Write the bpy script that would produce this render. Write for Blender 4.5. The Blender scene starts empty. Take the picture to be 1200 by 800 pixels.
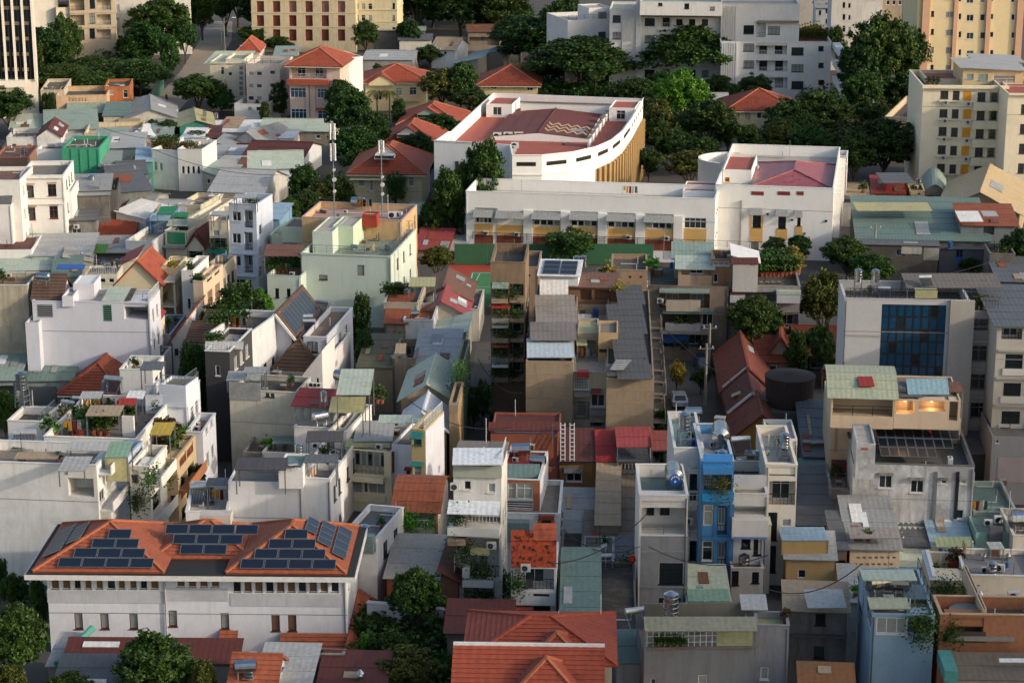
import bpy,math,random
import numpy as np
from math import sin,cos,tan,atan,atan2,pi,sqrt,radians
from mathutils import Matrix,Vector
random.seed(7)
SC=bpy.context.scene
COL=SC.collection

FPX,HC=2500.0,72.0
TH=atan(700 /FPX)
cd=bpy.data.cameras.new('camera');cam=bpy.data.objects.new('camera',cd);COL.objects.link(cam)
cam.location=(0,0,HC);cam.rotation_euler=(pi/2 -TH,0,0)
cd.sensor_width=36;cd.lens=36 *FPX/1200;cd.clip_end=9000;cd.clip_start=1
SC.camera=cam

SUN_EL,SUN_AZ=radians(20),radians(68)      # azimuth measured from the direction behind the camera towards its right
sx,sy,sz=sin(SUN_AZ)*cos(SUN_EL),-cos(SUN_AZ)*cos(SUN_EL),sin(SUN_EL)
W=bpy.data.worlds.new('World');SC.world=W;W.use_nodes=True
nt=W.node_tree;bg=nt.nodes['Background']
sky=nt.nodes.new('ShaderNodeTexSky');sky.sky_type='NISHITA';sky.sun_disc=False
sky.sun_elevation=SUN_EL;sky.sun_rotation=atan2(sx,sy)
sky.air_density=1.0;sky.dust_density=3.5;sky.ozone_density=1.0
nt.links.new(sky.outputs[0],bg.inputs[0]);bg.inputs[1].default_value=0.15
sl=bpy.data.lights.new('sun','SUN');sl.energy=1.7;sl.angle=radians(1.5);sl.color=(1.0,0.88,0.76)
so=bpy.data.objects.new('sun',sl);COL.objects.link(so)
so.rotation_euler=Vector((-sx,-sy,-sz)).to_track_quat('-Z','Y').to_euler();so.location=(sx*300,sy*300,200)
SC.view_settings.view_transform='Standard';SC.view_settings.look='None'
SC.view_settings.exposure=0.68;SC.view_settings.gamma=1.0
SC.render.engine='CYCLES';SC.cycles.max_bounces=5;SC.cycles.diffuse_bounces=3;SC.cycles.glossy_bounces=2
SC.cycles.transparent_max_bounces=4;SC.cycles.use_denoising=True
SC.render.resolution_x=1024;SC.render.resolution_y=682

OX=OY=0.0;TS=4.0
def tile(ox,oy,s=4.0):
 global OX,OY,TS
 OX,OY,TS=ox,oy,s
def T(x,y):return OX+x/TS,OY+y/TS
def ray(x,y):
 x,y=T(x,y);rx=(x-600)/FPX;ry=-(y-400)/FPX
 return Vector((rx,cos(TH)+ry*sin(TH),-sin(TH)+ry*cos(TH)))
CAM=Vector((0,0,HC))
def G(x,y,z=0.0):
 r=ray(x,y);return CAM+r*((z-HC)/r.z)
def proj(p):
 d=Vector(p)-CAM;zc=d.y*cos(TH)-d.z*sin(TH);up=d.y*sin(TH)+d.z*cos(TH)
 return(600 +FPX*d.x/zc-OX)*TS,(400 -FPX*up/zc-OY)*TS
def zat(X,Y,x,y):
 r=ray(x,y);return HC+r.z/r.y*Y

class M:
 def __init__(s):s.v=[];s.f=[];s.mi=[]
 def add(s,vs,fs,mi=0):
  o=len(s.v);s.v+=[tuple(p)for p in vs];s.f+=[tuple(i+o for i in f)for f in fs];s.mi+=[mi]*len(fs);return s
 def box(s,x0,x1,y0,y1,z0,z1,mi=0):
  return s.add([(x0,y0,z0),(x1,y0,z0),(x1,y1,z0),(x0,y1,z0),(x0,y0,z1),(x1,y0,z1),(x1,y1,z1),(x0,y1,z1)],
      [(0,3,2,1),(4,5,6,7),(0,1,5,4),(1,2,6,5),(2,3,7,6),(3,0,4,7)],mi)
 def bar(s,p,q,r,mi=0,r2=None):
  p=Vector(p);q=Vector(q);d=(q-p)
  if d.length<1e-5:return s
  d.normalize();a=Vector((0,0,1))if abs(d.z)<.9 else Vector((1,0,0))
  u=d.cross(a).normalized();w=d.cross(u);r2=r2 or r
  vs=[c+u*i*r+w*j*r2 for c in(p,q)for i,j in((-1,-1),(1,-1),(1,1),(-1,1))]
  return s.add(vs,[(0,1,2,3),(7,6,5,4),(0,4,5,1),(1,5,6,2),(2,6,7,3),(3,7,4,0)],mi)
 def cyl(s,p,q,r,n=10,r1=None,mi=0,cap=True):
  p=Vector(p);q=Vector(q);d=(q-p).normalized();a=Vector((0,0,1))if abs(d.z)<.9 else Vector((1,0,0))
  u=d.cross(a).normalized();w=d.cross(u);r1=r if r1 is None else r1;vs=[]
  for c,rr in((p,r),(q,r1)):
   for k in range(n):
    t=2*pi*k/n;vs.append(c+u*cos(t)*rr+w*sin(t)*rr)
  fs=[(k,(k+1)%n,n+(k+1)%n,n+k)for k in range(n)]
  if cap:fs+=[tuple(range(n-1,-1,-1)),tuple(range(n,2*n))]
  return s.add(vs,fs,mi)
 def build(s,name,mats,parent=None,smooth=False):
  return link(name,s.mesh(name,mats,smooth),parent)
 def mesh(s,name,mats,smooth=False):
  me=bpy.data.meshes.new(name);me.from_pydata(s.v,[],s.f)
  if not isinstance(mats,(list,tuple)):mats=[mats]
  for m in mats:me.materials.append(m)
  if len(mats)>1:me.polygons.foreach_set('material_index',s.mi)
  if smooth:me.polygons.foreach_set('use_smooth',[True]*len(s.f))
  me.update();return me
def link(name,me,parent=None,loc=None,rz=None):
 o=bpy.data.objects.new(name,me);COL.objects.link(o)
 if parent is not None:o.parent=parent
 if loc is not None:o.location=loc
 if rz is not None:o.rotation_euler[2]=rz
 return o
def tag(o,label=None,cat=None,group=None,kind=None):
 if label:o['label']=label
 if cat:o['category']=cat
 if group:o['group']=group
 if kind:o['kind']=kind
 return o
def empty(name,loc,rz=0.0):
 o=bpy.data.objects.new(name,None);COL.objects.link(o);o.location=loc;o.rotation_euler[2]=rz;o.empty_display_size=.5
 return o

MATS={}
def _mat(name):
 m=bpy.data.materials.new(name);m.use_nodes=True;n=m.node_tree.nodes;l=m.node_tree.links
 return m,n,l,n['Principled BSDF']
def _coords(n,l,sc):
 tc=n.new('ShaderNodeTexCoord');oi=n.new('ShaderNodeObjectInfo');mp=n.new('ShaderNodeMapping');ml=n.new('ShaderNodeMath')
 ml.operation='MULTIPLY';ml.inputs[1].default_value=37.0;l.new(oi.outputs['Random'],ml.inputs[0])
 l.new(tc.outputs['Object'],mp.inputs[0]);l.new(ml.outputs[0],mp.inputs['Location']);mp.inputs['Scale'].default_value=sc
 return mp,oi
def _noise(n,l,vec,scale,detail=4,rough=.6):
 t=n.new('ShaderNodeTexNoise');t.inputs['Scale'].default_value=scale;t.inputs['Detail'].default_value=detail
 t.inputs['Roughness'].default_value=rough;l.new(vec,t.inputs['Vector']);return t
def _ramp(n,l,fac,a,b,c0=(0,0,0,1),c1=(1,1,1,1)):
 r=n.new('ShaderNodeValToRGB');r.color_ramp.elements[0].position=a;r.color_ramp.elements[1].position=b
 r.color_ramp.elements[0].color=c0;r.color_ramp.elements[1].color=c1;l.new(fac,r.inputs[0]);return r
def _mix(n,l,fac,a,b,mode='MIX'):
 m=n.new('ShaderNodeMix');m.data_type='RGBA';m.blend_type=mode
 if isinstance(fac,float):m.inputs[0].default_value=fac
 else:l.new(fac,m.inputs[0])
 for k,c in((6,a),(7,b)):
  if isinstance(c,tuple):m.inputs[k].default_value=c if len(c)==4 else c+(1,)
  else:l.new(c,m.inputs[k])
 return m.outputs[2]
def hexc(c):
 if isinstance(c,str):
  r=[int(c[i:i+2],16)/255 for i in(0,2,4)]
  return tuple(v/12.92 if v<=.04045 else((v+.055)/1.055)**2.4 for v in r)
 return c
def plaster(col,dirt=.35,streak=True,rough=.85,dc='3a342c'):
 dirt=min(1,dirt*1.25);key=('p',col,dirt)
 if key in MATS:return MATS[key]
 c=hexc(col);m,n,l,b=_mat('plaster')
 mp,oi=_coords(n,l,(1,1,1));mp2,_=_coords(n,l,(1.6,1.6,.22))
 n1=_noise(n,l,mp.outputs[0],.35,5,.65);n2=_noise(n,l,mp2.outputs[0],1.0,5,.7);n3=_noise(n,l,mp.outputs[0],5,3)
 lo=.36 if dirt>.65 else .47;r1=_ramp(n,l,n1.outputs[0],lo,lo+.26);r2=_ramp(n,l,n2.outputs[0],lo,lo+.28)
 mx=n.new('ShaderNodeMath');mx.operation='MAXIMUM';l.new(r1.outputs[0],mx.inputs[0]);l.new(r2.outputs[0],mx.inputs[1])
 ml=n.new('ShaderNodeMath');ml.operation='MULTIPLY';l.new(mx.outputs[0],ml.inputs[0]);ml.inputs[1].default_value=dirt
 d=hexc(dc);base=_mix(n,l,ml.outputs[0],c,tuple(c[i]*.35 +d[i]*.65 for i in range(3)))
 rr=_ramp(n,l,n3.outputs[0],.2,.9,(.90,.90,.90,1),(1.04,1.04,1.04,1))
 out=_mix(n,l,1.0,base,rr.outputs[0],'MULTIPLY');l.new(out,b.inputs['Base Color'])
 b.inputs['Roughness'].default_value=rough
 bp=n.new('ShaderNodeBump');bp.inputs['Strength'].default_value=.15;bp.inputs['Distance'].default_value=.03
 l.new(n3.outputs[0],bp.inputs['Height']);l.new(bp.outputs[0],b.inputs['Normal'])
 MATS[key]=m;return m
def roofmat(col,rust=.3,rc='5a2a16',rough=.65,metal=0.0,name='roofing',big=.45,th=(.5,.72)):
 key=('r',col,rust,rc,rough)
 if key in MATS:return MATS[key]
 c=hexc(col);m,n,l,b=_mat(name);mp,oi=_coords(n,l,(1,1,1))
 n1=_noise(n,l,mp.outputs[0],big,6,.7);n2=_noise(n,l,mp.outputs[0],3.0,4,.6)
 r1=_ramp(n,l,n1.outputs[0],th[0],th[1]);ml=n.new('ShaderNodeMath');ml.operation='MULTIPLY'
 l.new(r1.outputs[0],ml.inputs[0]);ml.inputs[1].default_value=rust
 base=_mix(n,l,ml.outputs[0],c,hexc(rc));rr=_ramp(n,l,n2.outputs[0],.25,.8,(.72,.72,.72,1),(1.12,1.12,1.12,1))
 l.new(_mix(n,l,1.0,base,rr.outputs[0],'MULTIPLY'),b.inputs['Base Color'])
 b.inputs['Roughness'].default_value=rough;b.inputs['Metallic'].default_value=metal
 MATS[key]=m;return m
def plain(name,col,rough=.6,metal=0.0,spec=.5):
 key=('q',name,col)
 if key in MATS:return MATS[key]
 m,n,l,b=_mat(name);mp,oi=_coords(n,l,(1,1,1));n2=_noise(n,l,mp.outputs[0],2.5,3)
 rr=_ramp(n,l,n2.outputs[0],.25,.8,(.8,.8,.8,1),(1.08,1.08,1.08,1))
 l.new(_mix(n,l,1.0,hexc(col),rr.outputs[0],'MULTIPLY'),b.inputs['Base Color'])
 b.inputs['Roughness'].default_value=rough;b.inputs['Metallic'].default_value=metal;b.inputs['Specular IOR Level'].default_value=spec
 MATS[key]=m;return m
def leafmat(name,c0,c1):
 m,n,l,b=_mat(name);mp,oi=_coords(n,l,(1,1,1));g=n.new('ShaderNodeNewGeometry')
 n1=_noise(n,l,mp.outputs[0],6.0,3);r=_ramp(n,l,n1.outputs[0],.3,.72)
 base=_mix(n,l,r.outputs[0],hexc(c0),hexc(c1))
 hs=n.new('ShaderNodeHueSaturation');l.new(base,hs.inputs['Color'])
 mr=n.new('ShaderNodeMapRange');l.new(oi.outputs['Random'],mr.inputs[0]);mr.inputs[3].default_value=.47;mr.inputs[4].default_value=.52
 l.new(mr.outputs[0],hs.inputs['Hue']);mr2=n.new('ShaderNodeMapRange');l.new(g.outputs['Random Per Island'],mr2.inputs[0])
 mr2.inputs[3].default_value=.6;mr2.inputs[4].default_value=1.45;l.new(mr2.outputs[0],hs.inputs['Value'])
 l.new(hs.outputs[0],b.inputs['Base Color']);b.inputs['Roughness'].default_value=.55;b.inputs['Specular IOR Level'].default_value=.3
 tr=n.new('ShaderNodeBsdfTranslucent');l.new(hs.outputs[0],tr.inputs[0]);ms=n.new('ShaderNodeMixShader');ms.inputs[0].default_value=.25
 l.new(b.outputs[0],ms.inputs[1]);l.new(tr.outputs[0],ms.inputs[2]);l.new(ms.outputs[0],n['Material Output'].inputs[0])
 return m

TILE_O=roofmat('9e4c32',.55,'4a2318',.75,big=.7,name='clay_tile');TILE_R=roofmat('8a4029',.6,'3c1d15',.75,big=.7,name='clay_tile')
TILE_D=roofmat('7c3b25',.7,'2b1813',.8,big=.8,name='old_tile');TILE_B=roofmat('5c4638',.5,'33281f',.8,name='brown_tile')
TILE_G=roofmat('8a857a',.4,'4b463e',.85,name='grey_tile');TERRA=roofmat('a35443',.5,'6e3a2e',.8,name='red_deck')
SH_GREEN=roofmat('86978c',.35,'55604e',.6);SH_TEAL=roofmat('647a71',.35,'3f5a4c',.6);SH_PALE=roofmat('aeb8a6',.35,'7d8468',.6)
SH_GREY=roofmat('8f918e',.45,'5d564d',.6);SH_LGREY=roofmat('a4a5a2',.4,'837b6f',.6);SH_WHITE=roofmat('dcdcd8',.3,'a08b74',.55)
SH_DGREY=roofmat('5a5d5f',.4,'3b3834',.6);SH_RED=roofmat('8f2c24',.35,'6b2119',.6);SH_ROSE=roofmat('94403c',.35,'6a3029',.6)
SH_MAROON=roofmat('59291f',.4,'3a211a',.65);SH_BROWN=roofmat('6e4c3a',.4,'44301f',.65);SH_RUST=roofmat('8a4a2c',.8,'4c2414',.8)
SH_TAN=roofmat('a08c70',.4,'6d5b44',.7);SH_YELLOW=roofmat('a9a477',.4,'7a7350',.6);SH_BLUE=roofmat('8fa9b8',.35,'5f7079',.55)
DECK=roofmat('777067',.5,'4e4840',.9,name='roof_deck');DECK_D=roofmat('524e47',.6,'2f2b27',.9,name='roof_deck');DECK_L=roofmat('a7a196',.45,'6c655a',.9,name='roof_deck')
DECK_G=roofmat('7f8a78',.4,'5a5f50',.9,name='roof_deck');MOSS=roofmat('4a4940',.7,'2b2b24',.95,name='mossy_concrete')
GLASS=plain('window_glass','1b2326',.12,0,.8);GLASS2=plain('window_glass_dim','2f3a3c',.2,0,.7);GLASSB=plain('blue_glass','12405c',.12,0,.8)
CURT=plain('curtained_glass','8b8f88',.25);WHITE=plain('white_paint','d6d4ce',.5);CREAMF=plain('cream_frame','c9bfa6',.5)
BROWNF=plain('brown_frame','55392a',.5);DARKF=plain('dark_frame','26282a',.4,.3);GREENF=plain('green_frame','2d6a55',.5);REDF=plain('red_frame','7b2d22',.5)
STEEL=plain('stainless_steel','b9bbbd',.22,1.0);GALV=plain('galvanised_steel','8d9092',.45,.7);DARK=plain('dark_metal','2b2c2d',.5,.4)
PANEL=plain('solar_cell','121c2b',.3,0,.7);PLASTB=plain('blue_plastic','1d4f8c',.4);ACW=plain('ac_white','c9c8c2',.45);FAN=plain('fan_dark','1f1f1f',.5)
WOOD=plain('wood','6b4a30',.7);BARK=plain('bark','4a4036',.9);POT=plain('clay_pot','8c4b33',.8);CONC=plaster('8f8a81',.5)
RIDGE=roofmat('a8613f',.4,'6b4331',.8,name='ridge');GREENNET=roofmat('3a9470',.3,'2a7355',.8,name='green_netting');VOID=plain('dark_interior','15130f',.9)
LEAF={'m':leafmat('leaves_mid','1f3714','486627'),'d':leafmat('leaves_dark','1a3113','3c5a22'),'b':leafmat('leaves_bright','33601a','5f9a2c'),
  'o':leafmat('leaves_olive','383f18','666b2c'),'r':leafmat('leaves_reddish','33321a','5e4a24'),'y':leafmat('leaves_yellow','5a5a1c','9a8c30')}

def clip(poly,axis,lim,keep_less):
 out=[];n=len(poly)
 for i in range(n):
  a=poly[i];b=poly[(i+1)%n];da=a[axis]-lim;db=b[axis]-lim
  if keep_less:da,db=-da,-db
  if da>=0:out.append(a)
  if(da>0 and db<0)or(da<0 and db>0):
   t=da/(da-db);out.append((a[0]+(b[0]-a[0])*t,a[1]+(b[1]-a[1])*t))
 return out
def cover(m,pts,du=.35,dv=.38,zig=.03,step=.05,thick=.10,mi=0):
 """lay tiles (dv>0) or ribbed sheets (dv=0) over a planar convex polygon; pts[0]->pts[1] is the eave, seen from above counter-clockwise"""
 P=[Vector(p)for p in pts];o=P[0];u=(P[1]-P[0]).normalized();nn=Vector((0,0,0))
 for i in range(len(P)):nn+=P[i].cross(P[(i+1)%len(P)])
 nn.normalize()
 if nn.z<0:nn=-nn;P.reverse();
 v=nn.cross(u)
 if v.z<0:v=-v;
 if abs((P[1]-o).length)<1e-6:pass
 q=[((p-o).dot(u),(p-o).dot(v))for p in P]
 area=sum(q[i][0]*q[(i+1)%len(q)][1]-q[(i+1)%len(q)][0]*q[i][1]for i in range(len(q)))
 if area<0:q.reverse()
 u0=min(a[0]for a in q);u1=max(a[0]for a in q);v0=min(a[1]for a in q);v1=max(a[1]for a in q)
 nv=max(1,int(round((v1-v0)/dv)))if dv else 1;sv=(v1-v0)/nv;nu=max(1,int(round((u1-u0)/du)));su=(u1-u0)/nu
 flip=nn.dot(u.cross(v))<0
 for j in range(nv):
  b0=v0+j*sv;row=clip(clip(q,1,b0,False),1,b0+sv,True)if nv>1 else q
  if len(row)<3:continue
  for i in range(nu):
   a0=u0+i*su;c=clip(clip(row,0,a0,False),0,a0+su,True)
   if len(c)<3:continue
   vs=[]
   for(x,y)in c:
    k=round((x-u0)/su*2);h=thick+(zig if(k//1)%2 ==0 and abs((x-u0)/su-round((x-u0)/su))<.02 and int(round((x-u0)/su))%2 ==0 else 0)
    if dv:h+=step*(1-(y-b0)/sv)
    vs.append(o+u*x+v*y+nn*h)
   f=tuple(range(len(vs)))
   m.add(vs,[f[::-1]if flip else f],mi)
   if dv:
    lo=[k for k,(x,y)in enumerate(c)if abs(y-b0)<1e-4]
    if len(lo)==2:
     a,b=vs[lo[0]],vs[lo[1]];m.add([a,b,b-nn*(step+.03),a-nn*(step+.03)],[(0,1,2,3)],mi)
 bot=[o+u*x+v*y for(x,y)in q];top=[p+nn*thick for p in bot];n=len(q)
 m.add(bot,[tuple(range(n-1,-1,-1))],mi)
 for i in range(n):
  k=(i+1)%n;m.add([bot[i],bot[k],top[k],top[i]],[(0,1,2,3)],mi)
 return m
TILEK=dict(du=.34,dv=.42,zig=.018,step=.07,thick=.12)
SHEETK=dict(du=.24,dv=2.3,zig=.013,step=.035,thick=.04)
COVERS={}
for _m in(TILE_O,TILE_R,TILE_D,TILE_B,TILE_G):COVERS[_m.name]=TILEK
def covk(mat):return TILEK if mat.name.startswith(('clay_tile','old_tile','brown_tile','grey_tile','villa_tile'))else SHEETK

WCACHE={};RP=random.Random(21)
def win_mesh(w,h,style,fm,gm):
 key=(round(w,1),round(h,1),style,fm.name,gm.name)
 if key in WCACHE:return WCACHE[key]
 w,h=key[0],key[1];fr=M();pn=M();t=min(.07,w*.12)
 fr.box(0,w,-.05,.05,0,t);fr.box(0,w,-.05,.05,h-t,h);fr.box(0,t,-.05,.05,t,h-t);fr.box(w-t,w,-.05,.05,t,h-t)
 if style in('w','b','s')and w<3:fr.box(-.07,w+.07,-.2,-.05,-.09,0)
 if style in('w','g','c'):
  nx=max(1,int(round(w/.75)));nz=1 if h<1.5 else 2
  for k in range(1,nx):fr.box(w*k/nx-.03,w*k/nx+.03,-.04,.04,t,h-t)
  if nz==2:
   for k in range(nx):fr.box(w*k/nx+.035,w*(k+1)/nx-.035,-.035,.035,h*.68-.03,h*.68+.03)
  pn.box(t,w-t,-.012,.012,t,h-t)
 elif style=='s':      # louvred shutters
  fr.box(w/2-.03,w/2+.03,-.045,.045,t,h-t);n=max(3,int(h/.16))
  for k in range(n):
   z=t+(h-2*t)*(k+.5)/n
   fr.box(t,w/2-.035,-.04,.0,z-.035,z+.035);fr.box(w/2+.035,w-t,-.04,.0,z-.035,z+.035)
  pn.box(t,w-t,.01,.03,t,h-t)
 elif style=='b':      # barred
  n=max(3,int(w/.22))
  for k in range(1,n):fr.box(w*k/n-.015,w*k/n+.015,-.08,-.05,t,h-t)
  for k in(1,2,3):fr.box(t,w-t,-.105,-.085,h*k/4-.015,h*k/4+.015)
  pn.box(t,w-t,-.012,.012,t,h-t)
 elif style=='d':
  fr.box(w/2-.03,w/2+.03,-.045,.045,t,h-t);fr.box(t,w/2-.035,-.03,.03,t,h*.35);fr.box(w/2+.035,w-t,-.03,.03,t,h*.35)
  pn.box(t,w-t,-.012,.012,h*.35+.01,h-t)
 elif style=='v':
  n=max(2,int(h/.25))
  for k in range(n):z=t+(h-2*t)*(k+.5)/n;fr.box(t,w-t,-.03,.03,z-.04,z+.04)
  pn.box(t,w-t,.035,.045,t,h-t)
 r=(fr.mesh('window_frame',fm),pn.mesh('pane',gm));WCACHE[key]=r;return r
RAILC={}
def rail_mesh(L,h,mat,kind='bar'):
 key=(round(L,1),round(h,1),mat.name,kind)
 if key in RAILC:return RAILC[key]
 L=key[0];m=M();m.box(0,L,-.03,.03,h-.05,h)
 if kind=='bar':
  m.box(0,L,-.02,.02,.08,.12);n=max(2,int(L/.3))
  for k in range(n+1):m.box(L*k/n-.018,L*k/n+.018,-.018,.018,0,h-.05)
 elif kind=='baluster':
  m.box(0,L,-.08,.08,0,.1);n=max(2,int(L/.32))
  for k in range(n):m.box(L*(k+.5)/n-.06,L*(k+.5)/n+.06,-.05,.05,.1,h-.05)
 elif kind=='wire':
  n=max(1,int(L/1.6))
  for k in range(n+1):m.box(L*k/n-.03,L*k/n+.03,-.025,.025,0,h-.05)
  for z in(.3,.6):m.box(0,L,-.012,.012,h*z,h*z+.03)
 elif kind=='mesh':
  n=max(2,int(L/.45))
  for k in range(n+1):m.box(L*k/n-.025,L*k/n+.025,-.025,.025,0,h-.05)
  for k in range(1,4):m.box(0,L,-.015,.015,h*k/4-.02,h*k/4+.02)
 RAILC[key]=m.mesh('railing',mat);return RAILC[key]

FACE={'F':lambda b:((0,0),(1,0),(0,-1),b.w),'R':lambda b:((b.w,0),(0,1),(1,0),b.d),
  'L':lambda b:((0,b.d),(0,-1),(-1,0),b.d),'K':lambda b:((b.w,b.d),(-1,0),(0,1),b.w)}
ALLB=[]
class B:
 """A box building from its photographed edges: x of the two front corners, y of the front top-left corner and of the ground below it."""
 def __init__(s,label,ref,xl,xr,yt,yb,tilt=0,d=None,yk=None,name='house',cat='house',group=None,on=None,h=None,yaw=None):
  z0=on.zr if on else 0.0;s.z0=z0
  if h is not None:      # height known: find the ground point below the top corner
   p=G(xl,yt,z0+h)
  else:
   xx=xl
   for _ in range(4):
    p=G(xx,yb,z0);zt=zat(p.x,p.y,xx,yt);px_,_y=proj((p.x,p.y,zt));xx+=xl-px_
   h=zt-z0
  P0=Vector((p.x,p.y,z0));s.h=h;xx=xr;top=z0+h
  if yaw is None:
   ybb=proj((P0.x,P0.y,z0))[1]+tilt
   q=G(xr,ybb,z0)
   for _ in range(4):
    q=G(xx,ybb,z0);px_,_y=proj((q.x,q.y,top));xx+=xr-px_
   s.w=sqrt((q.x-P0.x)**2+(q.y-P0.y)**2);s.yaw=atan2(q.y-P0.y,q.x-P0.x)
  else:
   s.yaw=radians(yaw);r=ray(xr,0);lo,hi=.3,200
   for _ in range(40):
    s.w=(lo+hi)/2
    if proj((P0.x+cos(s.yaw)*s.w,P0.y+sin(s.yaw)*s.w,top))[0]<xr:lo=s.w
    else:hi=s.w
  if yk is not None:
   lo,hi=.3,150
   for _ in range(40):
    d=(lo+hi)/2
    if proj((P0.x-sin(s.yaw)*d,P0.y+cos(s.yaw)*d,top))[1]>yk:lo=d
    else:hi=d
  s.d=d or 6.0;s.P=P0;s.MW=Matrix.Translation(P0)@Matrix.Rotation(s.yaw,4,'Z');s.inv=s.MW.inverted()
  s.roof=None;s.rz=0;s.holes={k:[]for k in 'FRLK'};s.pend=[];s.ref=ref;s.label=label;s.zr=top;s.on=on;s.body_done=False
  if on:s.root=on.root;s.loc=on.base.inv@s.MW;s.base=on.base;s.ref=ref or on.ref
  else:
   s.root=empty(name,P0,s.yaw);tag(s.root,label,cat,group);s.loc=Matrix.Identity(4);s.base=s;ALLB.append(s)
 def put(s,name,me,mat4=None,parent=None):
  o=bpy.data.objects.new(name,me);COL.objects.link(o)
  if parent is not None:o.parent=parent;
  else:o.parent=s.root
  if mat4 is None:mat4=Matrix.Identity(4)
  o.matrix_basis=(s.loc@mat4)if parent is None else mat4
  return o
 def fmat(s,face,u,z,off=0.0):
  (ox,oy),(dx,dy),(nx,ny),L=FACE[face](s)
  m=Matrix(((dx,-nx,0,ox+dx*u+nx*off),(dy,-ny,0,oy+dy*u+ny*off),(0,0,1,z),(0,0,0,1)));return m
 def uz(s,face,x,y):
  (ox,oy),(dx,dy),(nx,ny),L=FACE[face](s)
  r=s.inv.to_3x3()@ray(x,y);c=s.inv@CAM;den=r.x*nx+r.y*ny
  t=((ox-c.x)*nx+(oy-c.y)*ny)/den;p=c+r*t
  return(p.x-ox)*dx+(p.y-oy)*dy,p.z
 def rect(s,face,x0,y0,x1,y1):
  xm=(x0+x1)/2;ym=(y0+y1)/2
  u0=s.uz(face,x0,ym)[0];u1=s.uz(face,x1,ym)[0];z1=s.uz(face,xm,y0)[1];z0=s.uz(face,xm,y1)[1]
  if u0>u1:u0,u1=u1,u0
  return u0,max(.3,round(u1-u0,1)),z0,max(.2,round(z1-z0,1))
 def win(s,face,kind,x0,y0,x1,y1,nx=1,sx=0,ny=1,sy=0,sl=0,**k):
  """openings drawn at their photographed rectangle, repeated nx times every sx and ny times every sy tile pixels (sl: y shift per column)"""
  for j in range(ny):
   for i in range(nx):
    u,w,z,h=s.rect(face,x0+i*sx,y0+j*sy+i*sl,x1+i*sx,y1+j*sy+i*sl);s.op(face,kind,u,w,z,h,**k)
  return s
 def op(s,face,kind,u,w,z,h,f=None,g=None,dep=None,wall=None,rail=None,back=None):
  L=FACE[face](s)[3]
  if u<.05:w=round(w+u-.05,1);u=.05
  if u+w>L-.05:w=math.floor((L-.05-u)*10)/10
  if z<.1:h=round(h+z-.1,1);z=.1
  if z+h>s.h-.05:h=math.floor((s.h-.05-z)*10)/10
  if w<.25 or h<.2:return s
  for(a,b,c,e,*_r)in s.holes[face]:
   if u<b-1e-4 and u+w>a+1e-4 and z<e-1e-4 and z+h>c+1e-4:return s
  dep=dep if dep is not None else(1.3 if kind in 'oO' else .16)
  s.holes[face].append((u,u+w,z,z+h,dep));s.pend.append((face,kind,u,w,z,h,f,g,dep,rail,back));return s
 def grid(s,face,kind,nx,nz,w,h,z0=1.0,dz=3.4,mu=.12,**k):
  """evenly spaced openings in metres on a face whose pattern the photograph does not resolve"""
  L=FACE[face](s)[3]
  for j in range(nz):
   for i in range(nx):
    c=L*mu+(L*(1-2*mu))*((i+.5)/nx);s.op(face,kind,c-w/2,w,z0+j*dz,h,**k)
  return s
 def body(s,mat,roof=('flat',.7,None),fm=None,gm=None,bands=(),bandm=None,inner=None,skip=''):
  if not s.holes['R']and not s.on and s.h>5 and s.d>4 and s.w>2 and roof[0]in('flat','gx','gy')and s.P.y<330 and 'R' not in skip:
   s.grid('R',RP.choice(('w','w','b')),2 if s.d<9 else 3,max(1,int((s.h-1.2)/3.4)),RP.choice((.9,1.2)),1.4,s.h%3.4+.9,3.4,f=RP.choice((WHITE,DARKF,GALV)))
  s.body_done=True;s.mat=mat;s.fm=fm or WHITE;s.gm=gm;kind=roof[0];s.roof=roof;m=M();h=s.h
  flat=kind=='flat';par=roof[1]if flat else 0.0
  for face in 'FRLK':
   if face in skip:continue
   (ox,oy),(dx,dy),(nx,ny),L=FACE[face](s)
   us=sorted({0.0,L}|{v for q in s.holes[face]for v in q[:2]});zs=sorted({0.0,h}|{v for q in s.holes[face]for v in q[2:4]})
   P=lambda u,z,o=0.0:(ox+dx*u+nx*o,oy+dy*u+ny*o,z)
   for i in range(len(us)-1):
    j=0
    while j<len(zs)-1:
     uc=(us[i]+us[i+1])/2;inside=lambda jj:any(a<uc<b and c<(zs[jj]+zs[jj+1])/2 <e for a,b,c,e,*_ in s.holes[face])
     if inside(j):j+=1;continue
     k=j
     while k+1 <len(zs)-1 and not inside(k+1):k+=1
     m.add([P(us[i],zs[j]),P(us[i+1],zs[j]),P(us[i+1],zs[k+1]),P(us[i],zs[k+1])],[(0,1,2,3)]);j=k+1
   for(a,b,c,e,dep)in s.holes[face]:
    A,Bp,Cp,D=P(a,c),P(b,c),P(b,e),P(a,e);A2,B2,C2,D2=P(a,c,-dep),P(b,c,-dep),P(b,e,-dep),P(a,e,-dep)
    m.add([A,Bp,Cp,D,A2,B2,C2,D2],[(0,4,5,1),(1,5,6,2),(2,6,7,3),(3,7,4,0),(4,7,6,5)])
  w,d,tk=s.w,s.d,.15
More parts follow.
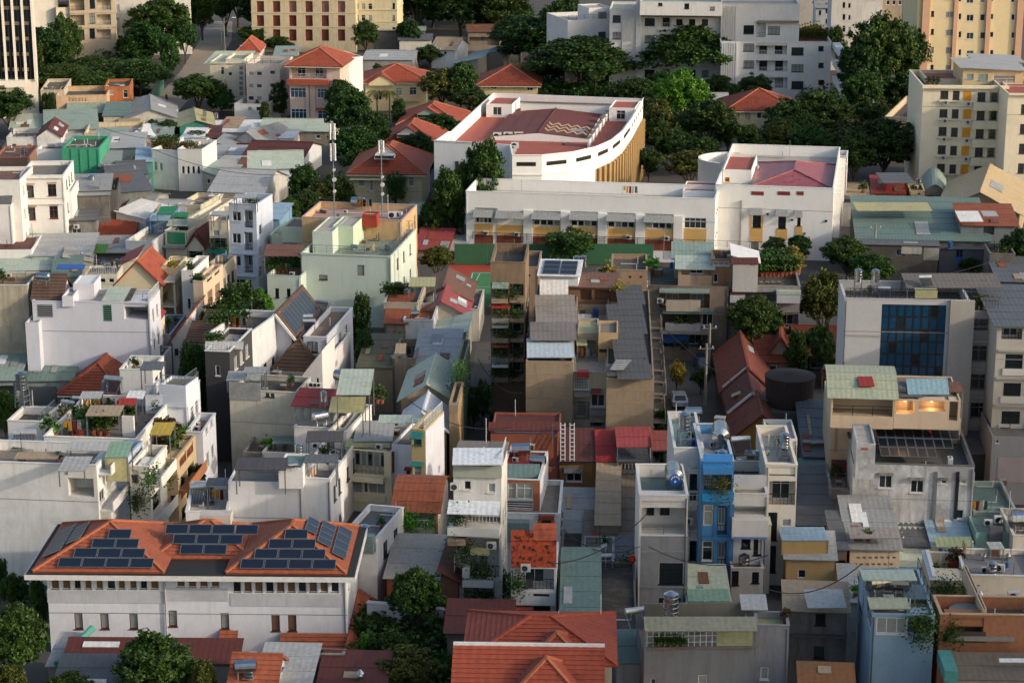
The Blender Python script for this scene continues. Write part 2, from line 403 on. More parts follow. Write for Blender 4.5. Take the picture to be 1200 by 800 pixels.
  if flat:
   zt=h-par;s.zr=s.z0+zt;s.rz=zt
   if par>.05:
    tk=min(tk,w/4,d/4)
    m.add([(0,0,h),(w,0,h),(w,d,h),(0,d,h),(tk,tk,h),(w-tk,tk,h),(w-tk,d-tk,h),(tk,d-tk,h),(tk,tk,zt),(w-tk,tk,zt),(w-tk,d-tk,zt),(tk,d-tk,zt)],
       [(0,1,5,4),(1,2,6,5),(2,3,7,6),(3,0,4,7),(4,5,9,8),(5,6,10,9),(6,7,11,10),(7,4,8,11)])
   r=M();r.add([(tk,tk,zt),(w-tk,tk,zt),(w-tk,d-tk,zt),(tk,d-tk,zt)],[(0,1,2,3)])if par>.05 else r.box(-.15,w+.15,-.15,d+.15,h+.002,h+.16)
   s.put('roof',r.mesh('roof',roof[2]or DECK))
   if par>.3:
    c=M();e=.05;cw=tk+.05;c.box(-e,w+e,-e,cw,h+.002,h+.08);c.box(-e,w+e,d-cw,d+e,h+.002,h+.08);c.box(-e,cw,cw,d-cw,h+.002,h+.08);c.box(w-cw,w+e,cw,d-cw,h+.002,h+.08)
    s.put('coping',c.mesh('coping',roof[3]if len(roof)>3 else mat))
  else:
   ri,rm=roof[1],roof[2];ov=roof[3]if len(roof)>3 else .4;s.zr=s.z0+h;s.rz=h;polys=[];ridges=[]
   if kind=='gy':
    k=ri/(w/2);zl=h-ov*k;f=-ov;bk=d+ov;c=w/2
    polys=[[(-ov,bk,zl),(-ov,f,zl),(c,f,h+ri),(c,bk,h+ri)],[(w+ov,f,zl),(w+ov,bk,zl),(c,bk,h+ri),(c,f,h+ri)]];ridges=[((c,f,h+ri),(c,bk,h+ri))]
    m.add([(0,0,h),(w,0,h),(c,0,h+ri)],[(0,1,2)]);m.add([(0,d,h),(w,d,h),(c,d,h+ri)],[(2,1,0)])
   elif kind=='gx':
    k=ri/(d/2);zl=h-ov*k;c=d/2;a=-ov;e=w+ov
    polys=[[(a,-ov,zl),(e,-ov,zl),(e,c,h+ri),(a,c,h+ri)],[(e,d+ov,zl),(a,d+ov,zl),(a,c,h+ri),(e,c,h+ri)]];ridges=[((a,c,h+ri),(e,c,h+ri))]
    m.add([(w,0,h),(w,d,h),(w,c,h+ri)],[(0,1,2)]);m.add([(0,0,h),(0,d,h),(0,c,h+ri)],[(2,1,0)])
   elif kind=='hip':
    r_=min(w,d)/2;k=ri/r_;zl=h-ov*k
    if w>=d:R1,R2=(r_,d/2,h+ri),(w-r_,d/2,h+ri)
    else:R1,R2=(w/2,r_,h+ri),(w/2,d-r_,h+ri)
    a,b_,c,e=(-ov,-ov,zl),(w+ov,-ov,zl),(w+ov,d+ov,zl),(-ov,d+ov,zl)
    if w>=d:polys=[[a,b_,R2,R1],[b_,c,R2],[c,e,R1,R2],[e,a,R1]]
    else:polys=[[a,b_,R1],[b_,c,R2,R1],[c,e,R2],[e,a,R1,R2]]
    if abs(w-d)<.05:polys=[[a,b_,R1],[b_,c,R1],[c,e,R1],[e,a,R1]]
    if w>=d:ridges=[(R1,R2),(a,R1),(e,R1),(b_,R2),(c,R2)]
    else:ridges=[(R1,R2),(a,R1),(b_,R1),(c,R2),(e,R2)]
   elif kind in('sF','sB','sR','sL'):      # one slope, lowest at the named side
    zz={'sF':(0,0,ri,ri),'sB':(ri,ri,0,0),'sR':(ri,0,0,ri),'sL':(0,ri,ri,0)}[kind]
    zf=lambda x,y:h+{'sF':ri*y/d,'sB':ri*(1-y/d),'sR':ri*(1-x/w),'sL':ri*x/w}[kind]
    cs=[(-ov,-ov),(w+ov,-ov),(w+ov,d+ov),(-ov,d+ov)];pp=[(x,y,zf(x,y)+.01)for x,y in cs]
    st={'sF':0,'sR':1,'sB':2,'sL':3}[kind];polys=[pp[st:]+pp[:st]]
    q=[(0,0,h+zz[0]),(w,0,h+zz[1]),(w,d,h+zz[2]),(0,d,h+zz[3])];bq=[(0,0,h),(w,0,h),(w,d,h),(0,d,h)]
    for i in range(4):
     k=(i+1)%4
     if zz[i]+zz[k]>0:m.add([bq[i],bq[k],q[k],q[i]],[(0,1,2,3)])
   elif kind=='arc':      # barrel sheet, axis along x or y
    n=8;ax=roof[4]if len(roof)>4 else 'x';L,Dp=(w,d)if ax=='x' else(d,w);pr=[]
    for i in range(n+1):
     t=i/n;pr.append((-ov+(Dp+2*ov)*t,h+ri*sin(pi*t)*1.0))
    for i in range(n):
     (ya,za),(yb_,zb)=pr[i],pr[i+1]
     if ax=='x':polys.append([(-ov,ya,za),(w+ov,ya,za),(w+ov,yb_,zb),(-ov,yb_,zb)])
     else:polys.append([(ya,d+ov,za),(ya,-ov,za),(yb_,-ov,zb),(yb_,d+ov,zb)])
    cen=[(p,z)for p,z in pr if 0 <=p<=Dp];cen=[(0,h)]+cen+[(Dp,h)]
    for e_ in(0.0,L):
     vs=[((e_,p,z)if ax=='x' else(p,e_,z))for p,z in cen];m.add(vs,[tuple(range(len(vs)))])
   m.add([(0,0,h),(w,0,h),(w,d,h),(0,d,h)],[(0,1,2,3)])
   for pl in polys:
    r=M();cover(r,pl,**covk(rm));s.put('roof_slope' if len(polys)>1 else 'roof',r.mesh('roof_slope',rm))
    if kind in('sF','gx','gy')and covk(rm)is SHEETK and len(pl)==4 and RP.random()<.55 and s.w>2.5:
     A,B_,C_,D_=[Vector(p)for p in pl];nn=(B_-A).cross(D_-A).normalized();f=lambda a,t:(A*(1-a)+B_*a)*(1-t)+(D_*(1-a)+C_*a)*t+nn*(.07 if nn.z>0 else-.07)
     for _ in range(RP.choice((1,1,2,3))):
      a0,t0=RP.uniform(.05,.7),RP.uniform(.05,.6);da,dt=RP.uniform(.08,.25),RP.uniform(.15,.35);q=M();cover(q,[f(a0,t0),f(a0+da,t0),f(a0+da,t0+dt),f(a0,t0+dt)],**SHEETK);pm=RP.choice((SH_RUST,SH_LGREY,SH_TAN,SH_GREY,SH_WHITE,SH_BROWN));s.put('roof_patch',q.mesh('roof_patch',pm))
   if ridges:
    r=M();rr=.13 if covk(rm)is TILEK else .07
    for a,b_ in ridges:r.bar(Vector(a)+Vector((0,0,.14)),Vector(b_)+Vector((0,0,.14)),rr)
    s.put('ridge_cap',r.mesh('ridge_cap',roof[4]if len(roof)>4 and not isinstance(roof[4],str)else(RIDGE if rm in(TILE_O,TILE_R)else rm)))
   if kind=='hip' and ov>.25:
    f=M();z1=zl-.005;z2=zl-.22;o_=ov-.04;f.box(-o_,w+o_,-o_,-o_+.1,z2,z1);f.box(-o_,w+o_,d+o_-.1,d+o_,z2,z1);f.box(-o_,-o_+.1,-o_+.1,d+o_-.1,z2,z1);f.box(w+o_-.1,w+o_,-o_+.1,d+o_-.1,z2,z1)
    s.put('fascia',f.mesh('fascia',CREAMF))
  nm='wall' if not s.on else 'upper_wall'
  s.put(nm,m.mesh(nm,mat))
  for k in bands:          # cornice strips: (face, tile y, thickness m, proud m)
   y,th,pr=(k+(.3,.12))[:3]if isinstance(k,tuple)else(k,.3,.12)
   z=s.uz('F',(proj(s.MW@Vector((s.w/2,0,0)))[0]),y)[1];c=M();c.box(-pr,w+pr,-pr,-.002,z,z+th);c.box(w+.002,w+pr,0,d,z,z+th)
   s.put('cornice',c.mesh('cornice',bandm or mat))
  for(face,kind,u,ww,z,hh,f,g,dep,rail,back)in s.pend:
   fr=f or s.fm;gg=g or s.gm or random.choice((GLASS,GLASS,GLASS2,CURT));
   if kind in 'oO':
    if rail or kind=='O':
     rk,rmt,rh=rail or('bar',DARKF,1.0)
     s.put('railing',rail_mesh(ww,min(rh,hh*.6),rmt,rk),s.fmat(face,u,z,-.06))
    if back:
     n=max(1,int(ww/2.6))
     for k in range(n):
      bw=min(1.6,ww/n*.7);bh=min(2.1,hh-.15);c=ww*(k+.5)/n;a,b_=win_mesh(bw,bh,back,fr,gg)
      o=s.put('window' if back!='d' else 'door',a,s.fmat(face,u+c-bw/2,z+.06,-dep+.06));s.put('pane',b_,None,o)
    continue
   a,b_=win_mesh(ww,hh,kind,fr,VOID if kind=='v' else gg)
   o=s.put('door' if kind=='d' else('shutter' if kind=='s' else 'window'),a,s.fmat(face,u,z,-dep+.06));s.put('pane',b_,None,o)
  return s

 def bx(s,name,mat,face,x0,y0,x1,y1,out=.8,back=0.0):
  """a box standing proud of a face at a photographed rectangle"""
  u,w,z,h=s.rect(face,x0,y0,x1,y1);m=M().box(0,w,-out,-.003-back,0,h);return s.put(name,m.mesh(name,mat),s.fmat(face,u,z))
 def balcony(s,face,x0,y0,x1,out=1.0,rail=('bar',None,1.0),slab=None,th=.15):
  u,w,z,h=s.rect(face,x0,y0,x1,y0+4);m=M().box(0,w,-out,-.003,-th,0);b=s.put('balcony',m.mesh('balcony',slab or s.mat),s.fmat(face,u,z))
  if rail:
   rm=rail[1]or DARKF;rh=rail[2]
   if rail[0]=='solid':
    q=M().box(0,w,-out,-out+.1,.002,rh).box(0,.1,-out+.102,-.003,.002,rh).box(w-.1,w,-out+.102,-.003,.002,rh);s.put('parapet',q.mesh('parapet',rm),Matrix.Identity(4),b)
   else:
    s.put('railing',rail_mesh(w,rh,rm,rail[0]),Matrix.Translation((0,-out+.05,0)),b)
    for e in(.04,w-.04):s.put('railing',rail_mesh(out-.1,rh,rm,rail[0]),Matrix.Translation((e,-out+.05,0))@Matrix.Rotation(pi/2,4,'Z'),b)
  return s
 def awning(s,face,x0,y0,x1,out=1.0,drop=.35,mat=None):
  u,w,z,h=s.rect(face,x0,y0,x1,y0+4);m=M();cover(m,[(0,-out,-drop),(w,-out,-drop),(w,-.02,0),(0,-.02,0)],**SHEETK);s.put('awning',m.mesh('awning',mat or SH_GREY),s.fmat(face,u,z));return s
 def ac(s,face,x,y):
  u,z=s.uz(face,x,y);o=s.put('air_conditioner',AC_ME[0],s.fmat(face,u-.4,z,0));s.put('fan_grille',AC_ME[1],None,o);return s
 def top(s,x,y,z=0.0):
  p=G(x,y,s.zr+z);return p
 def sheet(s,xl,xr,yf,yk,zf=2.4,zb=2.4,mat=None,posts=True,name='canopy',yaw=None,tilt=0,walls=None):
  """a sheet on posts over this building's roof: front edge (xl..xr at yf, zf above the deck), far edge at yk, zb above the deck"""
  a=G(xl,yf,s.zr+zf);b=G(xr,yf+tilt,s.zr+zf);ux=(b-a);w=sqrt(ux.x**2+ux.y**2);yw=atan2(ux.y,ux.x)
  lo,hi=.3,80
  for _ in range(40):
   d=(lo+hi)/2
   if proj((a.x-sin(yw)*d,a.y+cos(yw)*d,s.zr+zb))[1]>yk:lo=d
   else:hi=d
  mw=Matrix.Translation((a.x,a.y,s.zr))@Matrix.Rotation(yw,4,'Z');lm=s.base.inv@mw;mat=mat or SH_GREY
  m=M()
  pl=[(0,0,zf),(w,0,zf),(w,d,zb),(0,d,zb)]if zf<=zb else[(w,d,zb),(0,d,zb),(0,0,zf),(w,0,zf)]
  cover(m,pl,**covk(mat));o=bpy.data.objects.new(name,m.mesh(name,mat));COL.objects.link(o);o.parent=s.root;o.matrix_basis=lm
  if posts:
   pm=GALV
   for(x,y,z)in((.1,.1,zf),(w-.1,.1,zf),(.1,d-.1,zb),(w-.1,d-.1,zb)):
    q=bpy.data.objects.new('post',M().box(x-.05,x+.05,y-.05,y+.05,0,z-.01).mesh('post',pm));COL.objects.link(q);q.parent=s.root;q.matrix_basis=lm
  if walls:
   m=M()
   for face in walls[1]:
    if face=='F':m.add([(0,.06,0),(w,.06,0),(w,.06,zf),(0,.06,zf)],[(0,1,2,3)])
    if face=='R':m.add([(w-.06,0,0),(w-.06,d,0),(w-.06,d,zb),(w-.06,0,zf)],[(0,1,2,3)])
    if face=='L':m.add([(.06,0,0),(.06,d,0),(.06,d,zb),(.06,0,zf)],[(3,2,1,0)])
    if face=='K':m.add([(0,d-.06,0),(w,d-.06,0),(w,d-.06,zb),(0,d-.06,zb)],[(3,2,1,0)])
   q=bpy.data.objects.new('screen_wall',m.mesh('screen_wall',walls[0]));COL.objects.link(q);q.parent=s.root;q.matrix_basis=lm
  return s
 def rails(s,faces='FR',h=1.0,kind='wire',mat=None):
  for f in faces:
   L=FACE[f](s)[3];s.put('railing',rail_mesh(L-.2,h,mat or DARKF,kind),s.fmat(f,.1,s.h+.085,-.1))
  return s
AC_ME=None
def _ac():
 a=M().box(0,.8,-.45,-.12,0,.6).box(.08,.12,-.119,-.004,0,.05).box(.68,.72,-.119,-.004,0,.05);c=M();c.cyl((.33,-.475,.3),(.33,-.452,.3),.24,14)
 for k in range(4):t=pi*k/4;c.bar((.33-cos(t)*.22,-.48,.3-sin(t)*.22),(.33+cos(t)*.22,-.48,.3+sin(t)*.22),.008,1)
 return a.mesh('air_conditioner',ACW),c.mesh('fan_grille',[FAN,GALV])
AC_ME=_ac()

ITEMS={}
def clutter():
 """pipes, cables, small drains and the odd crate or unit on every flat deck; down-pipes on the plain walls"""
 for b in ALLB:
  if not b.roof or b.P.y>420:continue
  if b.roof[0]=='flat' and b.w>2.2 and b.d>3:
   z=b.rz+.01;pm=RP.choice((GALV,WHITE,DARK))
   for _ in range(RP.randint(1,3)):
    y=RP.uniform(.5,b.d-.5);x0,x1=sorted((RP.uniform(.3,b.w-.3),RP.uniform(.3,b.w-.3)));t=z+RP.uniform(.4,1.3)
    m=M().add([(x0,y-.035,z+.08),(x1,y-.035,z+.08),(x1,y-.035,t),(x1-.07,y-.035,t),(x1-.07,y-.035,z+.15),(x0,y-.035,z+.15),(x0,y+.035,z+.08),(x1,y+.035,z+.08),(x1,y+.035,t),(x1-.07,y+.035,t),(x1-.07,y+.035,z+.15),(x0,y+.035,z+.15)],
     [(0,1,2,3,4,5),(11,10,9,8,7,6),(0,6,7,1),(1,7,8,2),(2,8,9,3),(3,9,10,4),(4,10,11,5),(5,11,6,0)]);b.put('roof_pipe',m.mesh('roof_pipe',pm))
   if RP.random()<.6:x=RP.uniform(.4,b.w-.4);b.put('vent_pipe',M().cyl((x,b.d-.5,z),(x,b.d-.5,z+RP.uniform(1.2,2.6)),.03,6).mesh('vent_pipe',pm))
   for _ in range(RP.randint(0,3)):
    k=RP.choice(('boxes','boxes','cowl','ac','potm','potd','lowtank','laundry'));x,y=RP.uniform(.6,b.w-.6),RP.uniform(.7,b.d-.6);p=b.MW@Vector((x,y,b.rz+.01));k3='pot' if k[:3]=='pot' else k;nm,ph,cat=KN[k3]
    e=empty(nm,p,b.yaw+RP.choice((0,0,1.57)));e.scale=(RP.uniform(.7,.95),)*3;e['category']=cat;ITEMS.setdefault((k3,b.ref),[]).append(e)
    for pn,me,sub in proto(k):link(pn,me,e)
  if b.h>4 and RP.random()<.55 and b.w>2:
   u=RP.choice((.15,b.w-.15));b.put('downpipe',M().cyl((0,-.07,.2),(0,-.07,b.h-.2),.05,6).mesh('downpipe',RP.choice((GALV,WHITE,SH_DGREY))),b.fmat('F',u,0))
  if b.h>6 and b.w>5 and RP.random()<.5:b.put('floor_joint',M().box(0,b.w,-.012,-.003,0,.07).mesh('floor_joint',CONC),b.fmat('F',0,b.h-3.4))
PROTO={}
def proto(kind):
 if kind in PROTO:return PROTO[kind]
 parts=[]          # (name, mesh, [subparts])
 if kind=='tank':   # upright ribbed steel tank on a stand
  m=M();m.cyl((0,0,1.0),(0,0,2.5),.55,16)
  for k in range(4):m.cyl((0,0,1.15+k*.36),(0,0,1.24+k*.36),.58,16)
  m.cyl((0,0,2.5),(0,0,2.72),.55,16,.16);m.cyl((0,0,2.72),(0,0,2.8),.17,10)
  l=M()
  for x in(-.42,.42):
   for y in(-.42,.42):l.bar((x*1.15,y*1.15,0),(x,y,.95),.035)
  for a,b in(((-.45,-.45),(.45,-.45)),((.45,-.45),(.45,.45)),((.45,.45),(-.45,.45)),((-.45,.45),(-.45,-.45))):
   l.bar((*a,.97),(*b,.97),.04);l.bar((*a,.45),(*b,.45),.025)
  parts=[('tank',m.mesh('tank',STEEL),[]),('stand',l.mesh('stand',GALV),[])]
 elif kind=='talltank':
  m=M();m.cyl((0,0,1.9),(0,0,3.5),.55,16)
  for k in range(4):m.cyl((0,0,2.05+k*.38),(0,0,2.14+k*.38),.58,16)
  m.cyl((0,0,3.5),(0,0,3.72),.55,16,.16);l=M()
  for x in(-.48,.48):
   for y in(-.48,.48):l.bar((x*1.1,y*1.1,0),(x,y,1.85),.04)
  P=((-.5,-.5),(.5,-.5),(.5,.5),(-.5,.5))
  for k in range(4):
   a,b=P[k],P[(k+1)%4]
   for z in(.6,1.2,1.87):l.bar((*a,z),(*b,z),.03)
   l.bar((*a,.6),(*b,1.2),.02)
  parts=[('tank',m.mesh('tank',STEEL),[]),('stand',l.mesh('stand',GALV),[])]
 elif kind=='lowtank':
  m=M();m.cyl((0,0,.12),(0,0,1.5),.55,16)
  for k in range(3):m.cyl((0,0,.3+k*.4),(0,0,.4+k*.4),.58,16)
  m.cyl((0,0,1.5),(0,0,1.7),.55,16,.16);l=M().box(-.5,.5,-.5,.5,0,.115)
  parts=[('tank',m.mesh('tank',STEEL),[]),('plinth',l.mesh('plinth',CONC),[])]
 elif kind=='lying':
  m=M();m.cyl((-.85,0,1.0),(.85,0,1.0),.55,16)
  for k in range(4):m.cyl((-.6+k*.38,0,1.0),(-.52+k*.38,0,1.0),.575,16)
  m.cyl((.85,0,1.0),(1.0,0,1.0),.55,16,.2);m.cyl((-1.0,0,1.0),(-.85,0,1.0),.2,16,.55);l=M()
  for x in(-.6,.6):
   l.bar((x,-.5,0),(x,-.35,.6),.04);l.bar((x,.5,0),(x,.35,.6),.04);l.bar((x,-.5,.46),(x,.5,.46),.04)
  parts=[('tank',m.mesh('tank',STEEL),[]),('stand',l.mesh('stand',GALV),[])]
 elif kind=='heater':   # solar water heater: drum above sloping tubes
  m=M();m.cyl((-.95,.5,1.25),(.95,.5,1.25),.27,14);t=M();l=M()
  for k in range(14):x=-.8+k*.123;t.bar((x,-.75,.22),(x,.38,1.08),.028)
  for x in(-.88,.88):l.bar((x,-.8,.15),(x,.4,1.02),.025);l.bar((x,.5,0),(x,.5,1.0),.025);l.bar((x,-.8,.15),(x,-.8,0),.025)
  l.bar((-.88,-.8,.15),(.88,-.8,.15),.025);parts=[('drum',m.mesh('drum',plain('brushed_drum','c9c9c6',.3,.6)),[]),('tubes',t.mesh('tubes',PANEL),[]),('stand',l.mesh('stand',GALV),[])]
 elif kind=='bluetank':
  m=M();m.cyl((0,0,.1),(0,0,1.2),.42,14);m.cyl((0,0,1.2),(0,0,1.35),.42,14,.15);l=M().box(-.4,.4,-.4,.4,0,.1)
  parts=[('tank',m.mesh('tank',PLASTB),[]),('plinth',l.mesh('plinth',CONC),[])]
 elif kind=='ac':
  parts=[('casing',M().box(-.45,.45,-.18,.18,.1,.75).box(-.35,-.28,-.16,.16,0,.1).box(.28,.35,-.16,.16,0,.1).mesh('casing',ACW),[]),
     ('fan_grille',M().cyl((-.1,-.2,.42),(-.1,-.182,.42),.27,14).mesh('fan_grille',FAN),[])]
 elif kind.startswith('pot'):
  k=kind[3:];rr=random.Random(hash(kind)%97);m=M();m.cyl((0,0,0),(0,0,.35),.17,8,.22);parts=[('pot',m.mesh('pot',POT),[]),('foliage',leaves_blob(rr,.55,1.0,.35,130,.16,LEAF[k or 'm']),[])]
 elif kind=='chair':
  parts=[('seat',M().box(-.22,.22,-.22,.22,.42,.46).mesh('seat',REDF),[]),('backrest',M().box(-.22,.22,.18,.22,.47,.9).mesh('backrest',REDF),[]),('legs',M().box(-.2,-.17,-.2,-.17,0,.42).box(.17,.2,-.2,-.17,0,.42).box(-.2,-.17,.17,.2,0,.42).box(.17,.2,.17,.2,0,.42).mesh('legs',REDF),[])]
 elif kind=='laundry':
  l=M();l.bar((-1.2,0,0),(-1.2,0,1.8),.025);l.bar((1.2,0,0),(1.2,0,1.8),.025);l.bar((-1.2,0,1.78),(1.2,0,1.78),.012);parts=[('line',l.mesh('line',GALV),[])]
  for k in range(5):
   c=random.choice(('b9b6ad','7d2f2a','36507a','c79a3a','3c6a58','d0ccc4'));x=-1.0+k*.45;q=M();z0=random.uniform(.6,1.1)
   q.add([(x,0,1.76),(x+.34,.01,1.76),(x+.36,.05,z0),(x+.17,-.03,z0+.02),(x-.02,.04,z0)],[(0,4,3,2,1),(0,1,2,3,4)]);parts.append(('garment',q.mesh('garment',plain('cloth',c,.9)),[]))
 elif kind=='pole':
  m=M();m.cyl((0,0,0),(0,0,4.5),.05,8);m.bar((-.5,0,4.2),(.5,0,4.2),.02);m.bar((-.35,0,3.9),(.35,0,3.9),.02);parts=[('mast',m.mesh('mast',GALV),[])]
 elif kind=='cowl':
  m=M();m.cyl((0,0,0),(0,0,.5),.16,10);m.cyl((0,0,.5),(0,0,.62),.3,12,.27);m.cyl((0,0,.62),(0,0,.85),.27,12,.05);parts=[('cowl',m.mesh('cowl',STEEL),[])]
 elif kind=='boxes':
  m=M().box(-.6,.1,-.3,.3,0,.5);parts=[('crate',m.mesh('crate',WOOD),[]),('lid',M().box(-.62,.12,-.32,.32,.5,.56).mesh('lid',SH_GREY),[])]
 PROTO[kind]=parts;return parts
KN={'tank':('water_tank','ribbed steel water tank on a frame','water tank'),'talltank':('water_tank','steel water tank on a tall lattice stand','water tank'),
   'lowtank':('water_tank','squat steel water tank on a plinth','water tank'),'lying':('water_tank','steel water tank lying on its side','water tank'),
   'heater':('solar_water_heater','solar water heater with bright drum','water heater'),'bluetank':('plastic_tank','blue plastic water barrel','barrel'),
   'ac':('air_conditioner','white air conditioner unit','air conditioner'),'pot':('potted_plant','potted green plant','plant'),'chair':('chair','red chair','chair'),
   'laundry':('clothes_line','washing hung on a line','washing line'),'pole':('aerial_mast','thin aerial mast','aerial'),'cowl':('roof_vent','round steel roof vent','vent'),'boxes':('crate','wooden crate with a lid','crate')}
def item(kind,b,x,y,z=0.0,s=1.0,rz=None,n=1,dx=0,dy=0):
 """loose thing standing on building b's deck (or on the ground, b a string) with its base at tile pixel x, y"""
 for i in range(n):
  zz=(b.zr if isinstance(b,B)else 0.0)+z;p=G(x+i*dx,y+i*dy,zz);k3='pot' if kind.startswith('pot')else kind;nm,ph,cat=KN[k3]
  r=rz if rz is not None else((b.yaw if isinstance(b,B)else 0)+random.uniform(-.3,.3));e=empty(nm,p,r);ss=s*random.uniform(.93,1.07)*(.62 if 'tank' in kind or kind in('ac','heater')else .8);e.scale=(ss,)*3
  e['category']=cat;ref=b.ref if isinstance(b,B)else b;e['drop']=not isinstance(b,B)or z!=0;ITEMS.setdefault((k3,ref),[]).append(e)
  for pn,me,sub in proto(kind):link(pn,me,e)
def finish_labels():
 W_='first second third fourth fifth sixth seventh eighth ninth tenth eleventh twelfth thirteenth fourteenth fifteenth sixteenth seventeenth eighteenth nineteenth twentieth'.split();ORD=lambda i:W_[i]if i<20 else 'twenty-'+W_[i-20]
 for(k,ref),es in ITEMS.items():
  nm,ph,cat=KN[k];es.sort(key=lambda e:e.location.x/e.location.y)
  for i,e in enumerate(es):
   lab=f'{ph} on {ref}' if len(es)==1 else(f'{ORD(i)} {ph} from the left on {ref}' if i<len(es)-1 else f'rightmost {ph} on {ref}')
   e['label']=' '.join(lab.split()[:16]);e['group']={'water tank':'steel water tanks on the roofs','water heater':'solar water heaters on the roofs','plant':'potted plants on roofs and terraces','air conditioner':'air conditioner units'}.get(cat,cat+'s on the roofs')

def _leafmesh(pts,size,rng,mat,name):
 n=len(pts);pts=np.asarray(pts);a=rng.normal(size=(n,3));a/=np.linalg.norm(a,axis=1)[:,None];b=rng.normal(size=(n,3));b-=(b*a).sum(1)[:,None]*a;b/=np.linalg.norm(b,axis=1)[:,None]
 s=size*rng.uniform(.6,1.35,size=(n,1));a[:,2]*=.75;v=np.stack([pts-a*s,pts+b*s*.55,pts+a*s,pts-b*s*.55],1).reshape(-1,3)
 me=bpy.data.meshes.new(name);me.vertices.add(n*4);me.vertices.foreach_set('co',v.astype(np.float32).ravel());me.loops.add(n*4);me.loops.foreach_set('vertex_index',np.arange(n*4,dtype=np.int32))
 me.polygons.add(n);me.polygons.foreach_set('loop_start',np.arange(0,n*4,4,dtype=np.int32));me.polygons.foreach_set('loop_total',np.full(n,4,dtype=np.int32));me.materials.append(mat);me.update();me.validate();return me
def leaves_blob(rr,rx,h,z0,n,size,mat,name='foliage'):
 rng=np.random.default_rng(rr.randint(0,9999));p=rng.normal(size=(n,3))*.42;p[:,0]*=rx;p[:,1]*=rx;p[:,2]=z0+h*.5+p[:,2]*h*.55;p[:,2]=np.maximum(p[:,2],.05)
 return _leafmesh(p,size,rng,mat,name)
def crown(seed,shape,n_cl,per,size,mat):
 rng=np.random.default_rng(seed);pts=[];lob=[]
 for k in range(9):
  t=2*pi*k/9+rng.uniform(-.35,.35);e=rng.uniform(-.5,1.2)if k<8 else 1.57;rr=rng.uniform(.19,.28);lob.append((np.array([cos(t)*cos(e)*rr,sin(t)*cos(e)*rr,.54+sin(e)*rr*.95]),rng.uniform(.17,.24)))
 for _ in range(n_cl):
  if shape=='round':
   d=rng.normal(size=3);d/=np.linalg.norm(d);L_=lob[rng.integers(0,9)];c=L_[0]+d*L_[1]*rng.uniform(.6,1.05);c[2]=max(c[2],.18);cr=rng.uniform(.04,.09);fl=.75
  elif shape=='flat':
   t=rng.uniform(0,2*pi);r=sqrt(rng.uniform(0,1))*.46;c=np.array([cos(t)*r,sin(t)*r,.87-(r/.46)**2*.36-abs(rng.normal())*.07]);cr=rng.uniform(.06,.11);fl=.6
  elif shape=='tall':
   t=rng.uniform(0,2*pi);z=rng.uniform(.22,.93);rm=.36*(1-abs(z-.5)*1.15);r=sqrt(rng.uniform(.2,1))*rm;c=np.array([cos(t)*r,sin(t)*r,z]);cr=rng.uniform(.07,.11);fl=.8
  else:   # loose irregular
   d=rng.normal(size=3);d/=np.linalg.norm(d);r=rng.uniform(.3,1.15);c=d*r*np.array([.36,.36,.3])+[.05,0,.6];c[2]=max(c[2],.25);cr=rng.uniform(.06,.14);fl=.8
  k=int(per*rng.uniform(.6,1.4));q=rng.normal(size=(k,3));q/=np.linalg.norm(q,axis=1)[:,None];q*=(rng.uniform(.35,1.1,size=(k,1)))*cr;q[:,2]*=fl;pts.append(c+q)
 return _leafmesh(np.concatenate(pts),size,rng,mat,'crown')
def trunk_mesh(seed,shape):
 rr=random.Random(seed);m=M();zt=.55 if shape=='flat' else .4;m.cyl((0,0,0),(.01,.005,zt*.6),.03,8,.02,cap=False)
 for k in range(9):
  t=2*pi*k/9+rr.uniform(-.3,.3);r=rr.uniform(.15,.33);a=(.01,.005,zt*.6-.02-rr.uniform(0,.1));z=rr.uniform(.5,.74)if shape!='flat' else .66
  mid=(cos(t)*r*.45,sin(t)*r*.45,(a[2]+z)/2+.02);m.cyl(a,mid,.013,6,.009,cap=False);m.cyl(mid,(cos(t)*r,sin(t)*r,z),.009,5,.004,cap=False)
 return m.mesh('trunk',BARK,True)
CROWNS={}
def crown_for(shape,col,var):
 k=(shape,col,var)
 if k not in CROWNS:
  ncl,per,sz={'round':(250,72,.0225),'flat':(190,75,.021),'tall':(100,75,.028),'loose':(85,75,.026)}[shape]
  CROWNS[k]=crown(hash(k)%9973 if False else(sum(map(ord,shape+col))*7+var),shape,ncl,per,sz,LEAF[col])
 return CROWNS[k]
TRUNKS={}
NV=[0]
def tree(label,x,yt,yb,wpx,shape='round',col='m',name='tree',group=None,cat='tree',rz=None):
 """crown centre x, crown top yt, foot of the trunk yb, crown width wpx, in tile pixels"""
 p=G(x,yb);h=zat(p.x,p.y,x,yt)*1.03;q=G(x+wpx,yb);w=(q-p).length*1.15;NV[0]+=1
 e=empty(name,p,rz if rz is not None else random.uniform(0,6.28));tag(e,label,cat,group or 'trees among the houses')
 cm=crown_for(shape,col,NV[0]%2);c=link('crown',cm,e);c.scale=(w/.96,w/.96,h/.97)
 if shape not in TRUNKS:TRUNKS[shape]=trunk_mesh(3,shape)
 t=link('trunk',TRUNKS[shape],e);t.scale=(w,w,h);return e
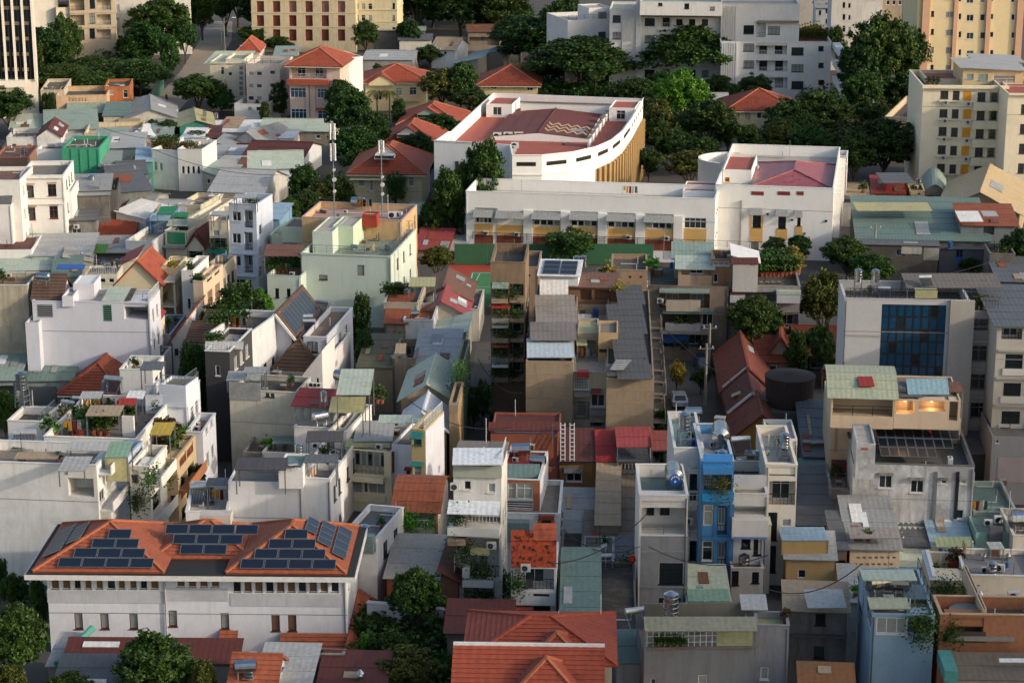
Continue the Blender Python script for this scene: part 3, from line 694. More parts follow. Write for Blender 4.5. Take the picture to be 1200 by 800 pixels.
def palm(label,x,yt,yb,wpx,col='o'):
 p=G(x,yb);h=zat(p.x,p.y,x,yt);R=(G(x+wpx,yb)-p).length/2;e=empty('palm_tree',p,random.uniform(0,6));tag(e,label,'palm tree','palm trees in the gardens')
 m=M();m.cyl((0,0,0),(.1,0,h*.86),.2,8,.13);link('trunk',m.mesh('trunk',BARK,True),e)
 rr=random.Random(int(x));
 for k in range(16):
  t=2*pi*k/16+rr.uniform(-.2,.2);up=rr.uniform(.1,.9);f=M();pr=None;mid=[]
  for i in range(8):
   a=i/7;r=R*a;z=h*.86+R*(up*a-1.1*a*a*(.6+up*.4));mid.append(Vector((.1+cos(t)*r,sin(t)*r,z)))
  side=Vector((-sin(t),cos(t),0))
  for i in range(7):
   L=R*.26*sin(pi*(i+.8)/8.2)
   for j in range(3):
    c=mid[i].lerp(mid[i+1],j/3)
    for sg in(-1,1):
     tip=c+side*sg*L+(mid[i+1]-mid[i]).normalized()*L*.5-Vector((0,0,L*.45));a2=c+(mid[i+1]-mid[i]).normalized()*R*.045;f.add([c,a2,tip],[(0,1,2)])
   f.bar(mid[i],mid[i+1],.02)
  link('frond',f.mesh('frond',LEAF[col]),e)
 return e

def flat_sheet(name,pts,z,mat,kind='structure',label=None,cat=None):
 P=[Vector((*p,z))if len(p)==2 else Vector(p)for p in pts]
 c=sum(P,Vector())/len(P);m=M();m.add([p-c for p in P]+[p-c-Vector((0,0,.003))for p in P],[tuple(range(len(P)))]);o=m.build(name,mat);o.location=c
 if o.data.polygons[0].normal.z<0:o.data.flip_normals()
 return tag(o,label,cat,None,kind)
def gpx(*pp):return[tuple(G(x,y))[:2]for x,y in pp]
ASPH=roofmat('54524e',.5,'3b3936',.9,name='asphalt',big=.2);PAVE=roofmat('8a8073',.5,'675e52',.9,name='paving',big=.2);LANE=roofmat('4a4844',.6,'2f2d2a',.95,name='lane_concrete',big=.15)
SOIL=roofmat('3d382c',.6,'2a2c1a',.95,name='soil',big=.15);LAWN=roofmat('3f5423',.5,'2c3a18',.95,name='lawn',big=.3)
flat_sheet('ground',[(-4500,-300),(4500,-300),(4500,8000),(-4500,8000)],0,LANE)
tile(0,0)
flat_sheet('road',gpx((640,560),(800,560),(1010,330),(1085,190),(1090,100),(975,100),(930,200),(850,330),(700,500)),.008,PAVE)
flat_sheet('road',gpx((-100,620),(640,620),(640,540),(-100,520)),.012,ASPH)
tile(600,200)
flat_sheet('garden_ground',gpx((-300,-20),(1500,-20),(1700,-700),(-700,-700)),.006,SOIL)
tile(600,400)
flat_sheet('road',gpx((700,330),(960,330),(930,-20),(880,-330),(600,-330),(690,-20)),.01,ASPH)
tile(300,400)
flat_sheet('road',gpx((960,420),(1240,420),(1190,-20),(1150,-340),(1010,-340),(1040,-20)),.01,ASPH)
tile(300,600)
flat_sheet('garden_ground',gpx((470,860),(900,860),(900,380),(520,330)),.014,LAWN)
tile(600,0)
flat_sheet('road',gpx((600,800),(1100,830),(1100,640),(600,640)),.016,ASPH)
tile(300,200)
COURT_R=roofmat('a33c2b',.2,'7a3024',.85,name='court_red');COURT_G=roofmat('3c7a4c',.2,'2e5e3c',.85,name='court_green');PAINT=plain('court_paint','c9d2c4',.7)
flat_sheet('tennis_court',gpx((900,640),(1330,640),(1330,438),(905,438)),.02,COURT_R)
flat_sheet('tennis_court',gpx((965,640),(1330,640),(1330,475),(1010,475)),.024,COURT_G)
def gline(pts,wd,mat,z,name='court_line'):
 for a,b in zip(pts,pts[1:]):
  A=G(*a);Bp=G(*b);d=(Bp-A).normalized();n=Vector((-d.y,d.x,0))*wd/2
  flat_sheet(name,[tuple(p)[:2]for p in(A-n,Bp-n,Bp+n,A+n)],z,mat)
gline([(985,640),(1015,480),(1330,480)],.12,PAINT,.03);gline([(1010,560),(1050,482)],.1,PAINT,.035);gline([(1000,545),(1330,548)],.1,PAINT,.04)

tile(0,0)
b=B('white office tower with tall vertical fins, its lower part cut off at upper left','the finned tower',-160,124,-460,560,d=24,yaw=12,name='office_tower',cat='tower')
FINW=plaster('d8cfc0',.1)
for i in range(6):
 b.win('F','g',-128+i*46,-440,-92+i*46,375,dep=.7)
b.body(plaster('cfc6b6',.15),('flat',1,None),fm=plain('bronze_frame','6b5f4c',.4),gm=GLASS)
for i in range(6):b.bx('fin',FINW,'F',-92+i*46,-440,-80+i*46,378,out=.55)

for i in range(6):
 for j in range(11):
  u0,ww,z,hh=b.rect('F',-126+i*46,-400+j*72,-94+i*46,-384+j*72);b.put('spandrel',M().box(0,ww,.45,.52,0,hh).mesh('spandrel',plain('bronze_frame','8b7f6c',.4)),b.fmat('F',u0,z))
b.bx('ledge',FINW,'F',-160,378,124,408,out=1.6);b.bx('ledge',FINW,'F',-160,445,124,470,out=2.0)
for i in range(7):
 for j in range(9):pass
b=B('tall plain cream-white side wall catching low sun, upper left','the plain sunlit block',98,262,-160,330,d=16,yaw=12,name='apartment_block',cat='building');b.grid('R','s',2,3,1.4,1.6,8,4);b.body(plaster('e0d6c4',.25))
b=B('lower cream-white annex stepping down from the plain sunlit block','the stepped annex',262,325,38,330,d=12,yaw=12,name='apartment_block',cat='building');b.body(plaster('dccfb8',.3),('flat',.6,None));item('potr',b,275,42,n=3,dx=15)
b=B('cream flats with dark loggias and balconies half hidden by trees','the loggia flats',318,532,-120,330,d=14,yaw=10,name='apartment_block',cat='building')
b.win('F','O',330,-70,395,-20,ny=4,sy=70,rail=('bar',DARKF,1));b.win('F','w',420,-75,445,-30,1,0,4,70);b.win('F','O',455,-72,520,-20,ny=4,sy=70,rail=('bar',WHITE,1));b.body(plaster('b7a78d',.4),fm=DARKF,bands=(-78,-8,62,132))
b=B('white block with blank pale side wall between the big trees','the blank white block',530,885,-140,260,d=16,yaw=8,name='apartment_block',cat='building');b.win('F','s',545,-40,560,0,1,0,3,60);b.grid('R','w',3,4,1.4,1.5,2,3.5);b.body(plaster('d5cfc4',.3));b.bx('balcony',plaster('cfc7b8',.3),'F',532,100,566,135,out=1.2)
b=B('garden pavilion under a weathered grey hipped roof among trees','the grey hipped pavilion',372,552,242,300,d=14,yaw=8,name='house');b.body(plaster('a9a08c',.4),('hip',3.4,TILE_G,1.0))
b=B('low whitewashed shophouse with tank, left of the orange one','the whitewashed shophouse',190,300,425,545,d=15,yk=None,yaw=6);b.win('F','w',205,450,235,500);b.win('F','s',262,470,278,500);b.body(plaster('b9b09c',.5),('flat',.6,DECK_D));item('lowtank',b,252,430);item('heater',b,212,425,s=.8)
b=B('low shophouse with cream arcaded parapet and grey-green awning','the arcaded shophouse',262,500,450,560,d=12,yaw=6);b.win('F','o',320,500,520,540,back='w');b.win('F','v',318,458,330,475,6,15,dep=.3);b.body(plaster('c9a985',.4),('flat',1.0,MOSS));b.awning('F',315,478,500,out=3.5,drop=1.6,mat=SH_GREEN);b.bx('signboard',plaster('b08a55',.4),'F',330,520,500,534,out=.6)
b=B('burnt-orange walled rooftop building with one dark window','the orange shophouse',490,608,408,530,d=10,yaw=6);b.win('F','w',578,420,600,458);b.win('F','w',500,425,530,445);b.body(plaster('b06a3c',.5),('flat',.5,MOSS));item('heater',b,550,412,s=.8);item('heater',b,575,416,s=.8);item('ac',b,505,412);b.sheet(500,640,470,455,2.0-6,2.3-6,SH_GREY,posts=False,name='awning')
def fence(label,pts,h,mat,rail_every=2.0,name='fence',cat='fence',panel=True,thick=.08):
 """posts and panels following ground points given in tile pixels"""
 P=[G(x,y)for x,y in pts];e=empty(name,P[0]);tag(e,label,cat);
 for a,c in zip(P,P[1:]):
  d=(c-a);L=d.length;rz=atan2(d.y,d.x);n=max(1,int(L/rail_every));me=M().box(.05,L/n-.05,-thick/2,thick/2,.08,h).mesh('panel',mat);pm=M().box(-.05,.05,-.07,.07,0,h+.08).mesh('post',GALV)
  for k in range(n):
   q=a+d*(k/n)-P[0];link('post',pm,e,q,rz)
   if panel:link('panel',me,e,q,rz)
 link('post',M().box(-.05,.05,-.07,.07,0,h+.08).mesh('post',GALV),e,P[-1]-P[0]);return e
fence('dull green panel fence along the brown lane beside the trees',[(715,500),(768,420)],3.2,plain('fence_green','2f6a58',.6))
fence('grey sheet hoarding between the orange shophouse and the lane',[(630,520),(715,500)],2.6,SH_GREY)
b=B('cream building with pale green flat roof at the lane corner','the corner building',983,1058,292,520,d=12,yaw=-4);b.win('F','w',1035,315,1052,350,1,0,3,70);b.body(plaster('cfc6a8',.25),('flat',.5,DECK_G));b.balcony('F',985,380,1056,1.2,('solid',plaster('cfc6a8',.25),.9));b.sheet(955,1150,300,240,.2,.25,SH_PALE,posts=False,name='roof_sheet')
b=B('tall cream stair tower with louvred vents beside the corner building','the louvred stair tower',1058,1146,278,520,d=9,yaw=-4);b.win('F','v',1120,310,1140,330,1,0,6,24);b.win('F','w',1070,340,1088,355,1,0,2,80);b.body(plaster('d6cdb4',.2),('flat',.4,DECK_G))
b=B('small roof hut with red pyramid cap and white chimney','the red capped hut',1110,1215,240,420,d=10,yaw=0);b.body(plaster('c9c2b6',.3),('hip',2.2,TILE_O,.3));item('cowl',b,1128,225,z=1)
b=B('pinkish stepped town house with small square windows','the pinkish stepped house',1152,1310,300,560,d=11,yaw=-8);b.win('F','w',1165,335,1190,355,2,38,3,58);b.win('F','w',1265,330,1290,350,1,0,3,60);b.body(plaster('cbbcb2',.3),('flat',.8,DECK_G));b.rails('F')
b=B('low white annex below the pinkish stepped house','the low white annex',1098,1250,488,580,d=9,yaw=-8);b.win('F','w',1160,500,1180,520,2,40);b.body(plaster('d5d2cc',.2),('flat',.7,DECK_L))

def shed(label,ref,xl,xr,yt,yb,d,roof,wall='b8b2a4',yaw=8,win=0,**k):
 b=B(label,ref,xl,xr,yt,yb,d=d,yaw=yaw,cat='shed',name='shed',group='low sheds and workshops',**k)
 for i in range(win):
  x=xl+(xr-xl)*(i+.5)/win;hh=(yb-yt);b.win('F','w',x-10,yt+hh*.3,x+10,yt+hh*.55)
 b.body(plaster(wall,.5),roof);return b
shed('pale green gabled shed roof at the far left edge','the far left shed',50,205,605,660,16,('gx',1.3,SH_PALE,.4))
shed('broad grey-green gabled shed roof behind the cream parapet','the broad grey-green shed',215,455,610,670,20,('gx',2.0,SH_GREEN,.4),yaw=12)
b=shed('flat-roofed shed with long cream parapet and white tanks','the cream parapet shed',395,660,628,700,12,('flat',.8,DECK_L),'c9b994',6);item('lying',b,640,630,s=.8);item('heater',b,715,660,s=.8);item('lying',b,560,625,s=.8)
shed('small teal sheet roof beside the grey gabled hall','the small teal shed',485,600,545,610,12,('sF',.8,SH_TEAL,.3),yaw=6)
shed('wide grey gabled hall roof near the foot of the lane','the grey gabled hall',590,830,560,625,18,('gy',1.8,SH_GREY,.5),yaw=10)
b=shed('white-edged lean-to of the grey hall','the white-edged lean-to',690,830,560,610,6,('sF',.6,SH_WHITE,.3),yaw=10)
b=shed('workshop with teal cladding under a yellow-green roof','the teal-clad workshop',842,1000,590,655,14,('gy',1.0,SH_YELLOW,.5),'2f7a68',yaw=10);item('tank',b,960,560,s=1.1);item('tank',b,1015,570,s=1.1)
shed('row of white sheet roofs by the pinkish houses','the white sheet sheds',955,1240,622,665,9,('sF',.7,SH_WHITE,.3),yaw=4)
shed('small pinkish-white gabled house in the shed quarter','the small gabled house',1085,1235,665,710,12,('gy',2.2,SH_GREY,.4),'d2c3bc',yaw=-28)
shed('dark maroon low roof at the edge of the shed quarter','the dark maroon shed',1090,1290,725,760,10,('gx',1.0,SH_MAROON,.4),yaw=-6)
shed('teal walled shed with a grey-green lid','the teal walled shed',445,575,668,760,10,('sF',.7,SH_GREEN,.3),'6f9a90',yaw=6,win=1)
b=shed('tall shed of pale blue boards with flat light roof','the pale blue shed',510,665,695,830,12,('sF',.5,SH_LGREY,.4),'9aa7a8',yaw=6,win=2)
b=shed('brown sheet gable below the pale blue shed','the brown sheet gable',592,720,745,800,11,('gy',1.2,SH_BROWN,.4),'a39a88',yaw=6)
b=shed('small white gabled house under a maroon roof','the maroon gabled hut',172,285,642,740,12,('gy',1.5,SH_MAROON,.3),'d8d3ca',yaw=6);
b=shed('white boxy terrace with a rooftop railing at far left','the railed white terrace',30,172,645,740,9,('flat',.8,DECK),'d3cfc6',yaw=4,win=2);item('tank',b,55,640);item('ac',b,110,650);item('ac',b,140,650);b.rails('F',1.0)
b=B('building wrapped in bright green safety netting','the green netted building',292,465,696,905,d=11,yaw=2,cat='building');b.body(GREENNET,('flat',.5,DECK_D));item('ac',b,400,690,n=2,dx=20);item('boxes',b,330,695);item('boxes',b,440,695)
for k in range(5):b.bx('netting_fold',GREENNET,'F',294+k*42,700,298+k*42,900,out=.12)
b=B('white box with solar heater, left of the green netting','the white box by the netting',172,292,702,880,d=6,yaw=2);b.body(plaster('dcdad5',.2),('flat',.6,DECK));item('heater',b,240,700);item('ac',b,205,706)
b=shed('brown flat roof with orange tiled rim at left edge','the orange rimmed roof',-30,130,745,830,12,('flat',.4,SH_BROWN,TILE_O),'8c6e5a',yaw=4)
b=B('white L-shaped house with a dense roof garden','the roof garden house',708,832,700,885,d=12,yaw=-18);b.win('R','s',900,760,915,790);b.win('F','w',722,760,738,800);b.win('F','w',748,765,764,800);b.body(plaster('dcd8cf',.3),('flat',.7,SH_DGREY));item('poto',b,725,700,n=6,dx=18,s=1.6);item('potm',b,750,680,n=6,dx=16,s=1.5)
b=B('white wing with small white windows adjoining the roof garden','the white wing',832,946,700,895,d=9,yaw=-8);b.win('F','w',852,780+0,866,815,4,24);b.body(plaster('e0dcd2',.2),('flat',.8,DECK));item('heater',b,865,690);item('lowtank',b,900,690,s=1.1);item('poto',b,840,705,n=5,dx=20,s=1.4)
shed('low white house with orange boards by the long gutter','the orange boarded house',945,1115,740,800,9,('sF',.6,SH_LGREY,.3),'b57a52',yaw=-4)
shed('long narrow light grey canopy running down the alley','the long alley canopy',958,985,690,720,34,('sF',.2,SH_LGREY,.2),yaw=-52)
for i,(x,y,w,ro,wl,lb)in enumerate([(20,690,110,SH_GREY,'aaa69a','grey sheet lean-to below the railed terrace'),(300,672,120,SH_LGREY,'b0a899','light roof patch behind the netted building'),(640,640,90,SH_WHITE,'b9b4a8','white lid shed beside the tanks'),
 (700,640,100,SH_GREEN,'8f9a8c','green lid shed near the white drums'),(720,600,100,SH_GREY,'99958a','grey lid shed north of the white drums'),(820,690,120,SH_BLUE,'a5a9a8','bluish lid shed beyond the roof garden'),(955,650,70,SH_MAROON,'7c4638','little maroon lid shed in the alley'),(560,600,90,SH_TAN,'a39679','tan lid shed in the middle of the sheds'),
 (1010,690,90,SH_GREY,'8f8c86','dull grey shed beside the alley canopy'),(640,780,90,SH_TEAL,'7e9a90','teal lid shed south of the brown gable')]):
 shed(lb,'the '+' '.join(lb.split()[:3]),x,x+w,y,y+48,9,(('sF','gx','sR')[i%3],.8,ro,.3),wl,yaw=(4,8,-4)[i%3])

tile(300,0)
b=B('old cream block with pilasters and brick-red louvre panels','the red panel block',-30,462,-190,245,d=18,yaw=-2,name='apartment_block',cat='building');REDL=plain('red_louvre','8c3a26',.7)
for i in range(6):b.win('F','s',3+i*76,-60,38+i*76,-5,ny=4,sy=66,f=REDL,dep=.5)
b.body(plaster('c8b896',.4),('flat',.8,DECK_D),bands=(-68,-2,64,130))
b=B('cream apartment end block with grey windows at the top','the cream end block',457,658,-160,235,d=14,yaw=-3,name='apartment_block',cat='building')
b.win('F','w',462,-40,482,-10,3,32,4,56);b.win('F','w',640,-40,652,-15,1,0,4,56,f=DARKF);b.body(plaster('cfc19c',.35),bands=(-60,-5,50,105))
b=B('long mossy grey shed roof by the dark alley','the mossy long shed',550,790,165,245,d=16,yaw=2,cat='shed',name='shed');b.body(plaster('7f7a6e',.6),('sB',1.0,SH_GREEN,.4))
b=B('low white wall house under a thin dark roof','the thin roofed white house',672,822,188,260,d=10,yaw=2);b.body(plaster('d5cdb9',.25),('gx',.7,SH_DGREY,.4))
b=B('small white house with tan gabled roof and two tiny windows','the tan gabled house',822,935,230,320,d=11,yaw=-14);b.win('F','w',835,242,848,256);b.win('F','w',880,242,893,256);b.win('R','w',945,240,950,256);b.body(plaster('cdd0d0',.25),('gx',2.0,SH_TAN,.4));item('ac',b,860,236)
b=B('grey flat roofed sheds behind the red hipped villa','the grey sheds',500,735,280,350,d=16,yaw=-4,cat='shed',name='shed');b.body(plaster('9d9a90',.5),('gx',.9,SH_LGREY,.3))
b=B('long sage green shed roof leading to the curved wall','the sage shed',930,1040,298,360,d=20,yaw=-14,cat='shed',name='shed');b.body(plaster('8b8c7d',.5),('sL',1.2,SH_GREEN,.4))
b=B('open market roofs with clutter far behind the palms','the far market',995,1150,150,240,d=14,yaw=2,cat='shed',name='shed');b.win('F','o',1000,175,1140,215);b.body(plaster('857868',.5),('gx',.8,SH_BROWN,.4));item('bluetank',b,1060,190)
b=B('curved-roof car port of dark sheeting beside the sage shed','the dark car port',1060,1160,270,340,d=10,yaw=-8,cat='shed',name='shed');b.body(plaster('6d665c',.5),('arc',1.2,SH_DGREY,.2,'y'))

b=B('pink three-storey house with curved orange balcony and red hipped roof','the pink balcony house',155,392,298,590,d=13,yaw=-7);PK=plaster('c9aea0',.25)
b.win('F','O',165,305,330,368,rail=('wire',WHITE,.9),back='w',dep=1.6);b.win('F','w',162,412,235,458,g=GLASSB);b.win('F','w',288,418,332,460,g=GLASSB);b.win('F','w',165,512,240,556,g=GLASSB);b.win('F','w',290,520,332,560,g=GLASSB)
b.body(PK,('hip',2.3,TILE_O,.9));b.bx('cornice',TILE_O,'F',150,372,345,396,out=1.1);b.bx('cornice',TILE_O,'F',285,506,335,516,out=.5);b.bx('pilaster',plaster('bfa89a',.2),'F',236,400,250,590,out=.3);b.bx('pilaster',plaster('bfa89a',.2),'F',256,400,280,590,out=.25)
item('potm','the curved balcony of the pink house',175,365,z=8.6,n=4,dx=32,s=1.0)
b2=B('tall white sidewall house behind the pink balcony house','the white sidewall house',390,500,275,560,d=9,yaw=28);b2.body(plaster('dcdcd8',.25),('flat',.6,DECK))
b=B('cream villa with red hipped roof and gabled front window','the cream villa',512,800,382,520,d=13,yaw=2);CV=plaster('cdbf96',.25)
b.win('F','w',655,412,685,448);b.win('F','w',720,410,752,446);b.win('F','w',560,440,590,470);b.win('R','s',805,420,812,450,2,8);b.body(CV,('hip',2.5,TILE_O,.6));b.bx('ledge',plaster('b5a67e',.3),'F',650,470,760,480,out=.5)
def loose_gable(b,x0,x1,yt_eave,ridge_rise,mat,wallm,out=1.2):
 u,w,z,h=b.rect('F',x0,yt_eave-10,x1,yt_eave);m=M();c=w/2;m.add([(0,-out,0),(w,-out,0),(c,-out,ridge_rise),(0,0,0),(w,0,0),(c,0,ridge_rise)],[(0,1,2),(0,3,4,1)])
 m.add([(0,-out,-.6),(w,-out,-.6),(w,-out,0),(0,-out,0),(0,-.01,-.6),(w,-.01,-.6),(w,-.01,0),(0,-.01,0)],[(0,1,2,3),(1,5,6,2),(4,0,3,7),(0,4,5,1)])
 b.put('gable_front',m.mesh('gable_front',wallm),b.fmat('F',u,z));r=M();k=3.0
 cover(r,[(0-.3,k,-.25),(0-.3,-out-.3,-.25),(c,-out-.3,ridge_rise+.06),(c,k,ridge_rise+.06)],**covk(mat));cover(r,[(w+.3,-out-.3,-.25),(w+.3,k,-.25),(c,k,ridge_rise+.06),(c,-out-.3,ridge_rise+.06)],**covk(mat));b.put('gable_roof',r.mesh('gable_roof',mat),b.fmat('F',u,z))
loose_gable(b,530,650,384,1.5,TILE_O,CV)

WHG=plaster('d9d5cc',.1)
for(lb,rf,x0,x1,ye,yb_,dd,ri,gx,gy)in(('farthest orange hipped roof of three, with green gablet','the farthest orange roof',672,955,580,640,15,2.7,800,525),('middle orange hipped roof of three, with white gablet','the middle orange roof',590,840,672,760,15,2.7,705,618)):
 b=B(lb,rf,x0,x1,ye,yb_,d=dd,yaw=-4,group='orange hipped roofs in a chain');b.body(plaster('bdb292',.3),('hip',ri,TILE_O,.7))
 loose_gable(b,gx-45,gx+45,gy+14,1.0,TILE_O,WHG if gx<750 else SH_GREEN,out=-1.5)
b=B('nearest of three orange hipped roofs, over a cream two-storey house','the nearest orange roof',452,775,800,980,d=15,yaw=-3,group='orange hipped roofs in a chain');OX0=0
tile(300,200)
b.win('F','w',480,40,508,74,g=CURT);b.win('F','w',534,44,548,95,g=CURT);b.win('F','w',620,45,655,78,g=CURT);b.win('F','w',715,30,740,72,g=CURT)
b.body(plaster('c4b78e',.25),('hip',3.0,TILE_O,.9));b.bx('cornice',plaster('d5ccb0',.2),'F',440,34,690,40,out=1.0);b.bx('cornice',plaster('d5ccb0',.2),'F',460,5,700,12,out=.4)
tile(300,0);loose_gable(b,555,645,730,1.2,TILE_O,WHG,out=-2.5)
b=B('cream bungalow with red hipped roof behind a palm','the palm bungalow',1050,1320,392,470,d=14,yaw=-3);b.win('F','w',1100,402,1130,418);b.win('F','w',1270,402,1300,425);b.body(plaster('c9b98e',.3),('hip',2.9,TILE_R,.8));b.bx('ledge',CREAMF,'F',1040,398,1320,404,out=.5)
b=B('pale stone town house with small grey windows at the tree line','the pale stone house',-20,120,320,545,d=12,yaw=14);b.win('F','w',0,370,22,385,3,34,2,70);b.body(plaster('c9beb6',.35),('flat',.6,DECK_G));item('ac',b,20,312)
b=shed('teal sheet roof between two town houses','the teal sheet lid',85,190,262,420,9,('sF',.8,SH_GREEN,.3),'8d8a80',yaw=2)
b=shed('long sage green canopy roof below the pink house','the sage canopy',20,345,612,680,10,('gx',1.3,SH_PALE,.4),'8d8576',yaw=-3,win=3)
b=B('white shed with cream sheet roof left of the sage canopy','the cream sheet shed',-60,178,645,700,d=10,yaw=-6,cat='shed',name='shed');b.body(plaster('ddd6ca',.2),('sF',1.0,SH_WHITE,.2))
b=B('maroon gabled roof on a low white house','the maroon gabled house',-60,215,735,830,d=13,yaw=-10);b.body(plaster('d5d5d2',.2),('gx',1.6,SH_MAROON,.4))
b=B('white cottage with pale green sheet roof and blue shutter','the blue shutter cottage',-30,215,790,945,d=10,yaw=6)
tile(300,200);b.win('F','w',75,-25,100,0,f=DARKF);b.win('F','s',66,98,100,135,f=plain('blue_shutter','5f8496',.5));b.win('F','d',150,80,175,140);b.body(plaster('d3d6d8',.3),('gx',1.8,SH_PALE,.4));b.awning('F',60,92,105,.5,.25);tile(300,0)

def telecom(label,x,yt,yb,zb,lv=((2.2,2.1),(5.0,2.3))):
 p=G(x,yb,zb);zt=zat(p.x,p.y,x,yt);h=zt-zb;e=empty('telecom_mast',p);tag(e,label,'aerial mast','telecom masts');m=M();m.cyl((0,0,0),(0,0,h),.09,8,.06)
 for z in np.arange(1.0,h,1.2):m.bar((-.3,0,z),(.3,0,z),.02)
 link('pole',m.mesh('pole',GALV),e)
 for k in range(3):
  t=2*pi*k/3-.5
  for(z,L)in[(h-q,L)for q,L in lv]:
   a=M().box(-.11,.11,-.07,.07,0,L);link('antenna_panel',a.mesh('antenna_panel',WHITE),e,(cos(t)*.33,sin(t)*.33,z),t+pi/2);link('bracket',M().bar((0,0,z+L*.3),(cos(t)*.4,sin(t)*.4,z+L*.3),.03).mesh('bracket',GALV),e)
 for z,r in((h*.42,.28),(h*.3,.22),(h*.52,.2)):link('dish',M().cyl((.12,-.2,z),(.1,-.36,z),r,14).mesh('dish',WHITE),e)
 return e
telecom('tall telecom mast with white panels rising from the mint rooftop',368,575,1030,12);telecom('shorter telecom mast with white panels and thin lower pole',592,655,1015,12,((1.7,1.6),))

tile(600,0)
GW=plaster('d8d5cf',.22)
b=B('long grey-white institute wing with grilled stair strip, upper centre','the institute centre wing',458,980,45,440,d=14,yaw=-5,name='institute_building',cat='building')
b.win('F','w',472,72,510,106,ny=5,sy=78);b.win('F','w',622,86,668,122,ny=4,sy=80);b.win('F','O',700,84,745,128,ny=4,sy=80,rail=('solid' and 'bar',WHITE,.9),back='w');b.win('F','w',770,90,800,120,3,60,4,80)
b.body(GW,('flat',.5,DECK_G),fm=DARKF)
for i in range(8):b.bx('grille',GW,'F',516+i*8,20,519+i*8,400,out=.25)
for j in range(22):b.bx('grille',GW,'F',516,30+j*17,576,33+j*17,out=.12)
b.bx('pier',GW,'F',580,0,606,400,out=.5);b.bx('canopy',plaster('8c7a66',.3),'F',606,68,975,78,out=.9)
u=B(None,None,600,985,8,72,d=9,yaw=-5,on=b);u.win('F','w',685,14,705,28);u.win('F','w',808,16,830,42);u.win('F','w',928,32,950,48);u.body(GW,('flat',.4,SH_GREEN),fm=DARKF)
b=B('grey-white institute left wing stepping back with terrace','the institute left wing',262,460,98,420,d=14,yaw=18,name='institute_building',cat='building');b.win('F','w',315,72,360,96);b.win('F','w',405,150,440,180,1,0,3,76);b.body(GW,('flat',.8,DECK_L),fm=DARKF);b.rails('F')
u=B(None,None,360,462,38,110,d=7,yaw=18,on=b);u.win('F','w',404,58,442,92);u.body(GW,('flat',.3,DECK_L),fm=DARKF)
b=B('grey-white institute right wing with balconies and planted roof','the institute right wing',978,1498,195,470,tilt=0,d=16,yaw=-3,name='institute_building',cat='building')
for y in(205,284,363):b.win('F','w',1085,y-60+60,1135,y+36);b.win('F','O',1142,y,1290,y+52,rail=('solid' and 'bar',GW,.9),back='w');b.win('F','w',1310,y+18,1366,y+54);b.win('F','w',1436,y+12,1462,y+34)
b.body(GW,('flat',.8,DECK_G),fm=DARKF)
for i in range(7):b.bx('grille',GW,'F',980+i*11,200,984+i*11,440,out=.3)
u=B(None,None,978,1350,20,196,d=10,yaw=-3,on=b);u.win('F','w',1085,120,1135,160);u.win('F','w',1200,125,1255,162);u.win('F','O',1145,105,1190,175);u.body(GW,('flat',.5,DECK_L),fm=DARKF);u.bx('canopy',plaster('8c7a66',.3),'F',1150,98,1345,106,out=.8)
for i in range(7):u.bx('grille',GW,'F',980+i*11,30,984+i*11,190,out=.3)
item('poto',b,1360,190,n=9,dx=14,s=2.2);item('poty',b,1345,185,n=8,dx=13,dy=-2,s=2.4)
for y in(225,305,385):b.bx('balcony',GW,'R',1500,y,1540,y+28,out=1.6)
b=B('cream villa with dark red hipped roof right of the bright tree','the dark red villa',1012,1330,512,615,d=13,yaw=-1);b.win('F','s',1045,525,1068,560,f=CREAMF);b.win('F','s',1092,527,1118,562,f=CREAMF);b.win('F','w',1148,526,1170,556);b.win('F','s',1225,530,1250,565,f=CREAMF);b.body(plaster('cabd98',.25),('hip',2.9,TILE_R,.7))
b=B('low white lodge roof tucked behind the dark red villa','the low white lodge',945,1015,470,560,d=7,yaw=0);b.body(plaster('b9b4a8',.3),('gx',.8,SH_LGREY,.3))
b=B('pale walled shelter in the shade of the umbrella tree','the shaded shelter',248,310,330,440,d=6,yaw=0);b.body(plaster('8f8a80',.4),('sF',.6,SH_GREY,.3))

tile(900,0)
CR=plaster('dcc79b',.15);SAL=plaster('c99f80',.15)
b=B('tall cream apartment tower with salmon piers and curved bays','the cream tower',722,1220,-360,520,d=20,yaw=-2,name='apartment_tower',cat='tower')
for y in range(-4,8):
 yy=-20-84*4+84*y+20
 b.win('F','w',768-y*.9,yy+52,782-y*.9,yy+78,f=DARKF);b.win('F','w',832,yy+55,870,yy+84,f=CREAMF,g=CURT);b.win('F','w',892,yy+64,906,yy+94,f=WHITE);b.win('F','w',930,yy+70,962,yy+100,f=WHITE);b.win('F','w',994,yy+68,1018,yy+98,f=WHITE);b.win('F','w',1040,yy+66,1056,yy+92);b.win('F','w',1140,yy+68,1156,yy+96)
b.body(CR,('flat',1,None))
for x,w_,o_ in((722,34,.5),(870,18,.35),(1022,20,.5),(1165,30,.5)):b.bx('pier',SAL,'F',x,-350,x+w_,500,out=o_)
for x0,x1 in((908,1020),(1062,1130)):
 for(a0,a1)in(((x0,x0+8),)if False else()):pass
b=B('narrow dark green glazed tower strip beside the cream tower','the dark glazed tower',688,730,-300,330,d=14,yaw=-2,name='office_tower',cat='tower');b.body(plain('dark_green_cladding','1d2b2c',.3));
for k in range(20):b.bx('mullion',DARKF,'F',690,-290+k*30,728,-287+k*30,out=.08)
YC=plaster('ddd2b6',.2);ORG=plain('orange_panel','d08a1c',.5)
b=B('yellow-cream apartment block with orange panels and balconies','the orange panel flats',728,1128,405,905,tilt=0,d=18,yaw=-3,name='apartment_block',cat='building')
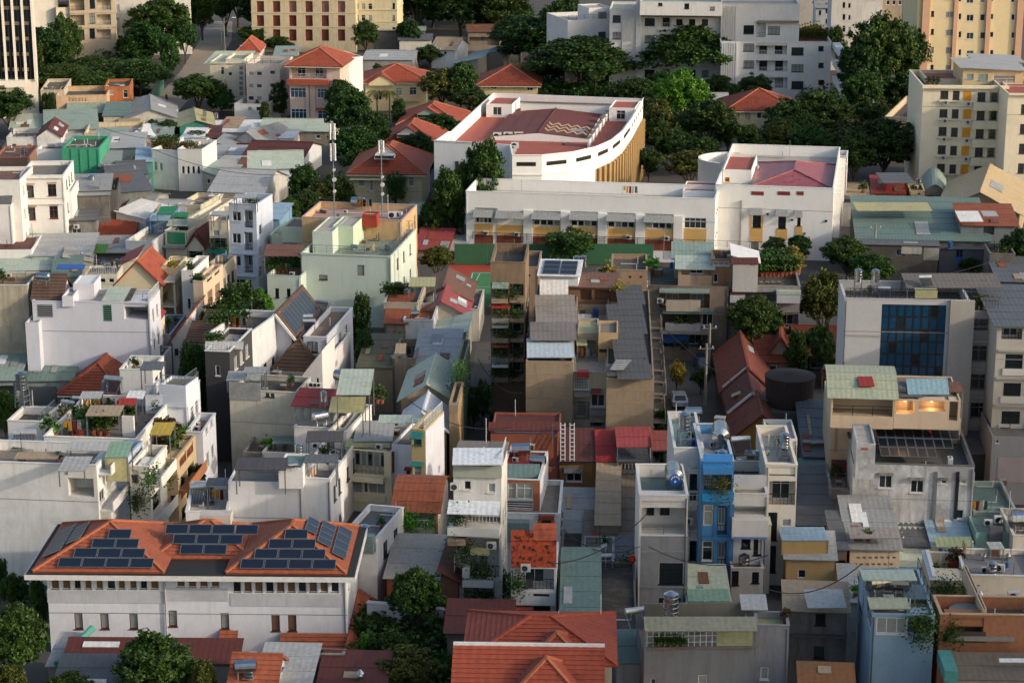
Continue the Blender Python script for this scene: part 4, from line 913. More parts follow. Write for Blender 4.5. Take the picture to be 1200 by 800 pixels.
for j in range(5):
 y=j*86
 b.win('F','w',808-j*4,425+y,844-j*4,463+y,f=BROWNF,g=GLASS2);b.win('F','w',866-j*4,427+y,898-j*4,469+y,f=BROWNF,g=GLASS2);b.win('F','w',982-j*4,434+y,1020-j*4,476+y,f=BROWNF,g=GLASS2);b.win('F','O',1040-j*4,432+y,1120-j*4,480+y,rail=('bar',DARKF,.9),back='w')
b.body(YC,('flat',1.0,DECK_D),fm=BROWNF)
for j in range(5):
 y=j*86;b.bx('orange_panel',ORG,'F',918-j*4,428+y,954-j*4,472+y,out=.06);b.ac('F',833-j*4,488+y);b.ac('F',940-j*4,494+y);b.bx('balcony',YC,'F',960-j*4,480+y,1128-j*3,516+y,out=.9);b.bx('ledge',YC,'F',800-j*4,470+y,910-j*4,476+y,out=.4)
 pass
b.bx('cornice',YC,'F',722,400,1128,414,out=.6)
u=B(None,None,915,1200,330,412,d=11,yaw=-3,on=b);u.win('F','w',932,346,962,372,f=plain('blue_frame','7fa3b8',.5),g=CURT);u.win('F','w',985,346,1030,378,f=plain('blue_frame','7fa3b8',.5),g=CURT);u.win('F','v',1056,352,1160,390,f=WHITE);u.body(plaster('cdb489',.3),('sR',.4,SH_LGREY,.6));
u=B(None,None,975,1190,292,334,d=8,yaw=-3,on=b,);u.body(plaster('cdb489',.3),('sR',.3,SH_LGREY,.6))
u=B(None,None,745,915,372,400,d=10,yaw=-3,on=b);u.body(plaster('cfc3a8',.3),('flat',.5,TERRA));
item('boxes',b,940,400,s=1.2);item('poto',b,750,400,n=3,dx=22,s=1.3)
b=B('yellow-cream block at the right edge with dark windows','the right edge flats',1126,1330,440,960,d=18,yaw=-3,name='apartment_block',cat='building')
for j in range(5):b.win('F','w',1186-j*5,490+j*92,1215-j*5,536+j*92,2,60,f=BROWNF,g=GLASS2)
b.body(YC,('flat',.6,TERRA));b.bx('cornice',YC,'F',1126,438,1330,446,out=.5)
b=B('slanting concrete stair gallery against the orange panel flats','the slanting gallery',548,690,548,760,d=24,yaw=-19,name='stair_gallery',cat='building');b.win('R','v',610,480,700,520);b.body(plaster('c0ad90',.35),('flat',1.2,DECK_D))
b=B('low maroon roofed market hall beyond the dark tree','the maroon hall',385,690,75,190,d=14,yaw=-2,cat='hall',name='hall');b.body(plaster('6e4035',.3),('gx',2.0,SH_MAROON,.6))
b=B('slim white town house with balconies, far upper right','the slim white house',302,446,-60,330,d=12,yaw=-4);b.win('F','w',348,10,362,40,1,0,3,56);b.win('F','w',375,15,388,40,1,0,3,56);b.body(plaster('cdc8c0',.3));
b=B('white house with arched dormer and blue-grey doors, far upper right','the arched dormer house',225,310,38,260,d=10,yaw=-4);b.win('F','w',236,48,250,74);b.win('F','w',268,40,300,66,1,0,2,48);b.body(plaster('c6c4c2',.3),('gx',1.2,SH_GREY,.3))
for i,(x0,x1,yt,yb_,c,rm,lb)in enumerate([(130,230,-60,120,'a9a498',SH_GREEN,'small far house under a green lid'),(440,540,-30,120,'c9c5bd',SH_LGREY,'small far white house left of the hall'),(535,690,-10,110,'9a8a76',SH_TAN,'far tan roofed house above the hall'),(440,690,-70,40,'bdb9b0',SH_WHITE,'far row of pale houses at the top edge'),(-60,130,-20,60,'b5b1a6',DECK_L,'far terrace house behind the institute'),
   (200,320,-90,60,'c5c0b2',SH_LGREY,'far pale house above the arched dormer')]):
 b=B(lb,'the '+lb,x0,x1,yt,yb_+90,d=10,yaw=-3);b.win('F','w',x0+20,yt+14,x0+36,yt+34,3,28);b.body(plaster(c,.35),('gx',1.2,rm,.3))
b=B('small tin-roofed gatehouse between the trees, upper right','the gatehouse',345,425,470,570,d=8,yaw=-6);b.win('F','d',360,490,385,560);b.body(plaster('8f9696',.4),('gx',.8,SH_LGREY,.4))
b=B('teal gated garage under the big dark tree','the teal garage',490,580,515,565,d=8,yaw=-6,cat='garage',name='garage');b.body(plain('teal_gate','1f5a50',.6),('sF',.5,SH_BROWN,.3))

rr=random.Random(5)
for i in range(34):
 y=rr.uniform(680,1250);x=rr.uniform(-.32,.32)*y*1.1;w,d_,h_=rr.uniform(8,22),rr.uniform(8,18),rr.uniform(7,18)
 if y<760 and abs(x)<40:continue
 e=empty('distant_house',(x,y,0),rr.uniform(-.3,.3));tag(e,'distant city house beyond the upper edge of the photograph','house','distant houses');m=M().box(0,w,0,d_,0,h_);link('wall',m.mesh('wall',plaster(rr.choice(('c9c2b4','b8ab94','d2cec6','a99c8a')),.4)),e)
 r=M().box(-.3,w+.3,-.3,d_+.3,h_+.002,h_+.4);link('roof',r.mesh('roof',rr.choice((SH_GREY,SH_RED,TILE_R,DECK,SH_GREEN))),e)

tile(500,95,4.4444)
SW=plaster('e7e4dd',.12);YEL=plaster('cfa560',.2);TANO=plaster('a88a58',.35);RB=plaster('8a4630',.35)
def poly_building(label,ref,top,H,par,mat,deckm,name='school_hall',cat='school'):
 P=[G(x,y,H)for x,y in top];c=Vector((P[0].x,P[0].y,0));e=empty(name,c);tag(e,label,cat);q=[Vector((p.x-c.x,p.y-c.y))for p in P];n=len(q)
 if sum(q[i].x*q[(i+1)%n].y-q[(i+1)%n].x*q[i].y for i in range(n))<0:q.reverse()
 cen=sum(q,Vector((0,0)))/n;inn=[]
 for i in range(n):
  a,b,d=q[i-1],q[i],q[(i+1)%n];n1=Vector((-(b-a).y,(b-a).x)).normalized();n2=Vector((-(d-b).y,(d-b).x)).normalized();m_=(n1+n2);m_.normalize();inn.append(b+m_*.3)
 m=M();m.add([(p.x,p.y,0)for p in q]+[(p.x,p.y,H)for p in q]+[(p.x,p.y,H)for p in inn]+[(p.x,p.y,H-par)for p in inn],
  [(i,(i+1)%n,n+(i+1)%n,n+i)for i in range(n)]+[(n+i,n+(i+1)%n,2*n+(i+1)%n,2*n+i)for i in range(n)]+[(2*n+i,2*n+(i+1)%n,3*n+(i+1)%n,3*n+i)for i in range(n)])
 m.build('wall',mat,e);r=M();r.add([(p.x,p.y,H-par)for p in inn],[tuple(range(n))]);r.build('roof',deckm,e);return e,c,q
top=[(38,312),(300,324),(432,332),(445,388),(600,388),(760,372),(880,345),(960,310),(1020,262),(1068,195),(1127,92),(345,62),(125,262),(112,262)]
hall,hc,hq=poly_building('white school hall with curved parapet, red roofs and tan ribbed right side','the school hall',top,13.0,2.0,SW,TERRA)
def seg_parts(e,c,a,b,H,parts):
 """pieces along a wall segment a->b given at height H in tile pixels: (name, mat, t0, t1, z0, z1, out)"""
 A=G(*a,H);Bq=G(*b,H);d=Bq-A;L=sqrt(d.x**2+d.y**2);rz=atan2(d.y,d.x)
 for nm,mt,t0,t1,z0,z1,out in parts:link(nm,M().box(L*t0,L*t1,-out,-.003,z0,z1).mesh(nm,mt),e,(A.x-c.x,A.y-c.y,0),rz)
SL=lambda t0,t1:('slit_window',VOID,t0,t1,11.4,12.0,.03)
for a,b in zip(top[3:9],top[4:10]):
 seg_parts(hall,hc,a,b,13.0,[SL(.15,.8),('cornice',SW,0,1,13.003,13.16,.12),('cornice',SW,0,1,10.0,10.25,.15)])
for k,(a,b)in enumerate(zip(top[6:10],top[7:11])):
 n=(3,4,5,12)[k];seg_parts(hall,hc,a,b,13.0,[('side_panel',TANO,0,1,0,9.6,.06)]+[('rib',TANO,(i+.2)/n,(i+.6)/n,0,9.6,.5)for i in range(n)])
seg_parts(hall,hc,top[9],top[10],13.0,[SL(i/6+.05,i/6+.10)for i in range(6)]+[('cornice',SW,0,1,13.003,13.16,.12)])
seg_parts(hall,hc,top[3],top[6],13.0,[('window_band',GLASS2,.05,.22,8.2,9.4,.03),('window_band',GLASS2,.3,.5,8.2,9.4,.03)])
seg_parts(hall,hc,top[0],top[1],13.0,[('window',BROWNF,.42,.49,8.6,10,.05),('cornice',SW,0,1,13.003,13.16,.12)])
for t in(.15,.3,.45,.6,.75):pass
class HB:  # deck of the hall, for things that stand on it
 pass
hb=B.__new__(B);hb.zr=11.0;hb.ref='the school hall';hb.root=hall;hb.base=hb;hb.inv=Matrix.Translation(hc).inverted();hb.yaw=0;hb.w=hb.d=1
u=B(None,'the school hall',330,835,290,300,d=1,yk=146,yaw=-8,on=hb,h=.55);RU=u;u.body(SW,('gy',.75,roofmat('6b352c',.5,'57251f',.8,name='red_hall_roof'),-.05))
zr_=plain('bleached_roof','b59a78',.85)
for r_ in range(3):      # bleached zigzag bands where the red coating has worn off
 m=M();f=lambda s_,t:Vector((RU.w*(.5+.5*s_),RU.d*t,RU.h+.75*(1-s_)+.13))
 for k in range(9):
  s0,s1=.06+k*.1,.06+(k+1)*.1;t0,t1=(.07,.15)if k%2 else(.15,.07);t0+=r_*.1;t1+=r_*.1;m.add([f(s0,t0),f(s1,t1),f(s1,t1+.045),f(s0,t0+.045)],[(0,1,2,3)])
 RU.put('worn_band',m.mesh('worn_band',zr_))
u=B(None,'the school hall',310,445,118,130,d=8,yaw=-10,on=hb,h=2.3);u.win('F','w',345,135,390,178);u.body(SW,('flat',.25,TERRA))
u=B(None,'the school hall',950,1085,138,150,d=8,yaw=-10,on=hb,h=2.3);u.win('F','w',988,155,1034,200);u.body(SW,('flat',.25,TERRA))
u=B(None,'the school hall',490,960,112,150,d=.5,yaw=-10,on=hb,h=2.2);u.body(SW,('flat',.05,None))
item('ac',hb,368,305,s=2.6,n=3,dx=56,rz=0);item('ac',hb,440,385,s=2.2,n=3,dx=10,dy=-16,rz=0);item('boxes',hb,720,332,s=.8)
for k in range(6):
 u_=B(None,'the school hall',838+k*18,846+k*18,300-k*26,312,d=2.2,yaw=-10,on=hb,h=1.4);u_.body(SW,('flat',.05,None))

b=B('long low white school wing with orange window bays and grey awnings','the long school wing',204,1504,574,920,yk=507,yaw=-9,name='school_wing',cat='school')
tile(600,200)
bays=[(-175,-68,0),(-80,55,2),(97,230,6),(273,403,9),(447,578,15),(623,757,20)]
for k,(x0,x1,dy)in enumerate(bays):
 y=182+dy-(10 if k==0 else 0)
 if k==0:x0=-175
 if k==1:x0,x1=-72,55
 b.win('F','o',x0,y+2,x1,y+72,dep=.5)
b.win('F','g',808,222,910,270,g=GLASS2)
b.body(SW,('flat',1.6,roofmat('b9b4aa',.3,'8e887d',.85,name='white_deck')),fm=WHITE)
for k,(x0,x1,dy)in enumerate(bays):
 y=182+dy
 if k==0:x0,x1,y=-175,-90,178
 if k==1:x0,x1=-72,55
 w3=(x1-x0)/4
 b.awning('F',x0-2,y+2,x1+2,1.3,.9,SH_GREY)
 u0,ww,z,hh=b.rect('F',x0+4,y+34,x1-4,y+70)
 n=4
 for q in range(n):
  st,gg=(('g',GLASS),('g',CURT),('g',GLASS2),('g',GLASS))[(q+k)%4];a_,p_=win_mesh(ww/n-.06,hh,st,WHITE,gg);o=b.put('window',a_,b.fmat('F',u0+ww*q/n,z,-.3));b.put('pane',p_,None,o)
 b.bx('orange_band',YEL,'F',x0,y+72,x1,y+118,out=.06);b.bx('red_band',RB,'F',x0,y+120,x1,y+172,out=.05);b.ac('F',x1-30,y+122)
b.bx('orange_band',YEL,'F',806,272,911,345,out=.06)
for x in(75,250,425,600,776):b.bx('lamp_box',plain('ochre_box','b98a3c',.6),'F',x-7,185+x*.045,x+9,212+x*.045,out=.25)
for x in(55,229,403,579,757):b.bx('pilaster',SW,'F',x,182+x*.04,x+43,400,out=.35)
u=B(None,None,800,952,92,130,d=7,yaw=-9,on=b,h=1.2);u.body(SW,('flat',.2,TERRA))
b.put('railing',rail_mesh(48,1.0,DARKF,'wire'),b.fmat('F',1.0,3.0,.5))

tile(800,150,5)
b=B('white school block with rounded corner and pinkish-red hipped roof','the white school block',193,886,332,752,yk=95,yaw=-10,name='school_block',cat='school')
b.win('F','w',410,510,458,582,f=DARKF,g=GLASS);b.win('F','w',560,516,606,588,f=DARKF,g=GLASS);b.win('F','w',671,524,692,572,f=DARKF,g=GLASS);b.win('F','d',400,668,446,730,f=BROWNF)
for x in(402,556,668):b.win('F','v',x,372,x+(72 if x<600 else 42),396,f=plain('red_grille','7c2a24',.6),dep=.3)
b.body(SW,('flat',1.6,DECK_L))
for x0,x1 in((402,474),(556,628),(668,710)):b.bx('red_grille',plain('red_grille','7c2a24',.6),'F',x0,372,x1,392,out=.04)
for x0,x1 in((395,470),(547,620),(658,705)):b.awning('F',x0,466+(x0-395)*.05,x1,.8,.9,SH_GREY)
for x0,x1,y in((395,470,585),(548,614,592),(660,700,575)):b.bx('orange_panel',YEL,'F',x0,y,x1,y+62,out=.05)
for x0,x1 in((395,408),(460,470)):b.bx('orange_panel',YEL,'F',x0,510,x1,582,out=.05)
b.bx('orange_panel',YEL,'F',395,640,470,664,out=.12);b.bx('downpipe',plain('downpipe','9d9c97',.5),'F',332,425,343,740,out=.3)
for x,y in((497,505),(640,538),(840,545)):b.bx('vent_cap',DARKF,'F',x-5,y-5,x+5,y+5,out=.15)
PINK=roofmat('a25a5c',.6,'74393c',.45,name='pink_roof',big=1.4,th=(.4,.6))
u=B(None,None,400,880,345,345,d=1,yk=205,yaw=-10,on=b,h=.5);u.body(SW,('hip',1.5,PINK,.15,PINK))
u=B(None,None,235,405,242,300,d=12,yaw=-10,on=b,h=2.0);u.win('F','v',247,290,275,325,f=ORG);u.body(SW,('flat',.3,TERRA))
cc=G(285,165,b.h)-b.P;cc=b.MW.inverted()@G(275,175,b.h);R_=(b.MW.inverted()@G(160,200,b.h)-cc).length;m=M()
N=20;q=[(cc.x+cos(pi*.42+pi*1.0*k/N)*R_*1.0,cc.y+sin(pi*.42+pi*1.0*k/N)*R_)for k in range(N+1)];qi=[(cc.x+cos(pi*.42+pi*1.0*k/N)*(R_-.35),cc.y+sin(pi*.42+pi*1.0*k/N)*(R_-.35))for k in range(N+1)]
for k in range(N):
 a,c2,ai,ci=q[k],q[k+1],qi[k],qi[k+1];H1=b.h+.02
 m.add([(*a,0),(*c2,0),(*c2,H1),(*a,H1),(*ci,H1),(*ai,H1),(*ci,H1-1.5),(*ai,H1-1.5)],[(0,1,2,3),(3,2,4,5),(5,4,6,7),(0,3,2,1)])
b.put('rounded_corner',m.mesh('rounded_corner',SW))
for k in range(9):
 u0=b.d*(.06+k*.1);b.put('side_fin',M().box(0,.5,-1.0,-.003,3+((k%2)*.01),b.h-1).mesh('side_fin',SW),b.fmat('R',u0,0))
u=B('small white tower with railed platforms at the back corner of the school block','the railed back tower',885,965,165,440,d=5,yaw=-10);u.body(SW,('flat',.7,DECK_L));u.bx('platform',SW,'F',880,205,962,215,out=.8)
tile(600,200)
fence('long green boundary wall of the tennis court',[(-268,442),(190,442),(660,442)],3.1,plain('court_wall_green','2b5c3c',.7),4.0,name='court_wall',cat='wall',thick=.2)

tile(600,400,6)
TANW=plaster('97836a',.5);GRIDM=plaster('96826a',.4)
b=B('left courtyard block with blank tan end wall and patchwork sheet roof','the left courtyard block',97,430,137,880,d=32,yaw=-2.7,name='apartment_block',cat='building')
b.body(TANW,('flat',.3,DECK_D),skip='')
for j in range(6):b.bx('wall_joint',GRIDM,'F',98,150+j*84,429,152+j*84,out=.02)
lb=b
b=B('right courtyard block with blank tan end wall and dark ribbed roof','the right courtyard block',664,1000,257,1000,d=36,yaw=-2.7,name='apartment_block',cat='building');b.body(TANW,('flat',.3,DECK_D))
for j in range(5):b.bx('wall_joint',GRIDM,'F',665,268+j*84,999,270+j*84,out=.02)
for k in range(14):
 for z in(3,6,9):b.put('side_balcony',M().box(0,2.4,-1.3,-.003,0,.12).box(0,2.4,-1.3,-1.2,.12,1.0).mesh('side_balcony',DECK),b.fmat('R',1.5+k*4.2,z))if k<7 else None
rb_=b

tile(600,290,6)
RF1=roofmat('8c8378',.6,'6b5745',.75,big=.3);RF2=roofmat('77706a',.5,'5a4a3d',.75,big=.3);RF3=SH_BLUE;RFD=roofmat('4d4d4b',.4,'34332f',.7,big=.3)
lb.sheet(105,440,775,640,.5,1.0,roofmat('b3bec2',.3,'85898a',.6),posts=False,name='roof_sheet');lb.sheet(130,455,655,525,1.2,1.7,RF2,posts=False,name='roof_sheet');lb.sheet(168,460,535,335,1.3,1.7,RF1,posts=False,name='roof_sheet')
rb_.sheet(742,985,930,600,.5,1.2,RFD,posts=False,name='roof_sheet');rb_.sheet(690,955,610,400,1.0,1.4,RFD,posts=False,name='roof_sheet');rb_.sheet(745,940,402,265,1.3,1.5,RFD,posts=False,name='roof_sheet')
tile(600,400,6);rb_.sheet(668,990,248,160,.45,.9,RFD,posts=False,name='roof_sheet');
for k in range(6):rb_.sheet(690+k*8,790+k*10,200-k*12,192-k*12,1.0,1.0,SH_LGREY,posts=False,name='batten')
tile(600,290,6)
u=B(None,None,195,465,195,330,d=4,yaw=-6,on=lb,h=2.6);u.win('F','w',262,238,362,270,f=DARKF,g=GLASS);u.body(plaster('d5d8da',.2),('sF',.8,SH_WHITE,.3));
hut=u
def panels_on(b,pts,nx,ny,frame=True,gapf=.04,name='solar_panel',mat=None,rows=None):
 """solar panels over a planar quad (root-local points): a lower left, b lower right, c upper right, d upper left"""
 A,Bq,C,D=[Vector(p)for p in pts];nn=(Bq-A).cross(D-A).normalized()
 if nn.z<0:nn=-nn
 for j in range(ny):
  for i in range(nx):
   if rows and not(rows[j][0]<=i<rows[j][1]):continue
   f=lambda s,t:(A*(1-s)+Bq*s)*(1-t)+(D*(1-s)+C*s)*t
   s0,s1,t0,t1=(i+gapf)/nx,(i+1-gapf)/nx,(j+gapf)/ny,(j+1-gapf)/ny;q=[f(s0,t0),f(s1,t0),f(s1,t1),f(s0,t1)];o=sum(q,Vector())/4
   m=M();m.add([p-o+nn*.16 for p in q]+[p-o+nn*.12 for p in q],[(0,1,2,3),(0,4,5,1),(1,5,6,2),(2,6,7,3),(3,7,4,0)]);fr=M()
   for k in range(4):fr.bar(q[k]-o+nn*.165,q[(k+1)%4]-o+nn*.165,.025)
   e=b.put(name,m.mesh(name,mat or PANEL),None);e.matrix_basis=b.loc@Matrix.Translation(o);g=link('panel_frame',fr.mesh('panel_frame',GALV),e)
hh=u.h;k_=.8/u.d
panels_on(u,[(.2,.1,hh+.1*k_),(u.w-.2,.1,hh+.1*k_),(u.w-.2,u.d*.92,hh+.8*.92),(.2,u.d*.92,hh+.8*.92)],2,3)
lb.sheet(195,395,330,260,1.6,3.2,SH_WHITE,posts=False,name='roof_sheet')
item('lowtank',hut.on,455,130,z=1.5,s=1.2);item('lowtank',hut.on,500,132,z=1.4,s=1.2);item('tank',rb_,615,235,s=1.0)
item('poty',rb_,690,260,s=2.2);item('poto',rb_,660,262,s=1.8,n=3,dx=-16);item('poty',rb_,752,380,s=2.0)

tile(600,400,6)
b=B('narrow stair link between the courtyard blocks with caged windows','the stair link',432,665,215,860,d=28,yaw=-2.7,name='apartment_block',cat='building')
b.win('F','b',436,258,542,335,f=WHITE,g=CURT);b.win('F','w',556,372,654,455,f=WHITE,g=GLASS);b.win('F','O',436,425,545,552,rail=('mesh',GALV,1.0),back='w');b.win('F','O',550,570,654,640,rail=('mesh',WHITE,1.0),back='w')
b.body(plaster('b8aa92',.45),('flat',.5,DECK_L));b.bx('awning',SH_RED,'F',460,200,545,238,out=.9);b.bx('awning',SH_ROSE,'F',556,330,625,350,out=.8);b.bx('ledge',CONC,'F',434,345,548,372,out=.9);b.bx('ledge',CONC,'F',550,470,660,510,out=.7)
sl_=b
tile(600,290,6)
u=B(None,None,608,745,600,690,d=5,yaw=-3,on=b,h=3.2);u.win('F','O',612,712,735,740,rail=('solid' and 'bar',WOOD,.7));u.body(plaster('b79a72',.4),('flat',.3,DECK));item('boxes',b,640,720)
u=B(None,None,460,605,600,680,d=6,yaw=-3,on=b,h=2.6);u.win('F','o',470,650,590,790,dep=.8);u.body(plaster('a89a84',.5),('flat',.3,SH_YELLOW))
u=B(None,None,455,735,400,460,d=4,yaw=-3,on=b,h=1.2);u.body(plaster('9a8c78',.5),('flat',.3,MOSS))
u=B(None,None,398,735,278,370,d=5,yaw=-3,on=b,h=3.0);u.win('F','o',480,300,560,370,dep=.8);u.win('F','o',580,300,700,370,dep=.8);u.body(plaster('7b5a44',.5),('sF',.4,SH_BROWN,.3))
item('bluetank',b,588,490,s=1.3);item('poty',b,755,360,s=2.2,n=2,dy=30);item('potm',b,610,400,s=1.5,n=4,dx=25);item('chair',b,590,580);item('laundry',b,510,790,s=.9);item('boxes',b,560,540)
tile(600,290,6)
for x,y,k,sc in((480,700,'boxes',1.5),(520,740,'potm',1.2),(575,730,'lowtank',1.0),(640,560,'boxes',1.4),(500,470,'boxes',1.6),(540,430,'potm',1.5),(690,480,'ac',1.3),(470,560,'ac',1.2),(720,560,'cowl',1.4),(560,660,'laundry',.9)):item(k,sl_,x,y,s=sc)
sl_.sheet(465,560,520,470,1.6,1.9,SH_LGREY);sl_.sheet(455,530,690,640,1.8,1.9,SH_YELLOW)

b=B('far tan parapet wall with vents closing the courtyard, left piece','the left parapet block',-150,190,135,480,d=9,yaw=-3,name='apartment_block',cat='building')
b.win('F','v',38,190,50,205,2,75,f=DARKF);b.win('F','O',-120,250,120,340,2,0,rail=('bar',DARKF,1),back='w');b.body(plaster('9b8064',.45),('flat',.6,DECK_D))
b=B('far tan parapet wall with vents closing the courtyard, right piece','the right parapet block',700,952,160,480,d=9,yaw=-3,name='apartment_block',cat='building')
b.win('F','v',745,200,757,215,3,76,f=DARKF);b.body(plaster('a0866a',.45),('flat',.6,DECK_D))

tile(300,200)
b=B('old brown flats stacked with plants and railed balconies, left of the courtyard','the plant-filled flats',1100,1262,430,1150,d=9,yaw=-3,name='apartment_block',cat='building')
for j in range(5):b.win('F','O',1112,530+j*92,1180,585+j*92,rail=('bar',GALV,1),back='w');b.win('F','O',1190,530+j*92,1255,585+j*92,rail=('mesh',DARKF,1),back='w')
b.body(plaster('8a7358',.55),('flat',.9,DECK_D));
for j in range(5):b.bx('balcony',CONC if j%2 else plaster('96806a',.5),'F',1106,590+j*92,1185,612+j*92,out=1.0);b.bx('balcony',plaster('96806a',.5),'F',1190,592+j*92,1258,610+j*92,out=.8);b.awning('F',1108,520+j*92,1184,1.3,.4,(SH_GREEN,SH_RED,SH_GREY,SH_RUST,SH_WHITE)[j])
def hang_plants(b,face,x0,x1,y,n,col='m',s=.6):
 """planting along a balcony edge of the building, as one counted-by-nobody mass per balcony"""
 rr=random.Random(int(x0+y));u0,z=b.uz(face,x0,y);u1,_=b.uz(face,x1,y);pts=[]
 rng=np.random.default_rng(int(abs(x0*3+y)));k=int(70*n);p=rng.normal(size=(k,3))*[.18,.2,.28]*np.array([1,1,1])*s*2;c=rng.uniform(0,1,size=n);idx=rng.integers(0,n,size=k);p[:,0]+=u0+(u1-u0)*(.06+.88*c[idx]);p[:,1]-=.55;p[:,2]+=z+.3
 o=b.put('balcony_plants',_leafmesh(p,.13,rng,LEAF[col],'balcony_plants'),b.fmat(face,0,0));o['kind']='stuff'
for j in range(5):hang_plants(b,'F',1112,1180,580+j*92,4,'mo'[j%2],.9);hang_plants(b,'F',1192,1250,588+j*92,3,'dm'[j%2],.8)

tile(740,280,5.45)
b=B('weathered flats with green awnings, rooftop shacks and barred loggias','the green awning flats',108,622,300,770,d=12,yaw=-4,name='apartment_block',cat='building')
b.win('F','O',180,335,500,440,dep=1.6,rail=('bar',DARKF,.9),back='w');b.win('F','O',200,470,440,565,dep=1.6,rail=('bar',DARKF,.9),back='w');b.win('F','O',190,600,480,690,dep=1.6,rail=('bar',PLASTB,.9),back='w');b.win('F','w',450,480,520,550)
b.body(plaster('8b7c6b',.55),('flat',.4,MOSS));b.bx('awning',SH_GREEN,'F',178,314,500,332,out=1.1);b.bx('awning',SH_TEAL,'F',200,445,528,466,out=1.0);b.bx('balcony_front',plaster('a79c8b',.4),'F',222,385,442,448,out=1.15);b.bx('balcony_front',plaster('a9a6a2',.4),'F',216,530,440,572,out=1.1);b.bx('ledge',CONC,'F',180,572,500,592,out=1.2);b.bx('blue_screen',PLASTB,'F',190,600,360,655,out=.5);b.ac('F',185,405)
hang_plants(b,'F',230,440,520,6,'m');hang_plants(b,'F',240,480,680,6,'d')
u=B(None,None,300,515,188,300,d=3.5,yaw=-4,on=b,h=2.3);u.win('F','o',320,195,512,232,dep=.8,back='w');u.body(plaster('b59a80',.45),('sF',.6,SH_PALE,.4))
u=B(None,None,275,510,125,190,d=4,yaw=-4,on=b,h=2.5);u.body(plaster('a0a090',.45),('sF',1.0,SH_GREEN,.4))
u=B(None,None,515,650,132,300,d=5,yaw=-4,on=b,h=3.3);u.win('F','w',525,225,550,275,f=WHITE,g=GLASS);u.win('F','w',520,145,625,170);u.body(plaster('a87c5c',.5),('flat',.5,MOSS))
item('lowtank',b,590,60,z=4,s=1);item('lowtank',b,630,90,z=4,s=1);item('bluetank',b,258,190,s=1.1);item('boxes',b,190,230,s=1.6);item('potb',b,125,225,s=2.4);item('pole',b,205,120)
b=B('pale flats with hanging roof garden and yellow creeper above a tree','the hanging garden flats',626,1078,298,770,d=12,yaw=-4,name='apartment_block',cat='building')
b.win('F','O',725,340,920,395,rail=('bar',DARKF,.9),back='w');b.win('F','O',640,350,710,400,back='w');b.win('F','O',640,470,1070,560,rail=('bar',DARKF,.9),back='w');b.win('F','O',640,620,1070,710,rail=('bar',DARKF,.9),back='w');b.body(plaster('8f8c88',.5),('flat',.5,MOSS));b.bx('balcony_front',plaster('b3b4b8',.3),'F',926,350,1074,400,out=.8);b.bx('balcony_front',plaster('b3b4b8',.3),'F',628,350,720,395,out=.9);b.bx('awning',SH_MAROON,'F',628,325,715,346,out=.8);b.bx('awning',SH_PALE,'F',925,325,1078,345,out=.8)
u=B(None,None,650,810,150,290,d=6,yaw=-4,on=b,h=3.6);u.body(plaster('b9b6b0',.4),('sR',.8,SH_WHITE,.3));b.sheet(640,815,165,120,4.1,4.6,SH_MAROON,posts=False)
item('potm',b,830,240,s=2.3,n=9,dx=26);item('potm',b,840,205,s=2.4,n=8,dx=25);item('potb',b,700,235,s=1.6,n=6,dx=24);item('poty',b,1030,200,s=2.4,n=3,dx=14,dy=14);item('boxes',b,760,288,s=.7,n=6,dx=38);item('ac',b,665,300)

tile(900,200)
b=B('long hall under a smooth sage green sheet roof, right of the school','the sage green hall',418,1040,318,470,d=22,yk=192,yaw=-6,cat='hall',name='hall');b.body(plaster('6c655c',.6),('sF',2.4,SH_TEAL,.3));b.sheet(418,770,190,150,2.6,3.0,SH_YELLOW,posts=False,name='roof_sheet')
item('bluetank','the sage green hall roof',856,300,z=b.h+1.2,s=1.2)
b=B('old sooty brick lean-to with peeling plaster under the sage hall','the sooty lean-to',430,800,345,490,d=4,yaw=-6,cat='shed',name='shed');b.win('F','w',600,370,640,400,3,70,dep=.4);b.body(plaster('5d564f',.8),('sF',.4,SH_DGREY,.2));b.bx('peeling_patch',plaster('bdb7aa',.6),'F',625,350,720,390,out=.03);b.bx('peeling_patch',plaster('aba597',.6),'F',730,360,800,420,out=.03)
b=B('grey metal store with a blue door below the sage hall','the blue door store',805,1035,365,490,d=4,yaw=-6,cat='shed',name='shed');b.win('F','d',880,370,915,425,f=PLASTB,g=VOID);b.body(plaster('55565a',.5),('sF',.4,SH_DGREY,.2))
b=B('big tan sheet gable roof with pale green half beside the sage hall','the tan market roof',800,1180,180,330,d=22,yaw=-16,cat='hall',name='hall');b.body(plaster('9a8a70',.5),('gy',3.0,roofmat('b09b76',.4,'8a7352',.7),.6))
b=B('arched green sheet roof workshop below the cream flats','the arched workshop',735,830,110,215,d=14,yaw=-10,cat='shed',name='shed');b.win('F','o',745,115,775,150);b.body(plaster('7c7a6e',.5),('arc',1.6,SH_GREEN,.3,'y'))
b=B('little house with rust-red roof strip and cream side annex','the rust-red house',497,640,105,230,d=9,yaw=-6);b.win('F','w',525,125,560,150);b.win('F','w',575,125,592,150);b.body(plaster('8d6047',.4),('sF',1.0,SH_RED,.3));b.sheet(540,690,60,10,1.8,2.0,SH_DGREY,posts=False)
b=B('cream plastered annex with pipes beside the rust-red house','the piped annex',665,735,95,230,d=7,yaw=-6);b.win('F','v',700,100,715,120,1,0,2,30);b.body(plaster('c2a878',.4),('flat',.4,DECK))
b=B('low tan yard roof between school and the sage hall','the tan yard roof',335,480,135,170,d=12,yaw=-6,cat='shed',name='shed');b.body(plaster('b2aca0',.4),('sF',.4,SH_TAN,.2));item('potm',b,445,110,s=2)
